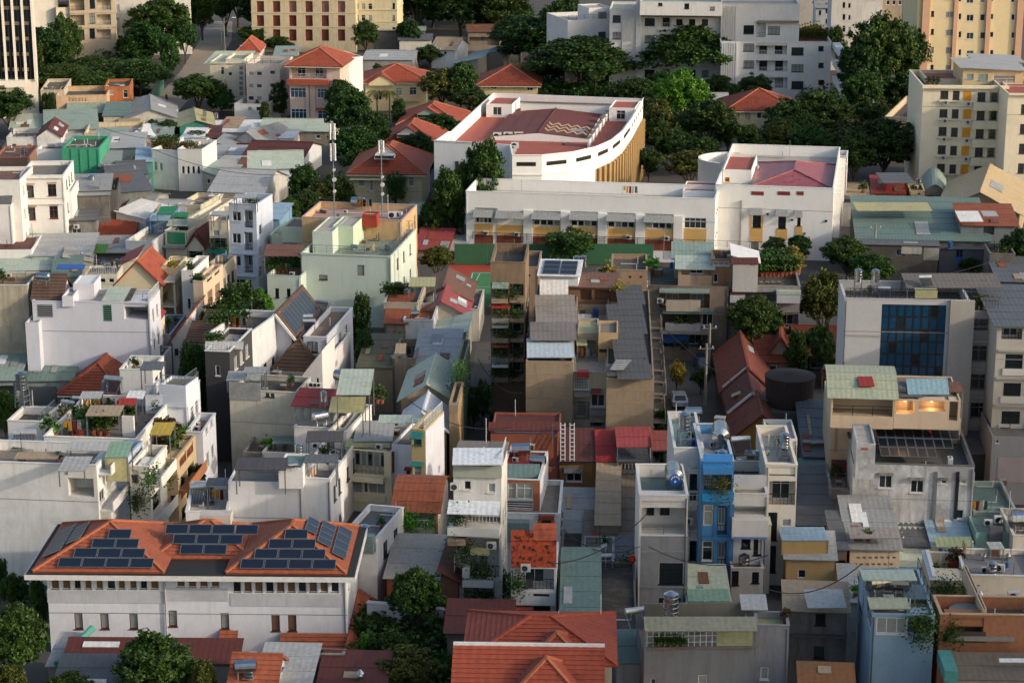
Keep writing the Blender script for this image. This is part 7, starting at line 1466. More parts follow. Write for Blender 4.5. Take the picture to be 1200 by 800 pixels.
tile(600,400)
BR=plaster('9c5a3a',.25)
b=B('tall house with terracotta frame, glazed bays and steel tanks on a brick deck','the terracotta framed house',-62,130,645,1060,d=8,yaw=-6)
b.win('F','w',-20,665,18,738,f=WHITE,g=CURT);b.win('F','w',-45,665,-24,738,f=WHITE,g=GLASS);b.win('F','w',20,665,100,738,f=WHITE,g=CURT);b.win('F','v',-45,742,100,790,f=WHITE,dep=.2);b.win('F','w',-40,815,40,880,f=WHITE,g=CURT);b.win('F','w',-40,930,30,980,f=WHITE)
b.grid('R','w',3,3,.9,1.6,1.6,3.4)
b.body(BR,('flat',.5,SH_ROSE,plaster('c9c7c2',.2)));b.sheet(-62,132,640,575,.3,.9,SH_TEAL,posts=False);item('lying',b,40,520,s=1.25,z=.6);item('lying',b,120,580,s=1.0,z=.3);item('boxes',b,100,505);item('ac',b,15,565,s=1.0);item('pole',b,190,480,s=.6)
b.put('white_side',M().box(0,b.d,-.06,-.003,0,b.h-.1).mesh('white_side',plaster('cfcfcd',.25)),b.fmat('R',0,0))
b=B('brick wall rooftop behind under a long maroon sheet','the brick backed rooftop',-100,220,432,760,d=7,yaw=-3);b.body(plaster('8e4c36',.5),('flat',.2,SH_MAROON));b.sheet(-110,222,420,378,.6,1.2,SH_MAROON,posts=False)

tile(600,600)
b=B('white house with steep broken-tile roof, planted loggia and red hoods','the broken tile house',-5,208,258,640,d=6,yaw=-3)
b.win('F','O',8,262,196,360,dep=1.6,rail=('bar',DARKF,.9),back='w');b.win('F','w',15,452,75,500,f=DARKF);b.win('F','w',100,432,178,498,f=DARKF,g=GLASS)
b.body(plaster('cdcbc6',.25),('flat',.1,DECK));
b.sheet(-5,208,255,130,.1,3.2,roofmat('a84527',.95,'2a1710',.85,big=2.6,name='clay_tile',th=(.53,.57)),posts=False,name='tiled_slope',walls=(plaster('b9b6b0',.3),'LR'))
b.sheet(102,208,128,86,3.3,4.6,TILE_O,posts=False,name='tiled_slope');b.bx('canopy_roof',TILE_O,'F',0,436,98,450,out=1.0);b.bx('balcony_front',plaster('cdcbc6',.25),'F',0,362,205,425,out=.5);hang_plants(b,'F',0,40,345,5,'m',1.0);b.bx('washing',plain('cloth_dark','3a3a44',.9),'F',65,310,100,350,out=.2);b.ac('F',65,270);b.bx('slot',VOID,'F',102,375,175,381,out=.53)
b2=B('white stair house with round ornament window under a little tiled hood','the ornament window house',-60,225,5,300,d=9,yaw=-3);b2.body(plaster('cccdcb',.25),('flat',.4,DECK));o=b2.put('ornament_window',M().cyl((0,-.12,0),(0,.01,0),.75,18).mesh('ornament_window',plain('ornament_tan','a8773e',.7)),b2.fmat('F',*b2.uz('F',162,48)));b2.put('ornament_core',M().cyl((0,-.16,0),(0,-.121,0),.45,18).box(-.16,.16,-.2,-.161,-.16,.16).mesh('ornament_core',[DARKF]),None,o);b2.bx('tiled_hood',TILE_R,'F',125,8,200,26,out=.6);b2.bx('glass_lean',roofmat('6d7f7f',.2,'4d5a5a',.25),'F',-55,30,80,120,out=1.0)

tile(600,400)
b=B('old ochre house with maroon and scarlet sheet roof and white shutters','the ochre shutter house',222,484,568,770,d=8.5,yaw=-3);b.win('F','s',395,590,445,650,f=WHITE);b.win('F','w',255,600,325,655,g=GLASS);b.body(plaster('a2753f',.7),('flat',.05,DECK));b.sheet(225,392,565,405,.3,2.6,roofmat('522a22',.4,'3b201a',.6),posts=False,name='maroon_sheet');b.sheet(392,488,568,412,.3,2.6,roofmat('93281e',.25,'6b1f18',.5),posts=False,name='scarlet_sheet');b.awning('F',245,585,330,.8,.4,SH_DGREY);b.bx('brick_base',plaster('8a4630',.6),'F',225,695,480,730,out=.15)
ld=M()
for(x0)in(0,.9):
 for s in(0,.42):ld.bar((x0+s,0,0),(x0+s,.9,3.6),.04)
 for k in range(9):ld.bar((x0,.1*k,.4*k+.2),(x0+.42,.1*k,.4*k+.2),.03)
p=G(228,560,b.z0+b.h+.6);e=empty('ladder_frame',p);tag(e,'pair of white ladder-like frames leaning by the maroon sheet roof','ladder');link('rungs',ld.mesh('rungs',WHITE),e)
b=B('white house with baluster balcony under a rose-red sheet roof','the baluster house',484,660,600,790,d=8.5,yaw=-2);b.win('F','w',555,635,592,686,f=WHITE,g=GLASS);b.body(plaster('b9b9b6',.4),('flat',.3,DECK_D));b.put('railing',rail_mesh(b.w-.2,1.0,plaster('8f8c86',.5),'baluster'),b.fmat('F',.1,b.h-.3,.1));b.sheet(490,660,498,400,2.6,3.6,SH_ROSE,posts=True);b.sheet(655,750,512,418,2.6,3.4,roofmat('8a4030',.6,'5a2a20',.7),posts=False);b.sheet(490,645,565,500,1.2,1.4,SH_DGREY)

tile(600,600)
for lb,x0,x1,yt,yb,dd,ro,wl in(('long grey sheet roof at the edge of the inner yard',220,420,90,180,9,('sF',1.0,SH_GREY,.3),'8b8a86'),('tan old cement sheet roof sloping to the yard',395,500,60,200,13,('sF',1.8,SH_TAN,.2),'8d8373'),('darker tan cement sheet roof beside the concrete tower',500,600,140,230,15,('sF',2.0,roofmat('7a6c5b',.5,'554a3d',.8),.2),'7d776c'),('grey-brown valley roof in the inner yard',340,470,195,270,8,('sF',1.2,roofmat('746b60',.5,'4a443c',.8),.2),'85807a'),
 ('low rusty roof at the foot of the ochre shutter house',410,580,-10,80,7,('sF',.6,SH_TAN,.2),'7d6a55')):
 b=B(lb,'the '+' '.join(lb.split()[:4]),x0,x1,yt,yb,d=dd,yaw=-3,group='old sheet roofs of the inner yard',cat='shed',name='shed');b.body(plaster(wl,.5),ro)
item('heater','the long grey sheet roof',285,150,z=5.0,s=1.3);item('tank','the valley roof of the inner yard',365,160,z=4.2,s=1.3);item('heater','the tan cement sheet roof',435,170,z=5.4,s=1.2)
b=B('white low yard building with scalloped black parapet','the scalloped yard building',330,478,228,330,d=6,yaw=-3);b.body(plaster('a9a9a8',.4),('flat',.5,roofmat('22211f',.4,'171615',.9)));
b=B('old grey terrace with dark roof beside the broken tile house','the old grey terrace',225,330,230,350,d=7,yaw=-3);b.win('F','w',240,250,262,275);b.body(plaster('84827e',.7),('flat',.6,MOSS));item('boxes',b,290,200,n=2,dx=20)
b=B('dim planted yard shed with red lantern beside the concrete tower','the lantern shed',490,600,260,350,d=6,yaw=-3,cat='shed',name='shed');b.win('F','o',500,265,590,330,dep=2);b.body(plaster('5f5c56',.6),('sF',.6,SH_DGREY,.2));hang_plants(b,'F',500,580,250,8,'o',1.1)
p=G(565,225,4.5);e=empty('red_lantern',p);tag(e,'small round red lantern hanging in the dim yard','lantern');link('globe',M().cyl((0,0,0),(0,0,.5),.3,10,.2).cyl((0,0,-.25),(0,0,0),.15,10,.3).mesh('globe',plain('lantern_red','c03018',.5)),e)
b=B('green sheet roof on a narrow low store in the yard','the green yard roof',232,410,515,640,d=12,yaw=-2,h=5,cat='store',name='store');b.body(plaster('9a8a6c',.4),('sF',1.6,SH_TEAL,.2))
b=B('flat mossy black concrete roof in the yard centre','the mossy black roof',415,590,560,640,d=15,yaw=-2,h=4,cat='store',name='store');b.body(plaster('6a6861',.8),('flat',.3,roofmat('3b3a37',.9,'6a685f',.95,big=.6)))

TB=roofmat('98462f',.5,'63291a',.8,big=.5,name='villa_tile')
b=B('large bright orange tiled hall roof with small gables, bottom centre','the big orange hall',-200,470,640,800,d=6,yk=None,yaw=-2,h=7,name='hall',cat='hall');b.body(plaster('a39a8a',.3),('flat',.05,None))
hw,hd=b.w,b.d;hip_part(b,-.4,hw+.3,-3,hd+.8,b.h+.05,1.7,TB,TB);gc=b.uz('F',210,640)[0];hip_part(b,gc-2.1,gc+2.1,-2.9,1.6,b.h+.2,1.35,TB,RIDGE)
tile(600,600)
b=B('front section of orange tiled roof with white verge, bottom edge','the front orange section',-268,415,830,960,d=7,yaw=-2,h=8,name='hall',cat='hall');b.body(plaster('b5aea2',.3),('gx',1.8,TB,.3,WHITE))
gc=b.uz('F',160,800)[0];hip_part(b,gc-2.3,gc+2.3,-1.2,3.6,b.h+.15,1.7,TB,RIDGE);

tile(600,400)
def rakes(b,ri,mat=None,back=True):
 m=M()
 for y in((-.3,b.d+.3)if back else(-.3,)):
  m.bar((-.3,y,b.h+.08),(b.w/2,y,b.h+ri+.18),.12).bar((b.w+.3,y,b.h+.08),(b.w/2,y,b.h+ri+.18),.12)
 b.put('verge',m.mesh('verge',mat or WHITE))
b=B('long old dark orange tiled roof with skylight beside the car street','the long tiled house',996,1212,222,330,d=15,yaw=-2.5);b.body(plaster('a0743f',.6),('gy',2.4,TILE_D,.5))
b.put('skylight',M().box(-.5,.5,-1.1,1.1,0,.08).mesh('skylight',plain('skylight_pane','b9c0c2',.3)),Matrix.Translation((b.w*.66,10,b.h+2.4*.68+.22))@Matrix.Rotation(.5,4,'Y'))
b=B('dark orange tiled side wing right of the long tiled roof','the tiled side wing',1150,1300,90,200,d=8,yaw=-2.5);b.win('F','w',1200,110,1240,150);b.body(plaster('8f7f68',.6),('gx',1.8,TILE_D,.4))
b=B('maroon roof with white verge lines below the long tiled roof','the verge lined roof',1022,1225,335,450,d=9,yaw=-2.5);b.body(plaster('b0803f',.4),('gy',2.2,roofmat('5f2b20',.4,'43211a',.75,name='roofing'),.3));rakes(b,2.2)
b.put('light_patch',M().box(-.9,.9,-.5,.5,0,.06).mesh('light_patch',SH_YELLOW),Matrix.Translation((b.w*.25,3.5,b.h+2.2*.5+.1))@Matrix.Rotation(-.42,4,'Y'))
b=B('lower red tiled roof sloping toward the blue house','the lower tiled roof',1050,1290,440,560,d=8,yaw=-2.5);b.body(plaster('a97c36',.4),('gy',2.2,TILE_D,.4))
tile(900,400)
b=B('pair of small orange tiled roofs under the trees','the small orange roofs',0,110,70,190,d=14,yaw=-6);b.body(plaster('9b8b72',.5),('gy',2.2,TILE_D,.4))
b=B('small orange tile pavilion by the hotel wall','the orange pavilion',285,345,150,230,d=8,yaw=-6);b.body(plaster('8d7d68',.5),('hip',1.8,TILE_O,.3))
b=B('dark terrace house with clay roofs behind the street trees','the dim clay house',130,340,60,180,d=10,yaw=-4);b.win('F','O',140,70,330,140,back='w',rail=('bar',DARKF,1));b.body(plaster('6d6860',.6),('gx',2.0,TILE_D,.4))
b=B('rooftop under a big round dark brown fabric drum','the fabric drum house',-5,225,330,520,d=8,yaw=-4);b.body(plaster('5a5753',.6),('flat',.3,DECK_D))
m=M();m.cyl((b.w/2,b.d/2,b.h-.2),(b.w/2,b.d/2,b.h+2.9),b.w/2-.1,28,b.w/2+.15).cyl((b.w/2,b.d/2,b.h+2.9),(b.w/2,b.d/2,b.h+3.3),b.w/2+.15,28,.4);b.put('fabric_drum',m.mesh('fabric_drum',roofmat('3a2e27',.4,'29211c',.9,name='dark_fabric')))

tile(600,400)
NW=plaster('d8d2c8',.2);BLU=plaster('4784b2',.3)
b=B('slim house with pale blue roof terrace, green floor and two steel tanks','the slim terrace house',760,898,500,1100,d=13,yk=330,yaw=-1)
b.body(plaster('c9c6c0',.25),('flat',.9,roofmat('7fa5a0',.3,'5a7a76',.8)));item('talltank',b,806,505,s=1.5);item('lying',b,850,370,s=1.1,rz=0);item('bluetank',b,845,500,s=1.0);item('pole',b,820,330,s=.4)
b=B('bright blue narrow house with white louvred door and planted balconies','the bright blue house',888,1040,560,1180,d=14,yk=385,yaw=-1)
b.win('F','O',900,608,1028,696,dep=1.5);b.win('F','g',898,768,940,862,f=WHITE,g=CURT);b.win('F','O',962,770,1008,905,dep=1.0,rail=('bar',DARKF,.9),back='d');b.win('F','w',892,935,940,1025,f=WHITE,g=GLASS);b.win('F','O',962,938,1004,1065,dep=1.0,rail=('bar',DARKF,.9),back='d')
u0,ww,z,hh=b.rect('F',902,612,938,694);
b.body(BLU,('flat',.9,plaster('a9acad',.3),plaster('b3b6b8',.2)),fm=WHITE);a_,p_=win_mesh(ww,hh,'s',WHITE,GLASS2);o=b.put('shutter',a_,b.fmat('F',u0,z,-1.4));b.put('pane',p_,None,o)
b.bx('blue_hood',roofmat('3d7fb5',.2,'2a6090',.5),'F',892,570,1034,602,out=1.2);b.bx('blue_cloth',plain('blue_cloth','3f87c4',.8),'F',898,528,1032,562,out=.15);b.bx('balcony_front',plaster('2a8ec9',.15),'F',890,700,1036,738,out=.7);b.bx('pilaster',plaster('37719f',.25),'F',940,765,958,1170,out=.12);b.bx('pilaster',plaster('37719f',.25),'F',1014,765,1036,1170,out=.3);b.bx('ledge',plaster('37719f',.25),'F',888,910,1036,925,out=.35)
hang_plants(b,'F',940,1010,690,7,'o',1.2)
item('lying',b,975,495,s=1.9,rz=1.5);item('boxes',b,990,390,s=1.6)
b=B('white narrow house with barred windows between the terrace house and the blue house','the barred white house',826,888,605,1110,d=8,yaw=-1);b.win('F','b',832,620,868,690,f=DARKF,g=GLASS);b.win('F','O',824,790,868,900,dep=.9,rail=('bar',WHITE,.8),back='d');b.win('F','w',832,930,862,1020,f=DARKF,g=GLASS);b.win('F','w',834,708,866,740,f=DARKF);b.body(plaster('d9cfc3',.2),('flat',.8,DECK));b.balcony('F',826,738,880,.9,('bar',WHITE,.8));b.balcony('F',822,905,880,.9,('bar',WHITE,.8));b.ac('F',826,850)
b=B('white-grey tall house with tank under blue crest board and grey side wall','the crest tank house',598,826,722,1325,d=10,yk=575,yaw=-1)
b.win('F','O',608,745,820,905,dep=2.6,rail=('wire',GALV,.7));b.win('F','b',690,1034,802,1135,f=DARKF,g=GLASS2);b.win('F','b',686,1200,790,1262,f=DARKF,g=GLASS2)
u0,ww,z,hh=b.rect('F',700,750,748,868)
b.body(plaster('d8d2ca',.2),('flat',1.1,SH_TEAL,plaster('dcd6cc',.2)));
for(xa,xb,st,g_)in((640,672,'g',GLASS),(702,748,'d',GLASS)):
 u0,ww,z,hh=b.rect('F',xa,752,xb,862);a_,p_=win_mesh(ww,hh,st,DARKF,g_);o=b.put('door',a_,b.fmat('F',u0,z,-2.5));b.put('pane',p_,None,o)
GRW=plaster('8a8a8a',.45);u0,ww,z,hh=b.rect('F',598,912,826,1325);

def proud_wall(b,x0,y0,x1,y1,mat,holes,out=.03):
 U0,Wd,Z,Hh=b.rect('F',x0,y0,x1,y1);hs=[]
 for h in holes:
  a=b.rect('F',*h);hs.append((a[0]-U0,a[0]-U0+a[1],a[2]-Z,a[2]-Z+a[3]))
 us=sorted({0,Wd}|{v for q in hs for v in q[:2]});zs=sorted({0,Hh}|{v for q in hs for v in q[2:]});m=M()
 for i in range(len(us)-1):
  for j in range(len(zs)-1):
   uc,zc=(us[i]+us[i+1])/2,(zs[j]+zs[j+1])/2
   if any(a<uc<c and d_<zc<e for a,c,d_,e in hs):continue
   m.add([(us[i],-out,zs[j]),(us[i+1],-out,zs[j]),(us[i+1],-out,zs[j+1]),(us[i],-out,zs[j+1])],[(0,1,2,3)])
 m.add([(0,-out,Hh),(Wd,-out,Hh),(Wd,0,Hh),(0,0,Hh)],[(0,1,2,3)]);m.add([(Wd,-out,0),(Wd,0,0),(Wd,0,Hh),(Wd,-out,Hh)],[(0,1,2,3)]);b.put('rendered_front',m.mesh('rendered_front',mat),b.fmat('F',U0,Z))
proud_wall(b,600,912,825,1320,GRW,[(688,1032,804,1137),(684,1198,792,1264)])
b.bx('ledge',GRW,'F',602,985,824,990,out=.1);b.bx('ledge',GRW,'F',602,1150,824,1155,out=.1)
p=b.top(758,690);T_=empty('water_tank',p,0);tag(T_,'big steel water tank with a round blue crest plate on the crest tank house','water tank','steel water tanks on the roofs');
s_=1.3;m=M().cyl((0,-.9,1.1),(0,.9,1.1),.56,20);
for k in range(4):m.cyl((0,-.7+k*.42,1.1),(0,-.62+k*.42,1.1),.59,20)
m.cyl((0,-1.05,1.1),(0,-.9,1.1),.3,20,.56);link('tank',m.mesh('tank',STEEL),T_);T_.scale=(s_,)*3
l=M();
for y_ in(-.6,.6):l.bar((-.5,y_,0),(-.38,y_,.7),.04).bar((.5,y_,0),(.38,y_,.7),.04).bar((-.5,y_,.6),(.5,y_,.6),.04)
l.bar((.38,-.6,.6),(.38,.6,.6),.04);link('stand',l.mesh('stand',GALV),T_)
cp=link('crest_plate',M().cyl((0,-1.12,.98),(0,-1.07,.98),.40,24).mesh('crest_plate',plain('crest_blue','1c4f9c',.4)),T_)
mk=M()
for k in range(6):t=pi*.12+pi*.76*k/5;mk.bar((cos(t)*.27,-1.13,.98+sin(t)*.27-.05),(cos(t)*.27,-1.13,.98+sin(t)*.27+.06),.035)
mk.cyl((0,-1.14,.9),(0,-1.121,.9),.11,3);link('crest_marks',mk.mesh('crest_marks',WHITE),T_)

tile(600,400)
b=B('cream-white house with rounded balcony, rooftop heaters and shiny ducts','the rounded balcony house',1036,1200,715,1180,d=13,yk=560,yaw=-2)
b.win('F','o',1042,770,1195,812,dep=1.6);b.win('F','w',1075,910,1118,968,f=DARKF,g=GLASS);b.win('F','w',1132,910,1170,1000,f=DARKF,g=GLASS);b.body(NW,('flat',.9,DECK_D));b.bx('balcony_front',NW,'F',1028,818,1194,902,out=1.1);b.bx('blue_line',plaster('6a7fae',.2),'F',1030,898,1194,904,out=1.13);item('heater',b,1075,520,s=1.5,z=1.2);item('lying',b,1075,580,s=.7);item('lying',b,1120,560,s=.9);item('tank',b,1160,600,s=1.2);b.sheet(1040,1195,720,690,.6,.7,SH_TAN,posts=False)
u=B(None,None,1040,1195,628,712,d=.3,yaw=-2,on=b,h=2.0);u.body(plaster('c0bfc0',.3),('flat',.1,None))
item('cowl',b,1090,700,s=1.2,n=4,dx=18);
tile(900,400)
b=B('white narrow tower house with open pipe stand of tanks on its terrace','the pipe stand tower',-10,138,578,1140,d=13,yk=395,yaw=-2);b.win('F','o',5,585,130,632,dep=1.2);b.win('F','O',5,655,135,765,dep=1.6,back='w');b.win('F','w',0,800,40,930,f=DARKF,g=GLASS);b.win('F','g',66,830,108,866,f=WHITE,g=CURT);b.win('F','w',0,955,35,1080,f=DARKF,g=GLASS);b.body(plaster('d9cfbf',.2),('flat',.9,roofmat('8d948f',.3,'6d736e',.8)));item('talltank',b,75,565,s=1.2);item('boxes',b,25,735,z=-4.2,s=1.6)
b=B('small white roof box beyond the white tower terrace','the white roof box',0,138,455,900,d=6,yaw=-2)
b.body(NW,('flat',.3,DECK_L))
tile(600,600)
b=B('pale green sheet roof on rose base squeezed beside the concrete tower','the rose base store',822,1026,430,560,d=10,yk=285,yaw=-1,cat='store',name='store');b.body(plaster('8c5a5c',.35),('sF',.8,SH_PALE,.1));b.sheet(826,1022,420,360,.15,.5,roofmat('7a9c86',.3,'4c6f59',.6),posts=False);item('talltank','the rose base store',858,380,z=4.5,s=1.1);item('boxes',b,890,370)
b=B('cream vertical-blind apartment front right of the rounded balcony house','the blind front house',1158,1215,440-380,380,d=8,yaw=-2);b.win('F','w',1165,-60+80,1190,110,f=DARKF,g=GLASS);b.body(plaster('cfc6b5',.25),('flat',.5,DECK))
b=B('dark gap house with barred shutters below the rounded balcony house','the barred gap house',1028,1180,262,420,d=7,yaw=-2);b.win('F','b',1030,275,1062,340,f=DARKF,g=GLASS);b.win('F','b',1125,280,1158,330,f=DARKF,g=GLASS);b.body(plaster('b5b0a6',.4),('flat',.4,DECK))
item('talltank','the grey worn roof by the gap house',1098,355,z=6.5,s=1.5)

b=B('grey rendered building with white grid windows and olive sheet verandah roof','the grid verandah building',620,1140,640,980,d=6.5,yaw=2);b.win('F','w',650,778,676,830,f=WHITE,g=GLASS2);b.win('F','w',872,762,916,830,f=WHITE,g=CURT);b.body(plaster('77787a',.4),('flat',.05,DECK));
b.sheet(622,1150,560,490,2.2,2.7,roofmat('8b8a74',.4,'67654f',.7),posts=True);b.put('grid_window',rail_mesh(b.w*.64,2.0,WHITE,'mesh'),b.fmat('F',.2,b.h,-.05));b.put('olive_panel',M().box(0,b.w*.34,-.05,.05,0,2.1).mesh('olive_panel',roofmat('9c9f7a',.2,'7d805e',.7)),b.fmat('F',b.w*.65,b.h,-.05));b.put('back_room',M().box(.3,b.w-.3,3.5,3.7,.01,2.2).mesh('back_room',plaster('6b6a60',.4)),b.fmat('F',0,b.h));item('potm',b,680,640,n=5,dx=30,s=1.0)
item('talltank',b,742,565,s=1.6,z=.6)
b=B('pale teal roofed hut with white dome vent beside the grid verandah building','the teal domed hut',490,622,705,900,d=9,yk=600,yaw=2);b.body(plaster('98989a',.4),('sF',.8,SH_TEAL,.2));item('heater',b,590,545,s=1.5,z=2.5)
b=B('worn grey building with small white window in front right','the worn grey front',1142,1300,530,960,d=8,yk=465,yaw=-4);b.win('F','w',1165,725,1200,782,f=WHITE,g=CURT);b.body(plaster('85868a',.5),('flat',.5,SH_YELLOW));b.sheet(1075,1200,460,385,.8,1.4,SH_LGREY,posts=False)
tile(900,600)
item('talltank',b,58,500-20,s=1.2,z=-.3);item('potr',b,80,520,n=1,s=1.2)

b=B('yellow plastered cabin house with blue-grey roof step and solar heater','the yellow plaster house',88,312,215,420,d=8,yk=135,yaw=-4);b.win('F','g',140,270,178,308,f=WHITE,g=GLASS);b.body(plaster('bd9a66',.2),('sF',.9,SH_LGREY,.3));b.sheet(65,285,135,70,1.4,1.6,SH_BLUE,posts=False,walls=(plaster('b9975f',.2),'FR'));item('heater',b,260,190,s=1.6,z=.8);item('lying',b,262,150,z=1.6,s=.9)
u=b
b=B('cream shed with two-tier grey sheet roof and dotted vent holes','the dotted vent shed',385,618,170,360,d=16,yk=-5,yaw=-3);
for i in range(8):b.win('F','o',414+i*28,208,426+i*28,217,dep=.2);b.win('F','o',400+i*28,240,411+i*28,248,dep=.2)
b.body(plaster('c9b394',.3),('sF',1.4,SH_GREY,.3));b.sheet(385,622,125,70,.9,1.3,roofmat('8a837b',.4,'5d564f',.7),posts=False);item('potm',b,465,250,z=-2,n=1,s=1.2);
b=B('dim brown gap house with plants between cabin and dotted shed','the planted gap house',312,370,175,380,d=8,yaw=-3);b.win('F','O',315,225,365,260,rail=('bar',DARKF,.8));b.body(plaster('7a6a5c',.6),('sF',.6,SH_DGREY,.2));item('potm','the planted gap',345,345,s=2.4,n=3,dx=18)
b=B('black roofed lane house left of the dotted shed','the black lane house',135,360,60,200,d=14,yaw=-3);b.body(plaster('4c4744',.6),('sF',1.0,SH_DGREY,.2))
for lb,x0,x1,yt,yb,dd,ro,wl in(('flat dark grey sheet roof right of the dotted shed',612,772,160,260,15,('sF',1.2,SH_DGREY,.2),'8c7f70'),('green tinted translucent sheet roof in the row',622,775,255,330,9,('sF',1.0,SH_PALE,.2),'7f8272'),('pale blue and green sheet roof with two air conditioners',778,965,180,280,11,('sF',1.4,SH_BLUE,.2),'7f9088')):
 b=B(lb,'the '+' '.join(lb.split()[:4]),x0,x1,yt,yb,d=dd,yaw=-3,group='sheet roofs in a row right of the dotted shed',cat='shed',name='shed');b.body(plaster(wl,.5),ro)
item('ac',b,805,135,z=.5,s=1.2);item('ac',b,945,145,z=.5,s=1.2);b.sheet(790,965,165,115,.8,1.2,roofmat('8c9671',.3,'656d4e',.6),posts=False)

b=B('tall sooty grey wall house with stained window and two-tone tin roof','the sooty tin house',85,372,455,800,d=9,yk=370,yaw=-5);b.win('F','w',222,470,272,528,f=DARKF,g=GLASS);b.win('F','w',215,628,265,682,f=DARKF,g=GLASS2);b.body(plaster('6f6c69',.9),('sF',.8,SH_TAN,.3));b.sheet(185,370,450,362,.9,1.4,SH_LGREY,posts=False);b.bx('ledge',plaster('5a5855',.8),'F',110,570,370,580,out=.4);b.bx('pipe',GALV,'F',368,480,374,760,out=.2)
b=B('small light sheet roof between the sooty house and the blue house','the light link roof',350,425,420,560,d=7,yaw=-5);b.body(plaster('8f9498',.4),('sF',.6,SH_LGREY,.2));item('potb',b,410,400,s=1.3)
b=B('low rusty orange and olive tin roof at the bottom edge','the rusty bottom roof',150,400,800,900,d=9,yk=740,yaw=-5,h=5,cat='shed',name='shed');b.body(plaster('5f5c58',.7),('sF',.6,roofmat('84552f',.9,'5f5a3c',.8,big=.8),.2))

LB=plaster('8ba3b3',.22)
b=B('light blue corner house with glazed sunroom, creeper and tanks on top','the light blue house',488,782,478,960,d=13,yk=262,yaw=-3)
b.win('F','w',508,494,650,568,f=WHITE,g=CURT);b.win('F','O',656,490,765,562,dep=1.8);b.win('L','w',462,455,490,545,f=WHITE,g=GLASS2);b.win('L','v',428,450,442,480,f=DARKF);b.body(LB,('flat',.35,DECK));hang_plants(b,'F',690,765,545,14,'m',1.4)
b.sheet(478,668,455,400,.7,1.0,roofmat('a9ad93',.3,'7d8069',.7),posts=True);b.sheet(640,750,410,340,.4,.8,roofmat('55707a',.3,'3c4f57',.6),posts=False);b.sheet(445,700,322,270,2.2,2.4,SH_PALE,walls=(LB,'L'));item('lying',b,530,395,s=1.8,rz=.3);item('lying',b,590,350,s=1.6,rz=-.2,z=.8);item('tank',b,600,390,s=.9);item('pole',b,560,330,s=.7);b.rails('R',1.0,'wire',DARKF);b.bx('side_bin',roofmat('4d8f86',.2,'386b65',.6),'R',790,690,830,750,out=1.0)

b=B('wide flat roofed building with grey sheet deck and cream side wall','the wide grey deck building',905,1290,295,480,d=12,yk=170,yaw=-3);b.body(plaster('d2c6b2',.25),('flat',.4,roofmat('777472',.3,'5c5754',.7),WHITE));item('ac',b,1015,285,s=1.3);item('ac',b,1085,280,s=1.5,n=1);item('bluetank',b,1120,260,s=.7);b.sheet(1040,1110,175,140,1.4,1.5,SH_LGREY,posts=True);item('boxes',b,1080,200,s=1.5);item('cowl',b,1125,225)
b=B('white framed open roof terrace with a glazed planted balcony','the white framed terrace',760,940,318,700,d=10,yk=185,yaw=-5);b.win('F','O',765,322,932,386,dep=3.0,rail=('wire',GALV,.7));b.body(plaster('cbbd9f',.25),('flat',1.4,DECK,WHITE));hang_plants(b,'F',770,930,378,14,'m',1.4);item('potr',b,860,270,s=1.8,n=2,dx=18);item('chair',b,870,290,n=2,dx=12,s=1.4);item('laundry',b,800,250,s=1.1)
b.put('frame_beam',M().box(.2,.5,.2,b.d-.2,b.h+.09,b.h+.3).mesh('frame_beam',WHITE),b.fmat('F',b.w*.72,0)if False else Matrix.Identity(4))

OG=roofmat('a8704e',.5,'7d5340',.9,name='orange_plaster',big=.35)
b=B('orange plastered building with soot band and round disc on its roof','the orange plastered building',808,1330,478,960,d=10,yk=390,yaw=-2);b.win('F','o',836,492,1012,584,dep=1.6);b.body(OG,('flat',1.0,DECK_D,plaster('c9a884',.5)));b.put('roof_disc',M().cyl((2.4,2.0,b.h-.7),(2.4,2.0,b.h-.45),1.4,32).mesh('roof_disc',plaster('747a74',.5)));b.put('soot_band',M().box(.3,b.w*.42,-.02,-.003,0,.9).mesh('soot_band',plaster('4b4038',.9)),b.fmat('F',0,b.uz('F',900,620)[1]+.2));b.put('planter',M().box(.6,5.6,-.5,-.003,0,.2).mesh('planter',CONC),b.fmat('F',0,b.uz('F',900,590)[1]));item('ac',b,1150,415,s=1.6,rz=0);item('ac',b,1190,425,s=1.4);item('boxes',b,1110,430,s=1.5);item('cowl',b,990,420,s=1.4);u=B(None,None,1008,1025,455,480,d=9,yaw=-2,on=b,h=1.3);u.body(plaster('d2b592',.4),('flat',.1,None));hang_plants(b,'F',840,880,575,5,'m',.9)
b=B('brown ribbed sheet roof with white gutter at the bottom right','the bottom ribbed roof',862,1330,780,900,d=8,yk=690,yaw=-2,h=5.5,cat='shed',name='shed');b.body(plaster('a09786',.4),('sF',.5,roofmat('75695a',.4,'564a3d',.7),.2));b.sheet(1085,1330,705,685,.9,1.1,SH_WHITE,posts=False)
b=B('narrow dark cleft house between light blue and orange buildings','the cleft house',785,806,640,900,d=8,yaw=-3);b.body(plaster('6e4a38',.6),('flat',.3,MOSS))

tile(900,400)
b=B('teal flat roof courtyard house with tall air conditioners on the wall','the teal courtyard house',965,1170,800,960,d=14,yk=655,yaw=-3);b.body(plaster('9aa39a',.4),('flat',.4,SH_TEAL));item('boxes',b,1110,670,s=1.2)
tile(900,600)
b=B('green walled low block carrying two air conditioners','the twin unit block',975,1165,95,260,d=7,yaw=-3);b.body(plaster('7fa095',.3),('flat',.3,SH_TEAL));item('ac',b,1083,55,s=1.7,rz=0);item('ac',b,1143,60,s=1.7,rz=0);b.bx('wrapped_board',plain('grey_cloth','55565a',.9),'F',1035,60,1100,135,out=.3)
b=B('white box with shiny tank at the right edge','the right edge tank box',1150,1300,110,300,d=7,yaw=-3);b.body(plaster('d2c8b6',.3),('flat',.5,DECK));item('lying',b,1190,95,s=1.8)

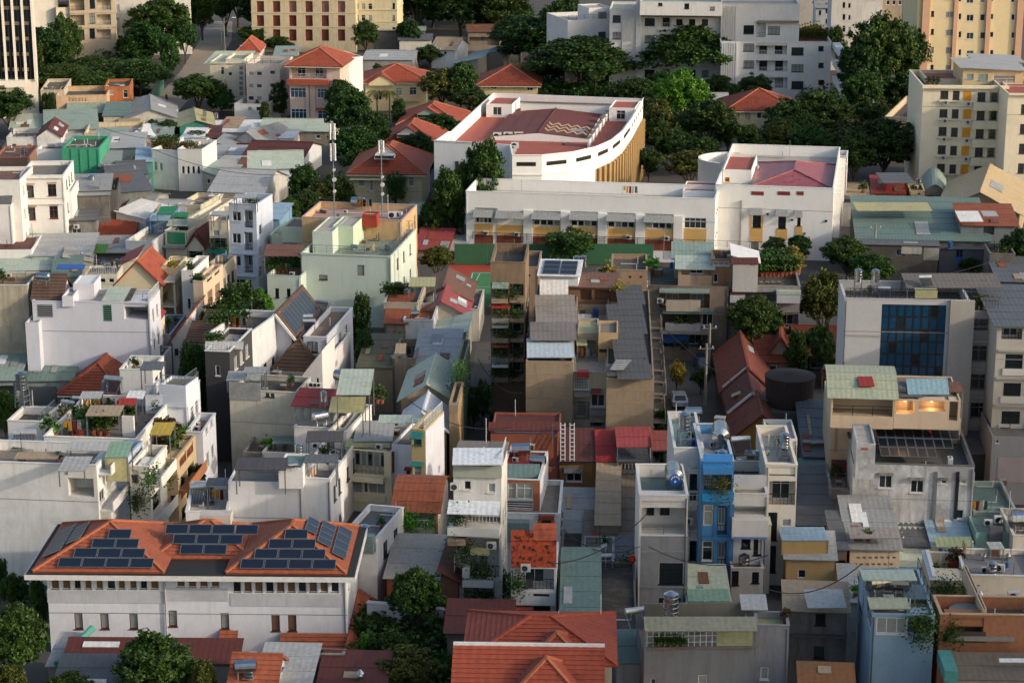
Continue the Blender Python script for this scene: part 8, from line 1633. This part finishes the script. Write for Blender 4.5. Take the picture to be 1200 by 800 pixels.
tile(900,400)
MM=plaster('d2d2d0',.72,dc='242424')
b=B('mould-streaked white mansion with arched twin windows and solar roof','the mould-streaked mansion',402,968,570,960,d=12,yaw=-5)
for x,y in((520,624),(668,646)):
 b.win('F','w',x,y,x+60,y+62,f=WHITE,g=GLASS)
b.win('F','b',510,765,575,800,f=WHITE,g=GLASS);b.win('F','v',432,732,455,750,f=DARKF);b.win('F','w',812,645,838,666,f=WHITE);b.win('F','w',902,645,928,666,f=WHITE);b.win('F','w',875,785,915,830,f=WHITE,g=GLASS)
b.body(MM,('flat',.8,roofmat('5b5a57',.6,'32312f',.9),plaster('6a6967',.9)))
for x,y in((515,618),(662,640),(500,756),(806,640),(896,638)):b.bx('window_hood',plaster('8a8985',.9),'F',x,y,x+72 if x<700 else x+38,y+6,out=.35)
for x,y in((525,622),(672,644)):
 u0,ww,z,hh=b.rect('F',x,y+8,x+50,y+54)
 for q in(0,1):b.put('arch_head',M().cyl((ww*(.25+.5*q),-.02,hh),(ww*(.25+.5*q),.0,hh),ww*.23,12).mesh('arch_head',GLASS),b.fmat('F',u0,z,-.0))
b.bx('downpipe',GALV,'F',774,610,779,830,out=.15);b.bx('downpipe',DARKF,'F',876,610,881,830,out=.12)
for i,(x,y)in enumerate([(0,0)]):
 zz=b.h+.05;panels_on(b,[(2.6,1.6,zz),(b.w-.6,1.6,zz),(b.w-.6,8.6,zz+.5),(2.6,8.6,zz+.5)],9,3,gapf=.04,rows=[(0,6),(0,8),(0,9)])
u=B(None,None,416,505,478,560,d=6,yaw=-5,on=b,h=3.4);u.body(MM,('flat',.2,DECK_L));u.bx('red_sign',plain('faded_red','a8483c',.6),'F',438,497,468,508,out=.04)
u=B(None,None,845,868,548,575,d=.8,yaw=-5,on=b,h=.9);u.win('F','o',850,555,864,570,dep=.2);u.body(MM,('flat',.1,None))
CT=plaster('c6b093',.25)
b=B('cream rooftop house with curved yellow-green sheet roof and glowing rooms','the glowing terrace house',296,905,352,800,d=12,yaw=-5)
b.win('F','w',728,392,800,466,f=BROWNF,g=GLASS);b.win('F','o',697,405,716,478,dep=.5);b.body(CT,('flat',.1,DECK))
for x in(312,436,594,690):b.bx('wall_joint',plaster('a98e70',.3),'F',x,385,x+4,520,out=.05)
b.bx('ledge',plaster('9a7f63',.3),'F',296,380,690,387,out=.12);b.bx('red_awning',SH_MAROON,'F',296,552,420,600,out=1.0);b.bx('white_ledge',plaster('b9b4ac',.3),'F',300,600,400,640,out=.5)
u=B(None,None,298,592,262,352,d=9,yaw=-5,on=b,h=3.0)
u.win('F','O',304,268,585,350,dep=2.4,rail=('wire',DARKF,1.0));u.body(CT,('arc',1.6,roofmat('a3a78a',.5,'7f9490',.6),.4))
b.sheet(500,655,225,185,3.4,3.8,SH_DGREY,posts=False);b.sheet(430,500,212,165,3.9,4.4,SH_RED,posts=False)
u=B(None,None,594,905,270,352,d=8,yaw=-5,on=b,h=2.9)
u.win('F','o',602,276,686,340,dep=1.6);u.win('F','o',708,262,832,328,dep=1.6);u.win('F','o',850,268,892,372,dep=1.6);u.body(CT,('flat',.15,DECK));
b.sheet(655,850,250,175,3.0,4.2,roofmat('7f9ea6',.3,'557a8f',.5),posts=True,name='glass_block_roof');b.sheet(850,920,240,190,3.0,3.4,SH_BROWN,posts=True);b.sheet(600,730,262,238,2.95,3.0,SH_DGREY,posts=False)
fl=G(722,400,0);e=empty('flag',b.MW@Vector((b.uz('F',722,375)[0],-1.4,b.uz('F',722,375)[1]-.8)),b.yaw);tag(e,'red flag flying from the cream wall of the glowing terrace house','flag');link('pole',M().bar((0,1.4,-.3),(0,0,.2),.03).bar((0,0,.2),(0,-.2,1.3),.025).mesh('pole',GALV),e)
fm_=M();fm_.add([(0,-.2,1.3),(.35,-.25,1.15),(.8,-.15,.75),(.75,-.2,.15),(.35,-.3,.45),(0,-.15,.7)],[(0,1,4,5),(1,2,3,4),(5,4,1,0),(4,3,2,1)]);link('cloth',fm_.mesh('cloth',plain('flag_red','b8201c',.8)),e)
item('potr',b,868,340,s=1.4,n=2,dx=12);item('chair',b,868,365,s=1.3)
for(x0,x1,y)in((602,686,330),(708,832,318)):    # lit rooms: warm lamp inside each open room
 p=u.MW@Vector(((u.uz('F',x0,y)[0]+u.uz('F',x1,y)[0])/2,.8,u.h-.55));e=empty('ceiling_lamp',p);tag(e,'warm lamp under the ceiling of the left open room' if x0==602 else 'warm lamp under the ceiling of the wider open room','lamp','lamps in the glowing rooms');q=M().cyl((0,0,.1),(0,0,.2),.12,10);lm_=bpy.data.materials.new('lamp_glow');lm_.use_nodes=True;bs=lm_.node_tree.nodes['Principled BSDF'];bs.inputs['Emission Color'].default_value=(1,.6,.25,1);bs.inputs['Emission Strength'].default_value=2;link('bulb',q.mesh('bulb',lm_),e)
 pl_=bpy.data.lights.new('lamp','POINT');pl_.energy=24;pl_.color=(1,.58,.26);pl_.shadow_soft_size=.15;po=bpy.data.objects.new('lamp',pl_);COL.objects.link(po);po.location=p-Vector((0,0,.15))

b=B('grey-pink side annex below the framed window offices with wall lamp','the pink-grey annex',1052,1330,445,760,d=8,yaw=-4);b.win('F','w',1068,460,1084,475);b.body(plaster('8f8d8e',.3),('flat',.3,DECK));b.bx('pink_panel',plaster('a39594',.25),'F',1075,545,1330,660,out=.05)
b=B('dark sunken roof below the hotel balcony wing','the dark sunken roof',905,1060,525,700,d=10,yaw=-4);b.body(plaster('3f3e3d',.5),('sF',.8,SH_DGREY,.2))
b=B('grey cement lean-tos in the gap left of the cream rooftop house','the cement lean-tos',170,290,540,700,d=14,yaw=-4,cat='shed',name='shed');b.body(plaster('76736e',.6),('sF',1.6,SH_DGREY,.2));item('boxes',b,200,500,n=3,dx=30,s=1.6)
b=B('teal low roof with clutter in the gap below the cement lean-tos','the teal gap roof',180,300,790,900,d=12,yaw=-4,cat='shed',name='shed');b.body(plaster('6b7370',.6),('sF',1.0,SH_TEAL,.2))
b=B('white-grey streaked low annex left of the mansion','the streaked annex',290,402,690,900,d=7,yaw=-5);b.body(plaster('a3a29e',.9),('flat',.4,DECK))

def car(label,x,y,rz,col,name='parked_car',cat='car',L=4.3,W_=1.75,H=1.45,gr='cars in the street'):
 p=G(x,y,.02);e=empty(name,p,rz);tag(e,label,cat,gr);m=M();n=8;prof=[(-L/2,.35),(-L/2,.8),(-L/2+.25,.95),(-L/2+.75,H),(L*.08,H),(L*.26,.95),(L/2-.1,.8),(L/2,.5),(L/2,.3)]
 secs=[];
 for s,z in((-1,1),(1,1)):
  secs.append([(s*W_/2*(1 if zz<1 else .84),xx,zz)for xx,zz in prof])
 a,b_=secs;k=len(prof)
 m.add(a+b_,[(i,i+1,k+i+1,k+i)for i in range(k-1)]+[tuple(range(k))[::-1],tuple(range(k,2*k))]+[(0,k,2*k-1,k-1)])
 link('body',m.mesh('body',plain('car_paint',col,.25,.2,.6)),e)
 g=M();y0,y1=-L/2+.27,-L/2+.74;g.add([(-W_*.38,y0-.012,.97),(W_*.38,y0-.012,.97),(W_*.34,y1-.02,H-.03),(-W_*.34,y1-.02,H-.03)],[(0,1,2,3)]);link('rear_window',g.mesh('rear_window',GLASS),e)
 g=M();y0,y1=L*.25,L*.09;g.add([(W_*.38,y0+.012,.98),(-W_*.38,y0+.012,.98),(-W_*.34,y1+.02,H-.02),(W_*.34,y1+.02,H-.02)],[(0,1,2,3)]);link('windscreen',g.mesh('windscreen',GLASS),e)
 for s in(-1,1):
  g=M();g.add([(s*W_*.475,-L/2+.6,1.0),(s*W_*.475,L*.2,1.0),(s*W_*.425,L*.06,H-.06),(s*W_*.425,-L/2+.85,H-.06)],[(0,1,2,3)]if s<0 else[(3,2,1,0)]);o=link('side_window',g.mesh('side_window',GLASS),e);o.location.x=s*.01
  for yy in(-L*.3,L*.31):
   w_=link('wheel',M().cyl((s*(W_/2-.2),yy,.32),(s*(W_/2+.01),yy,.32),.32,14).mesh('wheel',plain('tyre','141414',.9)),e);link('rim',M().cyl((s*(W_/2),yy,.32),(s*(W_/2+.02),yy,.32),.19,12).mesh('rim',GALV),w_)
  link('tail_lamp',M().box(s*W_*.42-.12,s*W_*.42+.12,-L/2-.02,-L/2+.02,.68,.82).mesh('tail_lamp',plain('lamp_red','7c1512',.3)),e);link('headlight',M().box(s*W_*.4-.14,s*W_*.4+.14,L/2-.04,L/2+.015,.55,.7).mesh('headlight',WHITE),e)
 link('number_plate',M().box(-.25,.25,-L/2-.02,-L/2-.003,.5,.62).mesh('number_plate',WHITE),e);return e
tile(600,400)
car('silver car seen from behind on the street right of the courtyard flats',780,292,0.03,'a9adb0');car('dark blue van parked under awnings further up the same street',895,130,.05,'2a3f5c','parked_van','van',4.6,1.8,1.9)
tile(300,400)
def motorbike(lab,x,y,rz):
 p=G(x,y,.02);e=empty('motorbike',p,rz);tag(e,lab,'motorbike','motorbikes in the dark lane');
 for yy in(-.62,.62):link('wheel',M().cyl((-.05,yy,.3),(.05,yy,.3),.3,12).mesh('wheel',plain('tyre','141414',.9)),e)
 link('body',M().box(-.12,.12,-.5,.3,.35,.62).bar((0,.3,.5),(0,.62,.35),.05).bar((0,.3,.55),(0,.42,.95),.04).mesh('body',plain('bike_red',random.choice(('7a201c','2c2f33','29405c')),.35)),e)
 link('seat',M().box(-.13,.13,-.55,.1,.621,.74).mesh('seat',plain('tyre','141414',.9)),e);link('handlebar',M().bar((-.32,.4,.98),(.32,.4,.98),.025).mesh('handlebar',DARK),e)
for i,(x,y)in enumerate([(1110,330),(1085,355),(1130,300),(1070,310),(1100,375)]):motorbike(('motorbike nearest the lane wall','motorbike parked behind the first one','farthest motorbike of the lane row','motorbike leaning left in the dark lane','front motorbike of the lane row')[i],x,y,random.uniform(-1,1))
tile(600,0)
def street_lamp(lab,x,yt,yb,arms=2):
 p=G(x,yb);h=zat(p.x,p.y,x,yt);e=empty('street_lamp',p,.1);tag(e,lab,'street lamp','street lamps');link('pole',M().cyl((0,0,0),(0,0,h),.12,8,.07).mesh('pole',GALV),e)
 for s in((-1,1)if arms==2 else(1,)):
  link('arm',M().bar((0,0,h-1.2),(s*1.9,0,h+.1),.05).mesh('arm',GALV),e);link('lamp_head',M().box(s*1.9-.1 if s>0 else-2.7,s*1.9+.8 if s>0 else-1.8,-.15,.15,h,h+.14).mesh('lamp_head',WHITE),e)
street_lamp('double armed street lamp on the road behind the school block',840,695,810);tile(0,0);street_lamp('tall thin lamp pole beside the brown lane',1058,85,330,1);street_lamp('shorter lamp over the far end of the lane',1040,150,235,1)
p=G(782,478);e=empty('person',p);tag(e,'tiny person in a red shirt walking on the brown lane','person')
sk=bpy.data.meshes.new('body');V_=[(0,0,.92),(0,0,1.15),(0,0,1.38),(0,0,1.5),(0,0,1.62),(.1,0,.88),(.12,.06,.48),(.12,.12,.05),(.12,.24,.03),(-.1,0,.88),(-.12,-.05,.48),(-.13,-.14,.06),(-.13,-.03,.03),(.2,0,1.38),(.27,-.04,1.12),(.27,.06,.86),(-.2,0,1.38),(-.27,.04,1.12),(-.27,.12,.88)]
sk.from_pydata(V_,[(0,1),(1,2),(2,3),(3,4),(0,5),(5,6),(6,7),(7,8),(0,9),(9,10),(10,11),(11,12),(2,13),(13,14),(14,15),(2,16),(16,17),(17,18)],[]);R_l=[.15,.14,.16,.06,.11,.09,.065,.045,.035,.09,.065,.045,.035,.07,.045,.035,.07,.045,.035]
bo=link('body',sk,e);sm=bo.modifiers.new('skin','SKIN');bo.data.skin_vertices[0]if bo.data.skin_vertices else None
for i,r_ in enumerate(R_l):bo.data.skin_vertices[0].data[i].radius=(r_,r_*.8)
bo.data.skin_vertices[0].data[0].use_root=True;sb=bo.modifiers.new('sub','SUBSURF');sb.levels=sb.render_levels=1;sk.materials.append(plain('skin_tone','8a5c44',.7))
link('shirt',M().cyl((0,0,.95),(0,0,1.42),.19,12,.2).mesh('shirt',plain('shirt_red','a8342c',.9)),e);link('trousers',M().cyl((.1,.0,.5),(.09,0,.98),.1,8,.12).cyl((-.1,0,.5),(-.09,0,.98),.1,8,.12).mesh('trousers',plain('trouser','2b2f3a',.9)),e);link('hair',M().cyl((0,.02,1.62),(0,.02,1.76),.12,10,.06).mesh('hair',plain('hair','15110e',.9)),e)
def pole_wires(lab,x,yt,yb):
 p=G(x,yb);h=zat(p.x,p.y,x,yt);e=empty('utility_pole',p,.1);tag(e,lab,'utility pole','concrete utility poles');link('pole',M().cyl((0,0,0),(0,0,h),.2,8,.12).mesh('pole',CONC),e);link('crossarm',M().bar((-.9,0,h-.6),(.9,0,h-.6),.06).mesh('crossarm',GALV),e)
 for s in(-.7,0,.7):link('insulator',M().cyl((s,0,h-.53),(s,0,h-.3),.06,8).mesh('insulator',WHITE),e)
tile(600,200);pole_wires('utility pole beside the green awning flats',922,715,960);tile(900,200);pole_wires('leaning wooden pole in front of the sooty lean-to',495,250,470);tile(600,400);pole_wires('utility pole in front of the car street trees',905,10,300);tile(900,0);pole_wires('pole in the dark street below the big tree',487,465,600)


for lab,x,y,w,d,h,rz in(('added unseen cream flats casting shade from beyond the right edge, nearer one',172,38,26,70,74,.1),('added unseen grey flats casting shade from beyond the right edge, farther one',196,128,26,66,68,.05)):  # unseen towers added so their shadows darken the near right of the scene
 e=empty('apartment_tower',(x,y,0),rz);tag(e,lab,'tower','added shade-casting flats beyond the right edge');link('wall',M().box(0,w,0,d,0,h).mesh('wall',plaster('cfc4ae' if h>70 else 'b9b7b2',.3)),e);link('roof',M().box(-.4,w+.4,-.4,d+.4,h+.002,h+.8).mesh('roof',DECK),e)
 g=M().box(-.06,-.01,0,1.6,0,1.6).mesh('window',[GLASS])
 for j in range(int(h/3.6)-1):
  link('floor_ledge',M().box(-.5,-.003,.5,d-.5,0,.25).mesh('floor_ledge',CONC),e,(0,0,3.4+j*3.6))
  for i in range(int(d/4)):link('window',g,e,(0,1.4+i*4,1.2+j*3.6))

def trees(dx,dy,rows,s=4):
 tile(dx,dy,s)
 for r in rows:tree(*r)
trees(0,0,[
 ('broad dark tree left of the grey pavilion, under the cream wall',215,135,390,260,'round','d'),('dark tree against the finned tower',150,180,430,160,'round','d'),
 ('green tree directly below the loggia flats',345,90,370,110,'round','m'),('low tree in front of the annex',300,140,380,150,'round','m'),
 ('tall pale-flowered green tree in front of the blank white block',760,-20,280,300,'round','m'),('big tree right of the pale-flowered one',950,-60,190,170,'round','m'),
 ('dark tree mass at the upper middle left',700,120,340,240,'round','d'),('dark street tree at the far end of the lane',1120,-120,130,260,'round','d'),('dark roadside tree near the top',1060,-60,170,150,'round','d'),
 ('flat crowned dark tree left of the lane',600,275,430,340,'flat','d'),('second flat crowned tree behind the orange shophouse',300,290,450,300,'flat','d'),('flat crowned tree nearest the green fence',660,270,455,260,'flat','d'),
 ('bush-like tree right of the grey pavilion',590,180,320,150,'round','d'),('tall dark tree beside the lane fence',800,180,380,110,'tall','m'),
 ('round green tree at the lane corner',935,350,545,260,'round','m'),('smaller tree right of the lane corner tree',1040,420,545,120,'round','d'),
 ('dark tree at the left edge below the finned tower',50,430,640,230,'round','d'),('dark columnar shrub by the whitewashed shophouse',245,440,560,60,'tall','d'),('dark columnar shrub left of it',215,440,560,50,'tall','d'),
 ('tree at the top edge left of the pale-flowered one',600,60,230,140,'round','d'),('bright tree on the far side of the blank white block',1185,120,240,150,'round','m'),
 ('low hedge-like tree in the shed quarter',715,560,640,60,'round','m'),('small green tree behind the teal-clad workshop',790,560,650,110,'round','m'),('shrubby tree in front of the alley canopy',930,610,690,110,'round','d')])
trees(300,0,[
 ('tree hiding the red louvred block, left one',200,0,225,170,'round','d'),('bright green tree right of the louvred block',410,-50,230,110,'tall','b'),('pale green tree beside the bright one',340,50,220,100,'round','b'),
 ('dark tree behind the low thin roofs',30,120,240,120,'round','d'),('green tree in front of the cream end block',515,95,270,130,'round','m'),('dark tree at the foot of the cream end block',110,170,250,130,'round','d'),
 ('broad dark tree on the skyline behind the thin roofs',760,-120,180,300,'round','d'),('second broad dark tree along the top edge',960,-140,190,300,'round','d'),('third broad dark tree along the top edge',1140,-100,200,280,'round','d'),('dark tree below the far market',1240,60,290,260,'flat','d'),
 ('round tree behind the white wall house',815,210,320,150,'round','m'),('small tree in front of the grey sheds',570,300,380,60,'round','m'),('olive tree behind the cream villa',870,320,540,200,'round','o'),('leafy tree beside the palm bungalow',960,300,540,170,'round','m'),('dark tree behind the school hall corner',1010,420,560,200,'round','d'),
 ('columnar tree beside the pink balcony house',110,385,560,110,'tall','d'),('light green shrub by the pale stone house',45,480,590,60,'tall','m'),
 ('round dark tree right of the pink balcony house',405,370,600,140,'round','d'),('big dark tree in front of the cream villa',440,430,720,220,'round','d'),('dark tree between masts and villa',560,520,760,180,'round','d'),('broad tree over the lower garden',470,590,860,260,'round','m'),('dark rounded tree by the villa gate',670,470,600,90,'tall','d'),
 ('dark flat tree between the orange roofs',870,540,680,200,'round','d'),('dark tree below the middle orange roof',760,620,800,170,'round','d'),('dark leafy tree right of the nearest orange roof',810,660,880,130,'round','d')])
trees(300,200,[
 ('tree beside the blue shutter cottage',235,-20,230,190,'round','m'),('olive tree behind the tall mast',300,60,260,170,'round','o'),('slender tree in front of the cream two-storey house',655,0,200,100,'loose','m'),('dark tree left of the mast',390,20,250,160,'round','d'),
 ('tall leafy tree left of the long school wing',900,0,380,190,'round','m'),('dark companion tree left of the school wing',840,120,380,140,'round','m'),('big tree in front of the school hall corner',1080,-130,330,230,'round','m'),('tree behind the long wing, second from left',970,-40,330,150,'round','m'),
 ('orange-fruited green tree by the orange rendered block',850,360,530,190,'round','o'),('dark conical tree under the mint side wall',500,580,900,110,'tall','d'),('bushy tree behind the lawn terrace',-60,540,880,260,'round','m'),('dense tree left of the lawn terrace',-150,600,900,200,'round','m'),('small green tree on the mint corner',25,555,760,120,'round','b'),
 ('dark tree in the alley under the charcoal house',-250,830,1150,150,'tall','d'),('dark alley tree beside the round vent house',-270,980,1300,160,'tall','d'),('tree above the roof of the stepped terrace house',-190,640,900,170,'round','m')])
trees(600,0,[
 ('great umbrella-shaped rain tree in front of the institute',842,85,440,430,'flat','m'),('wide umbrella-shaped tree left of the fan palm',320,158,440,460,'flat','d'),('dark tree behind the palm bungalow',110,80,330,330,'round','d'),('dark tree at the institute left wing',240,0,330,260,'round','d'),
 ('bright yellow-green tree in front of the rain tree',800,330,620,250,'round','b'),('dark round tree right of the bright one',910,475,740,280,'round','d'),('dark tree left of the bright one',590,365,560,220,'round','d'),('dark low tree right of the fan palm',520,390,560,160,'round','d'),
 ('olive tree behind the school hall',690,480,740,180,'round','o'),('dim tree on the lawn behind the hall',680,560,800,160,'round','d'),('olive tree in front of the street lamp',830,715,900,260,'round','o'),('dark tree left of the school block tower',640,700,860,140,'round','d'),
 ('dark tree left of the dark red villa',970,350,500,150,'round','d'),('dark tree behind the dark red villa',1130,360,520,170,'round','d'),('dim tree at the foot of the institute',1030,390,520,110,'round','d'),('leafy tree in front of the dark red villa',1010,560,720,180,'round','m'),('green tree below the dark red villa',1110,590,720,160,'round','m'),
 ('dark crown between the hall and the long wing',290,780,930,250,'round','m'),('dark tree right behind the school parapet',1260,560,760,240,'round','m')])
trees(900,0,[
 ('huge dark tree beside the cream tower',520,65,540,330,'round','m'),('dark lower half of the great tree row',430,200,560,240,'round','d'),('dark tree against the glazed tower',650,150,520,200,'round','d'),('dark spreading tree below the institute wing',230,425,640,280,'round','d'),('green tree left of the gatehouse',90,480,690,240,'round','d'),
 ('olive leaved tree behind the school block',60,580,780,200,'round','o'),('green tree behind the school block',200,590,800,220,'round','m'),('broad dark tree left of the cream flats',540,555,850,330,'round','d'),('tree right of the school block tower',400,640,880,220,'round','d'),('tree at the institute corner',320,120,330,90,'round','m'),('tree in the dark street',480,480,640,170,'round','d')])
trees(900,200,[
 ('dark clipped tree before the white school block',35,310,440,120,'round','d'),('second dark clipped tree before the school block',145,305,445,120,'round','d'),('wide feathery tree over the courtyard',370,320,520,260,'round','m'),('feathery tree left of the hotel tanks',480,390,580,220,'round','m'),('brownish tree behind the hotel',250,490,860,250,'round','o'),
 ('green tree in front of the hanging garden flats',0,640,935,130,'round','m'),('dark tree at the right edge',1180,270,520,190,'round','d'),('small green tree behind the hotel roof',1130,540,640,100,'round','m'),('dark bushy tree beside the blue door store',950,410,500,110,'round','d'),('slender green tree left of the hotel',230,720,960,140,'round','m')])
trees(600,200,[
 ('tree over the green tennis court wall',280,268,458,240,'loose','m'),('leafy tree hiding the hanging garden flats',1130,585,925,270,'round','m')])
trees(600,400,[
 ('yellowing tree beside the silver car',770,85,250,80,'loose','y'),('dark conifer-like tree behind the rose-red roof',640,310,620,90,'tall','m'),('second conifer-like tree beside it',695,330,620,90,'tall','m'),('shadowed tree on the car street',885,110,250,100,'loose','d')])
trees(900,400,[('tree growing over the small orange roofs',130,-40,200,130,'tall','m'),('dark trunked tree beside the hotel',250,-60,240,120,'round','d')])
trees(300,400,[('overgrown bush in the dark lane',1060,180,400,110,'loose','m'),('bush hanging on the left of the lane',1020,240,420,90,'loose','d'),('dark tree behind the charcoal house',510,-40,250,120,'tall','d'),('small tree in the alley by the teal shed',-50,440,600,90,'loose','b')])
trees(0,400,[('dark tree in the alley, left of the charcoal house',920,40,500,150,'tall','d'),('dark alley tree lower down',930,580,860,120,'tall','d'),('creeper tree at the foot of the balcony houses',790,740,900,170,'round','d'),('tree at left edge under the open sided shed',30,230,480,150,'round','m'),('climbing tree on the classical balcony house',735,600,1000,70,'tall','d')])
trees(0,600,[('bushy tree at the left edge, upper',70,290,520,170,'round','m'),('dark tree left of the villa corner',190,330,620,110,'tall','d'),('large leafy tree at the bottom left corner',80,430,900,330,'round','m'),('small dark tree at the far left',0,210,430,110,'round','d'),('bright leaved tree in the very corner',40,720,1000,220,'round','o'),('big round green tree in front of the villa',740,580,980,420,'round','m'),('low tree beside the big round one',330,750,980,240,'round','m'),('olive tree right of the big round one',960,700,1000,150,'round','o')])
trees(300,600,[('full green garden tree beside the villa',755,270,640,290,'round','m'),('dark planting under the garden tree',560,480,640,180,'round','d'),('olive garden tree at the bottom',700,640,900,330,'round','o'),('broad-leaved shrub by the garden wall',510,570,720,100,'loose','b'),('small tree by the balcony stack',1160,270,470,90,'loose','m'),('dark tree below the garden wall',640,560,760,200,'round','d')])
trees(900,600,[('low dark bush tree at the bottom right edge',960,770,900,190,'round','d'),('planting in the gap by the dotted vent shed',395,270,420,70,'loose','d')])
tile(300,0);palm('tall palm left of the cream villa front',570,415,560,110);palm('tall palm at the cream villa door',628,412,565,110);palm('palm behind the school hall at the palm bungalow',985,300,500,130)
tile(600,0);palm('fan palm with big drooping fronds in front of the institute',390,270,470,200,'m');palm('palm with yellowing fronds beside the palm bungalow',30,285,440,130,'y')
trees(300,0,[('low dark tree under the top edge, far left of the row',640,-60,120,240,'round','d'),('low dark tree under the top edge, second of the row',830,-30,130,260,'round','m'),('low dark tree under the top edge, third of the row',1010,-40,120,260,'round','d'),('low dark tree beside the institute left wing',1180,-50,170,240,'round','m'),('rounded tree before the far market',1090,40,190,150,'round','d'),('dark tree filling the yard beside the grey sheds',720,90,250,120,'round','d')])
trees(0,0,[('dark crown tucked behind the orange shophouse',470,330,470,230,'flat','m'),('leafy crown beside the cream wall',300,70,370,110,'round','m'),('dark crown filling the garden by the pavilion',640,200,350,190,'round','d'),('dark roadside crown at the lane top',1230,-60,170,210,'round','d'),('light crown on the lane by the corner building',870,90,300,120,'round','m'),('dark crown below the grey pavilion',420,255,400,200,'flat','d')])
trees(600,0,[('dark crown in the hall garden',760,620,800,200,'round','d'),('dim crown right of the hall garden',900,640,830,180,'round','d'),('dark crown beside the palm bungalow wall',180,260,430,170,'round','d'),('bushy crown under the rain tree',700,330,500,150,'round','d')])
trees(900,0,[('dark crown between gatehouse and flats',440,330,600,200,'round','m'),('dark crown at the foot of the cream tower',640,330,560,160,'round','d'),('olive crown before the dark red villa',150,520,700,200,'round','m')])
trees(300,200,[('dark crown filling the lane by the masts',240,90,290,150,'round','d'),('dark crown along the orange rendered block',160,120,330,120,'round','m'),('dark crown before the teal back lid',800,190,340,110,'round','d')])
trees(0,400,[('topmost dark tree of the alley column',905,10,420,130,'tall','m'),('middle dark tree of the alley column',905,200,620,130,'tall','d'),('lower dark tree of the alley column',900,380,760,130,'tall','m'),('leafy tree at the bottom of the alley column',860,640,900,120,'round','m')])
def thicket(label,quad,n,h,col='d',seed=1):
 rng=np.random.default_rng(seed);P=[G(x,y)for x,y in quad];m_=260;cl=[]
 for _ in range(m_):
  s_,t=rng.uniform(0,1,2);c=(P[0]*(1-s_)+P[1]*s_)*(1-t)+(P[3]*(1-s_)+P[2]*s_)*t;k=n//m_;r=rng.uniform(1.2,2.8);q=rng.normal(size=(k,3));q/=np.linalg.norm(q,axis=1)[:,None];q=q*r*rng.uniform(.6,1.05,size=(k,1));q[:,2]=np.abs(q[:,2])*.9+rng.uniform(0,h-2);cl.append(q+np.array([c.x,c.y,0]))
 pts=np.concatenate(cl);c0=pts.mean(0)*[1,1,0];o=link('undergrowth',_leafmesh(pts-c0,.34,rng,LEAF[col],'undergrowth'));o.location=c0;tag(o,label,None,None,'stuff')
tile(0,0);thicket('dark undergrowth round the grey pavilion',[(70,450),(700,450),(690,300),(110,300)],16000,5,'d',2)
tile(300,0);thicket('dark undergrowth of the park along the top edge',[(560,150),(1290,150),(1290,-60),(560,-60)],18000,6,'d',3)
tile(600,0);thicket('undergrowth in the garden behind the school',[(620,700),(960,700),(1000,520),(620,520)],12000,4,'d',4);thicket('undergrowth at the foot of the institute',[(60,470),(1000,520),(980,440),(60,400)],14000,4,'m',6)
tile(900,0);thicket('undergrowth below the great dark trees',[(150,700),(680,700),(680,480),(150,480)],14000,4,'d',5)
tile(300,600);thicket('garden undergrowth beside the solar villa',[(480,840),(900,860),(870,560),(530,520)],11000,3,'d',8)
clutter()
tile(0,0)
def cable(lab,a,za,b_,zb,sag=1.2):
 A=G(*a,za);C2=G(*b_,zb);m=M();pr=None
 for k in range(13):
  t=k/12;p=A.lerp(C2,t)-Vector((0,0,sag*4*t*(1-t)))
  if pr is not None:m.bar(pr-A,p-A,.03)
  pr=p
 o=m.build('overhead_cable',DARK);o.location=A;tag(o,lab,'cable','overhead cables')
tile(0,0,1)
for i,(a,za,b_,zb)in enumerate([((180,175),8,(330,205),9),((120,150),7,(240,160),8),((745,350),12,(900,470),9),((640,660),10,(760,600),10),((660,620),7,(750,640),9),((990,330),8,(1180,300),9),((480,470),8,(600,500),9),((560,420),9,(610,460),9),((900,690),9,(1010,660),10),((560,700),6,(620,660),7),((760,640),11,(900,650),9),((100,300),9,(250,290),10)]):
 cable(('black cable over the shed quarter','black cable above the orange shophouse row','cable crossing the car street','cable over the broken tile house','cable above the inner yard roofs','long cable before the sage green hall','cable over the alley roofs','cable across the dark lane','cable between sooty house and cabin','low cable by the balcony stack','cable across the grey tower front','cable over the old quarter roofs')[i],a,za,b_,zb)
finish_labels()


sk_=[e for(k,r),es in ITEMS.items()for e in es if e.get('drop')];al=[c for(k,r),es in ITEMS.items()for e in es for c in e.children]
for o in al:o.hide_viewport=True
bpy.context.view_layer.update();dg=bpy.context.evaluated_depsgraph_get()
for e in sk_:
 ok,hit,nrm,idx,ob,mt=SC.ray_cast(dg,e.location+Vector((0,0,2.2)),Vector((0,0,-1)))
 if ok and abs(hit.z-e.location.z)<7:e.location.z=hit.z
for o in al:o.hide_viewport=False
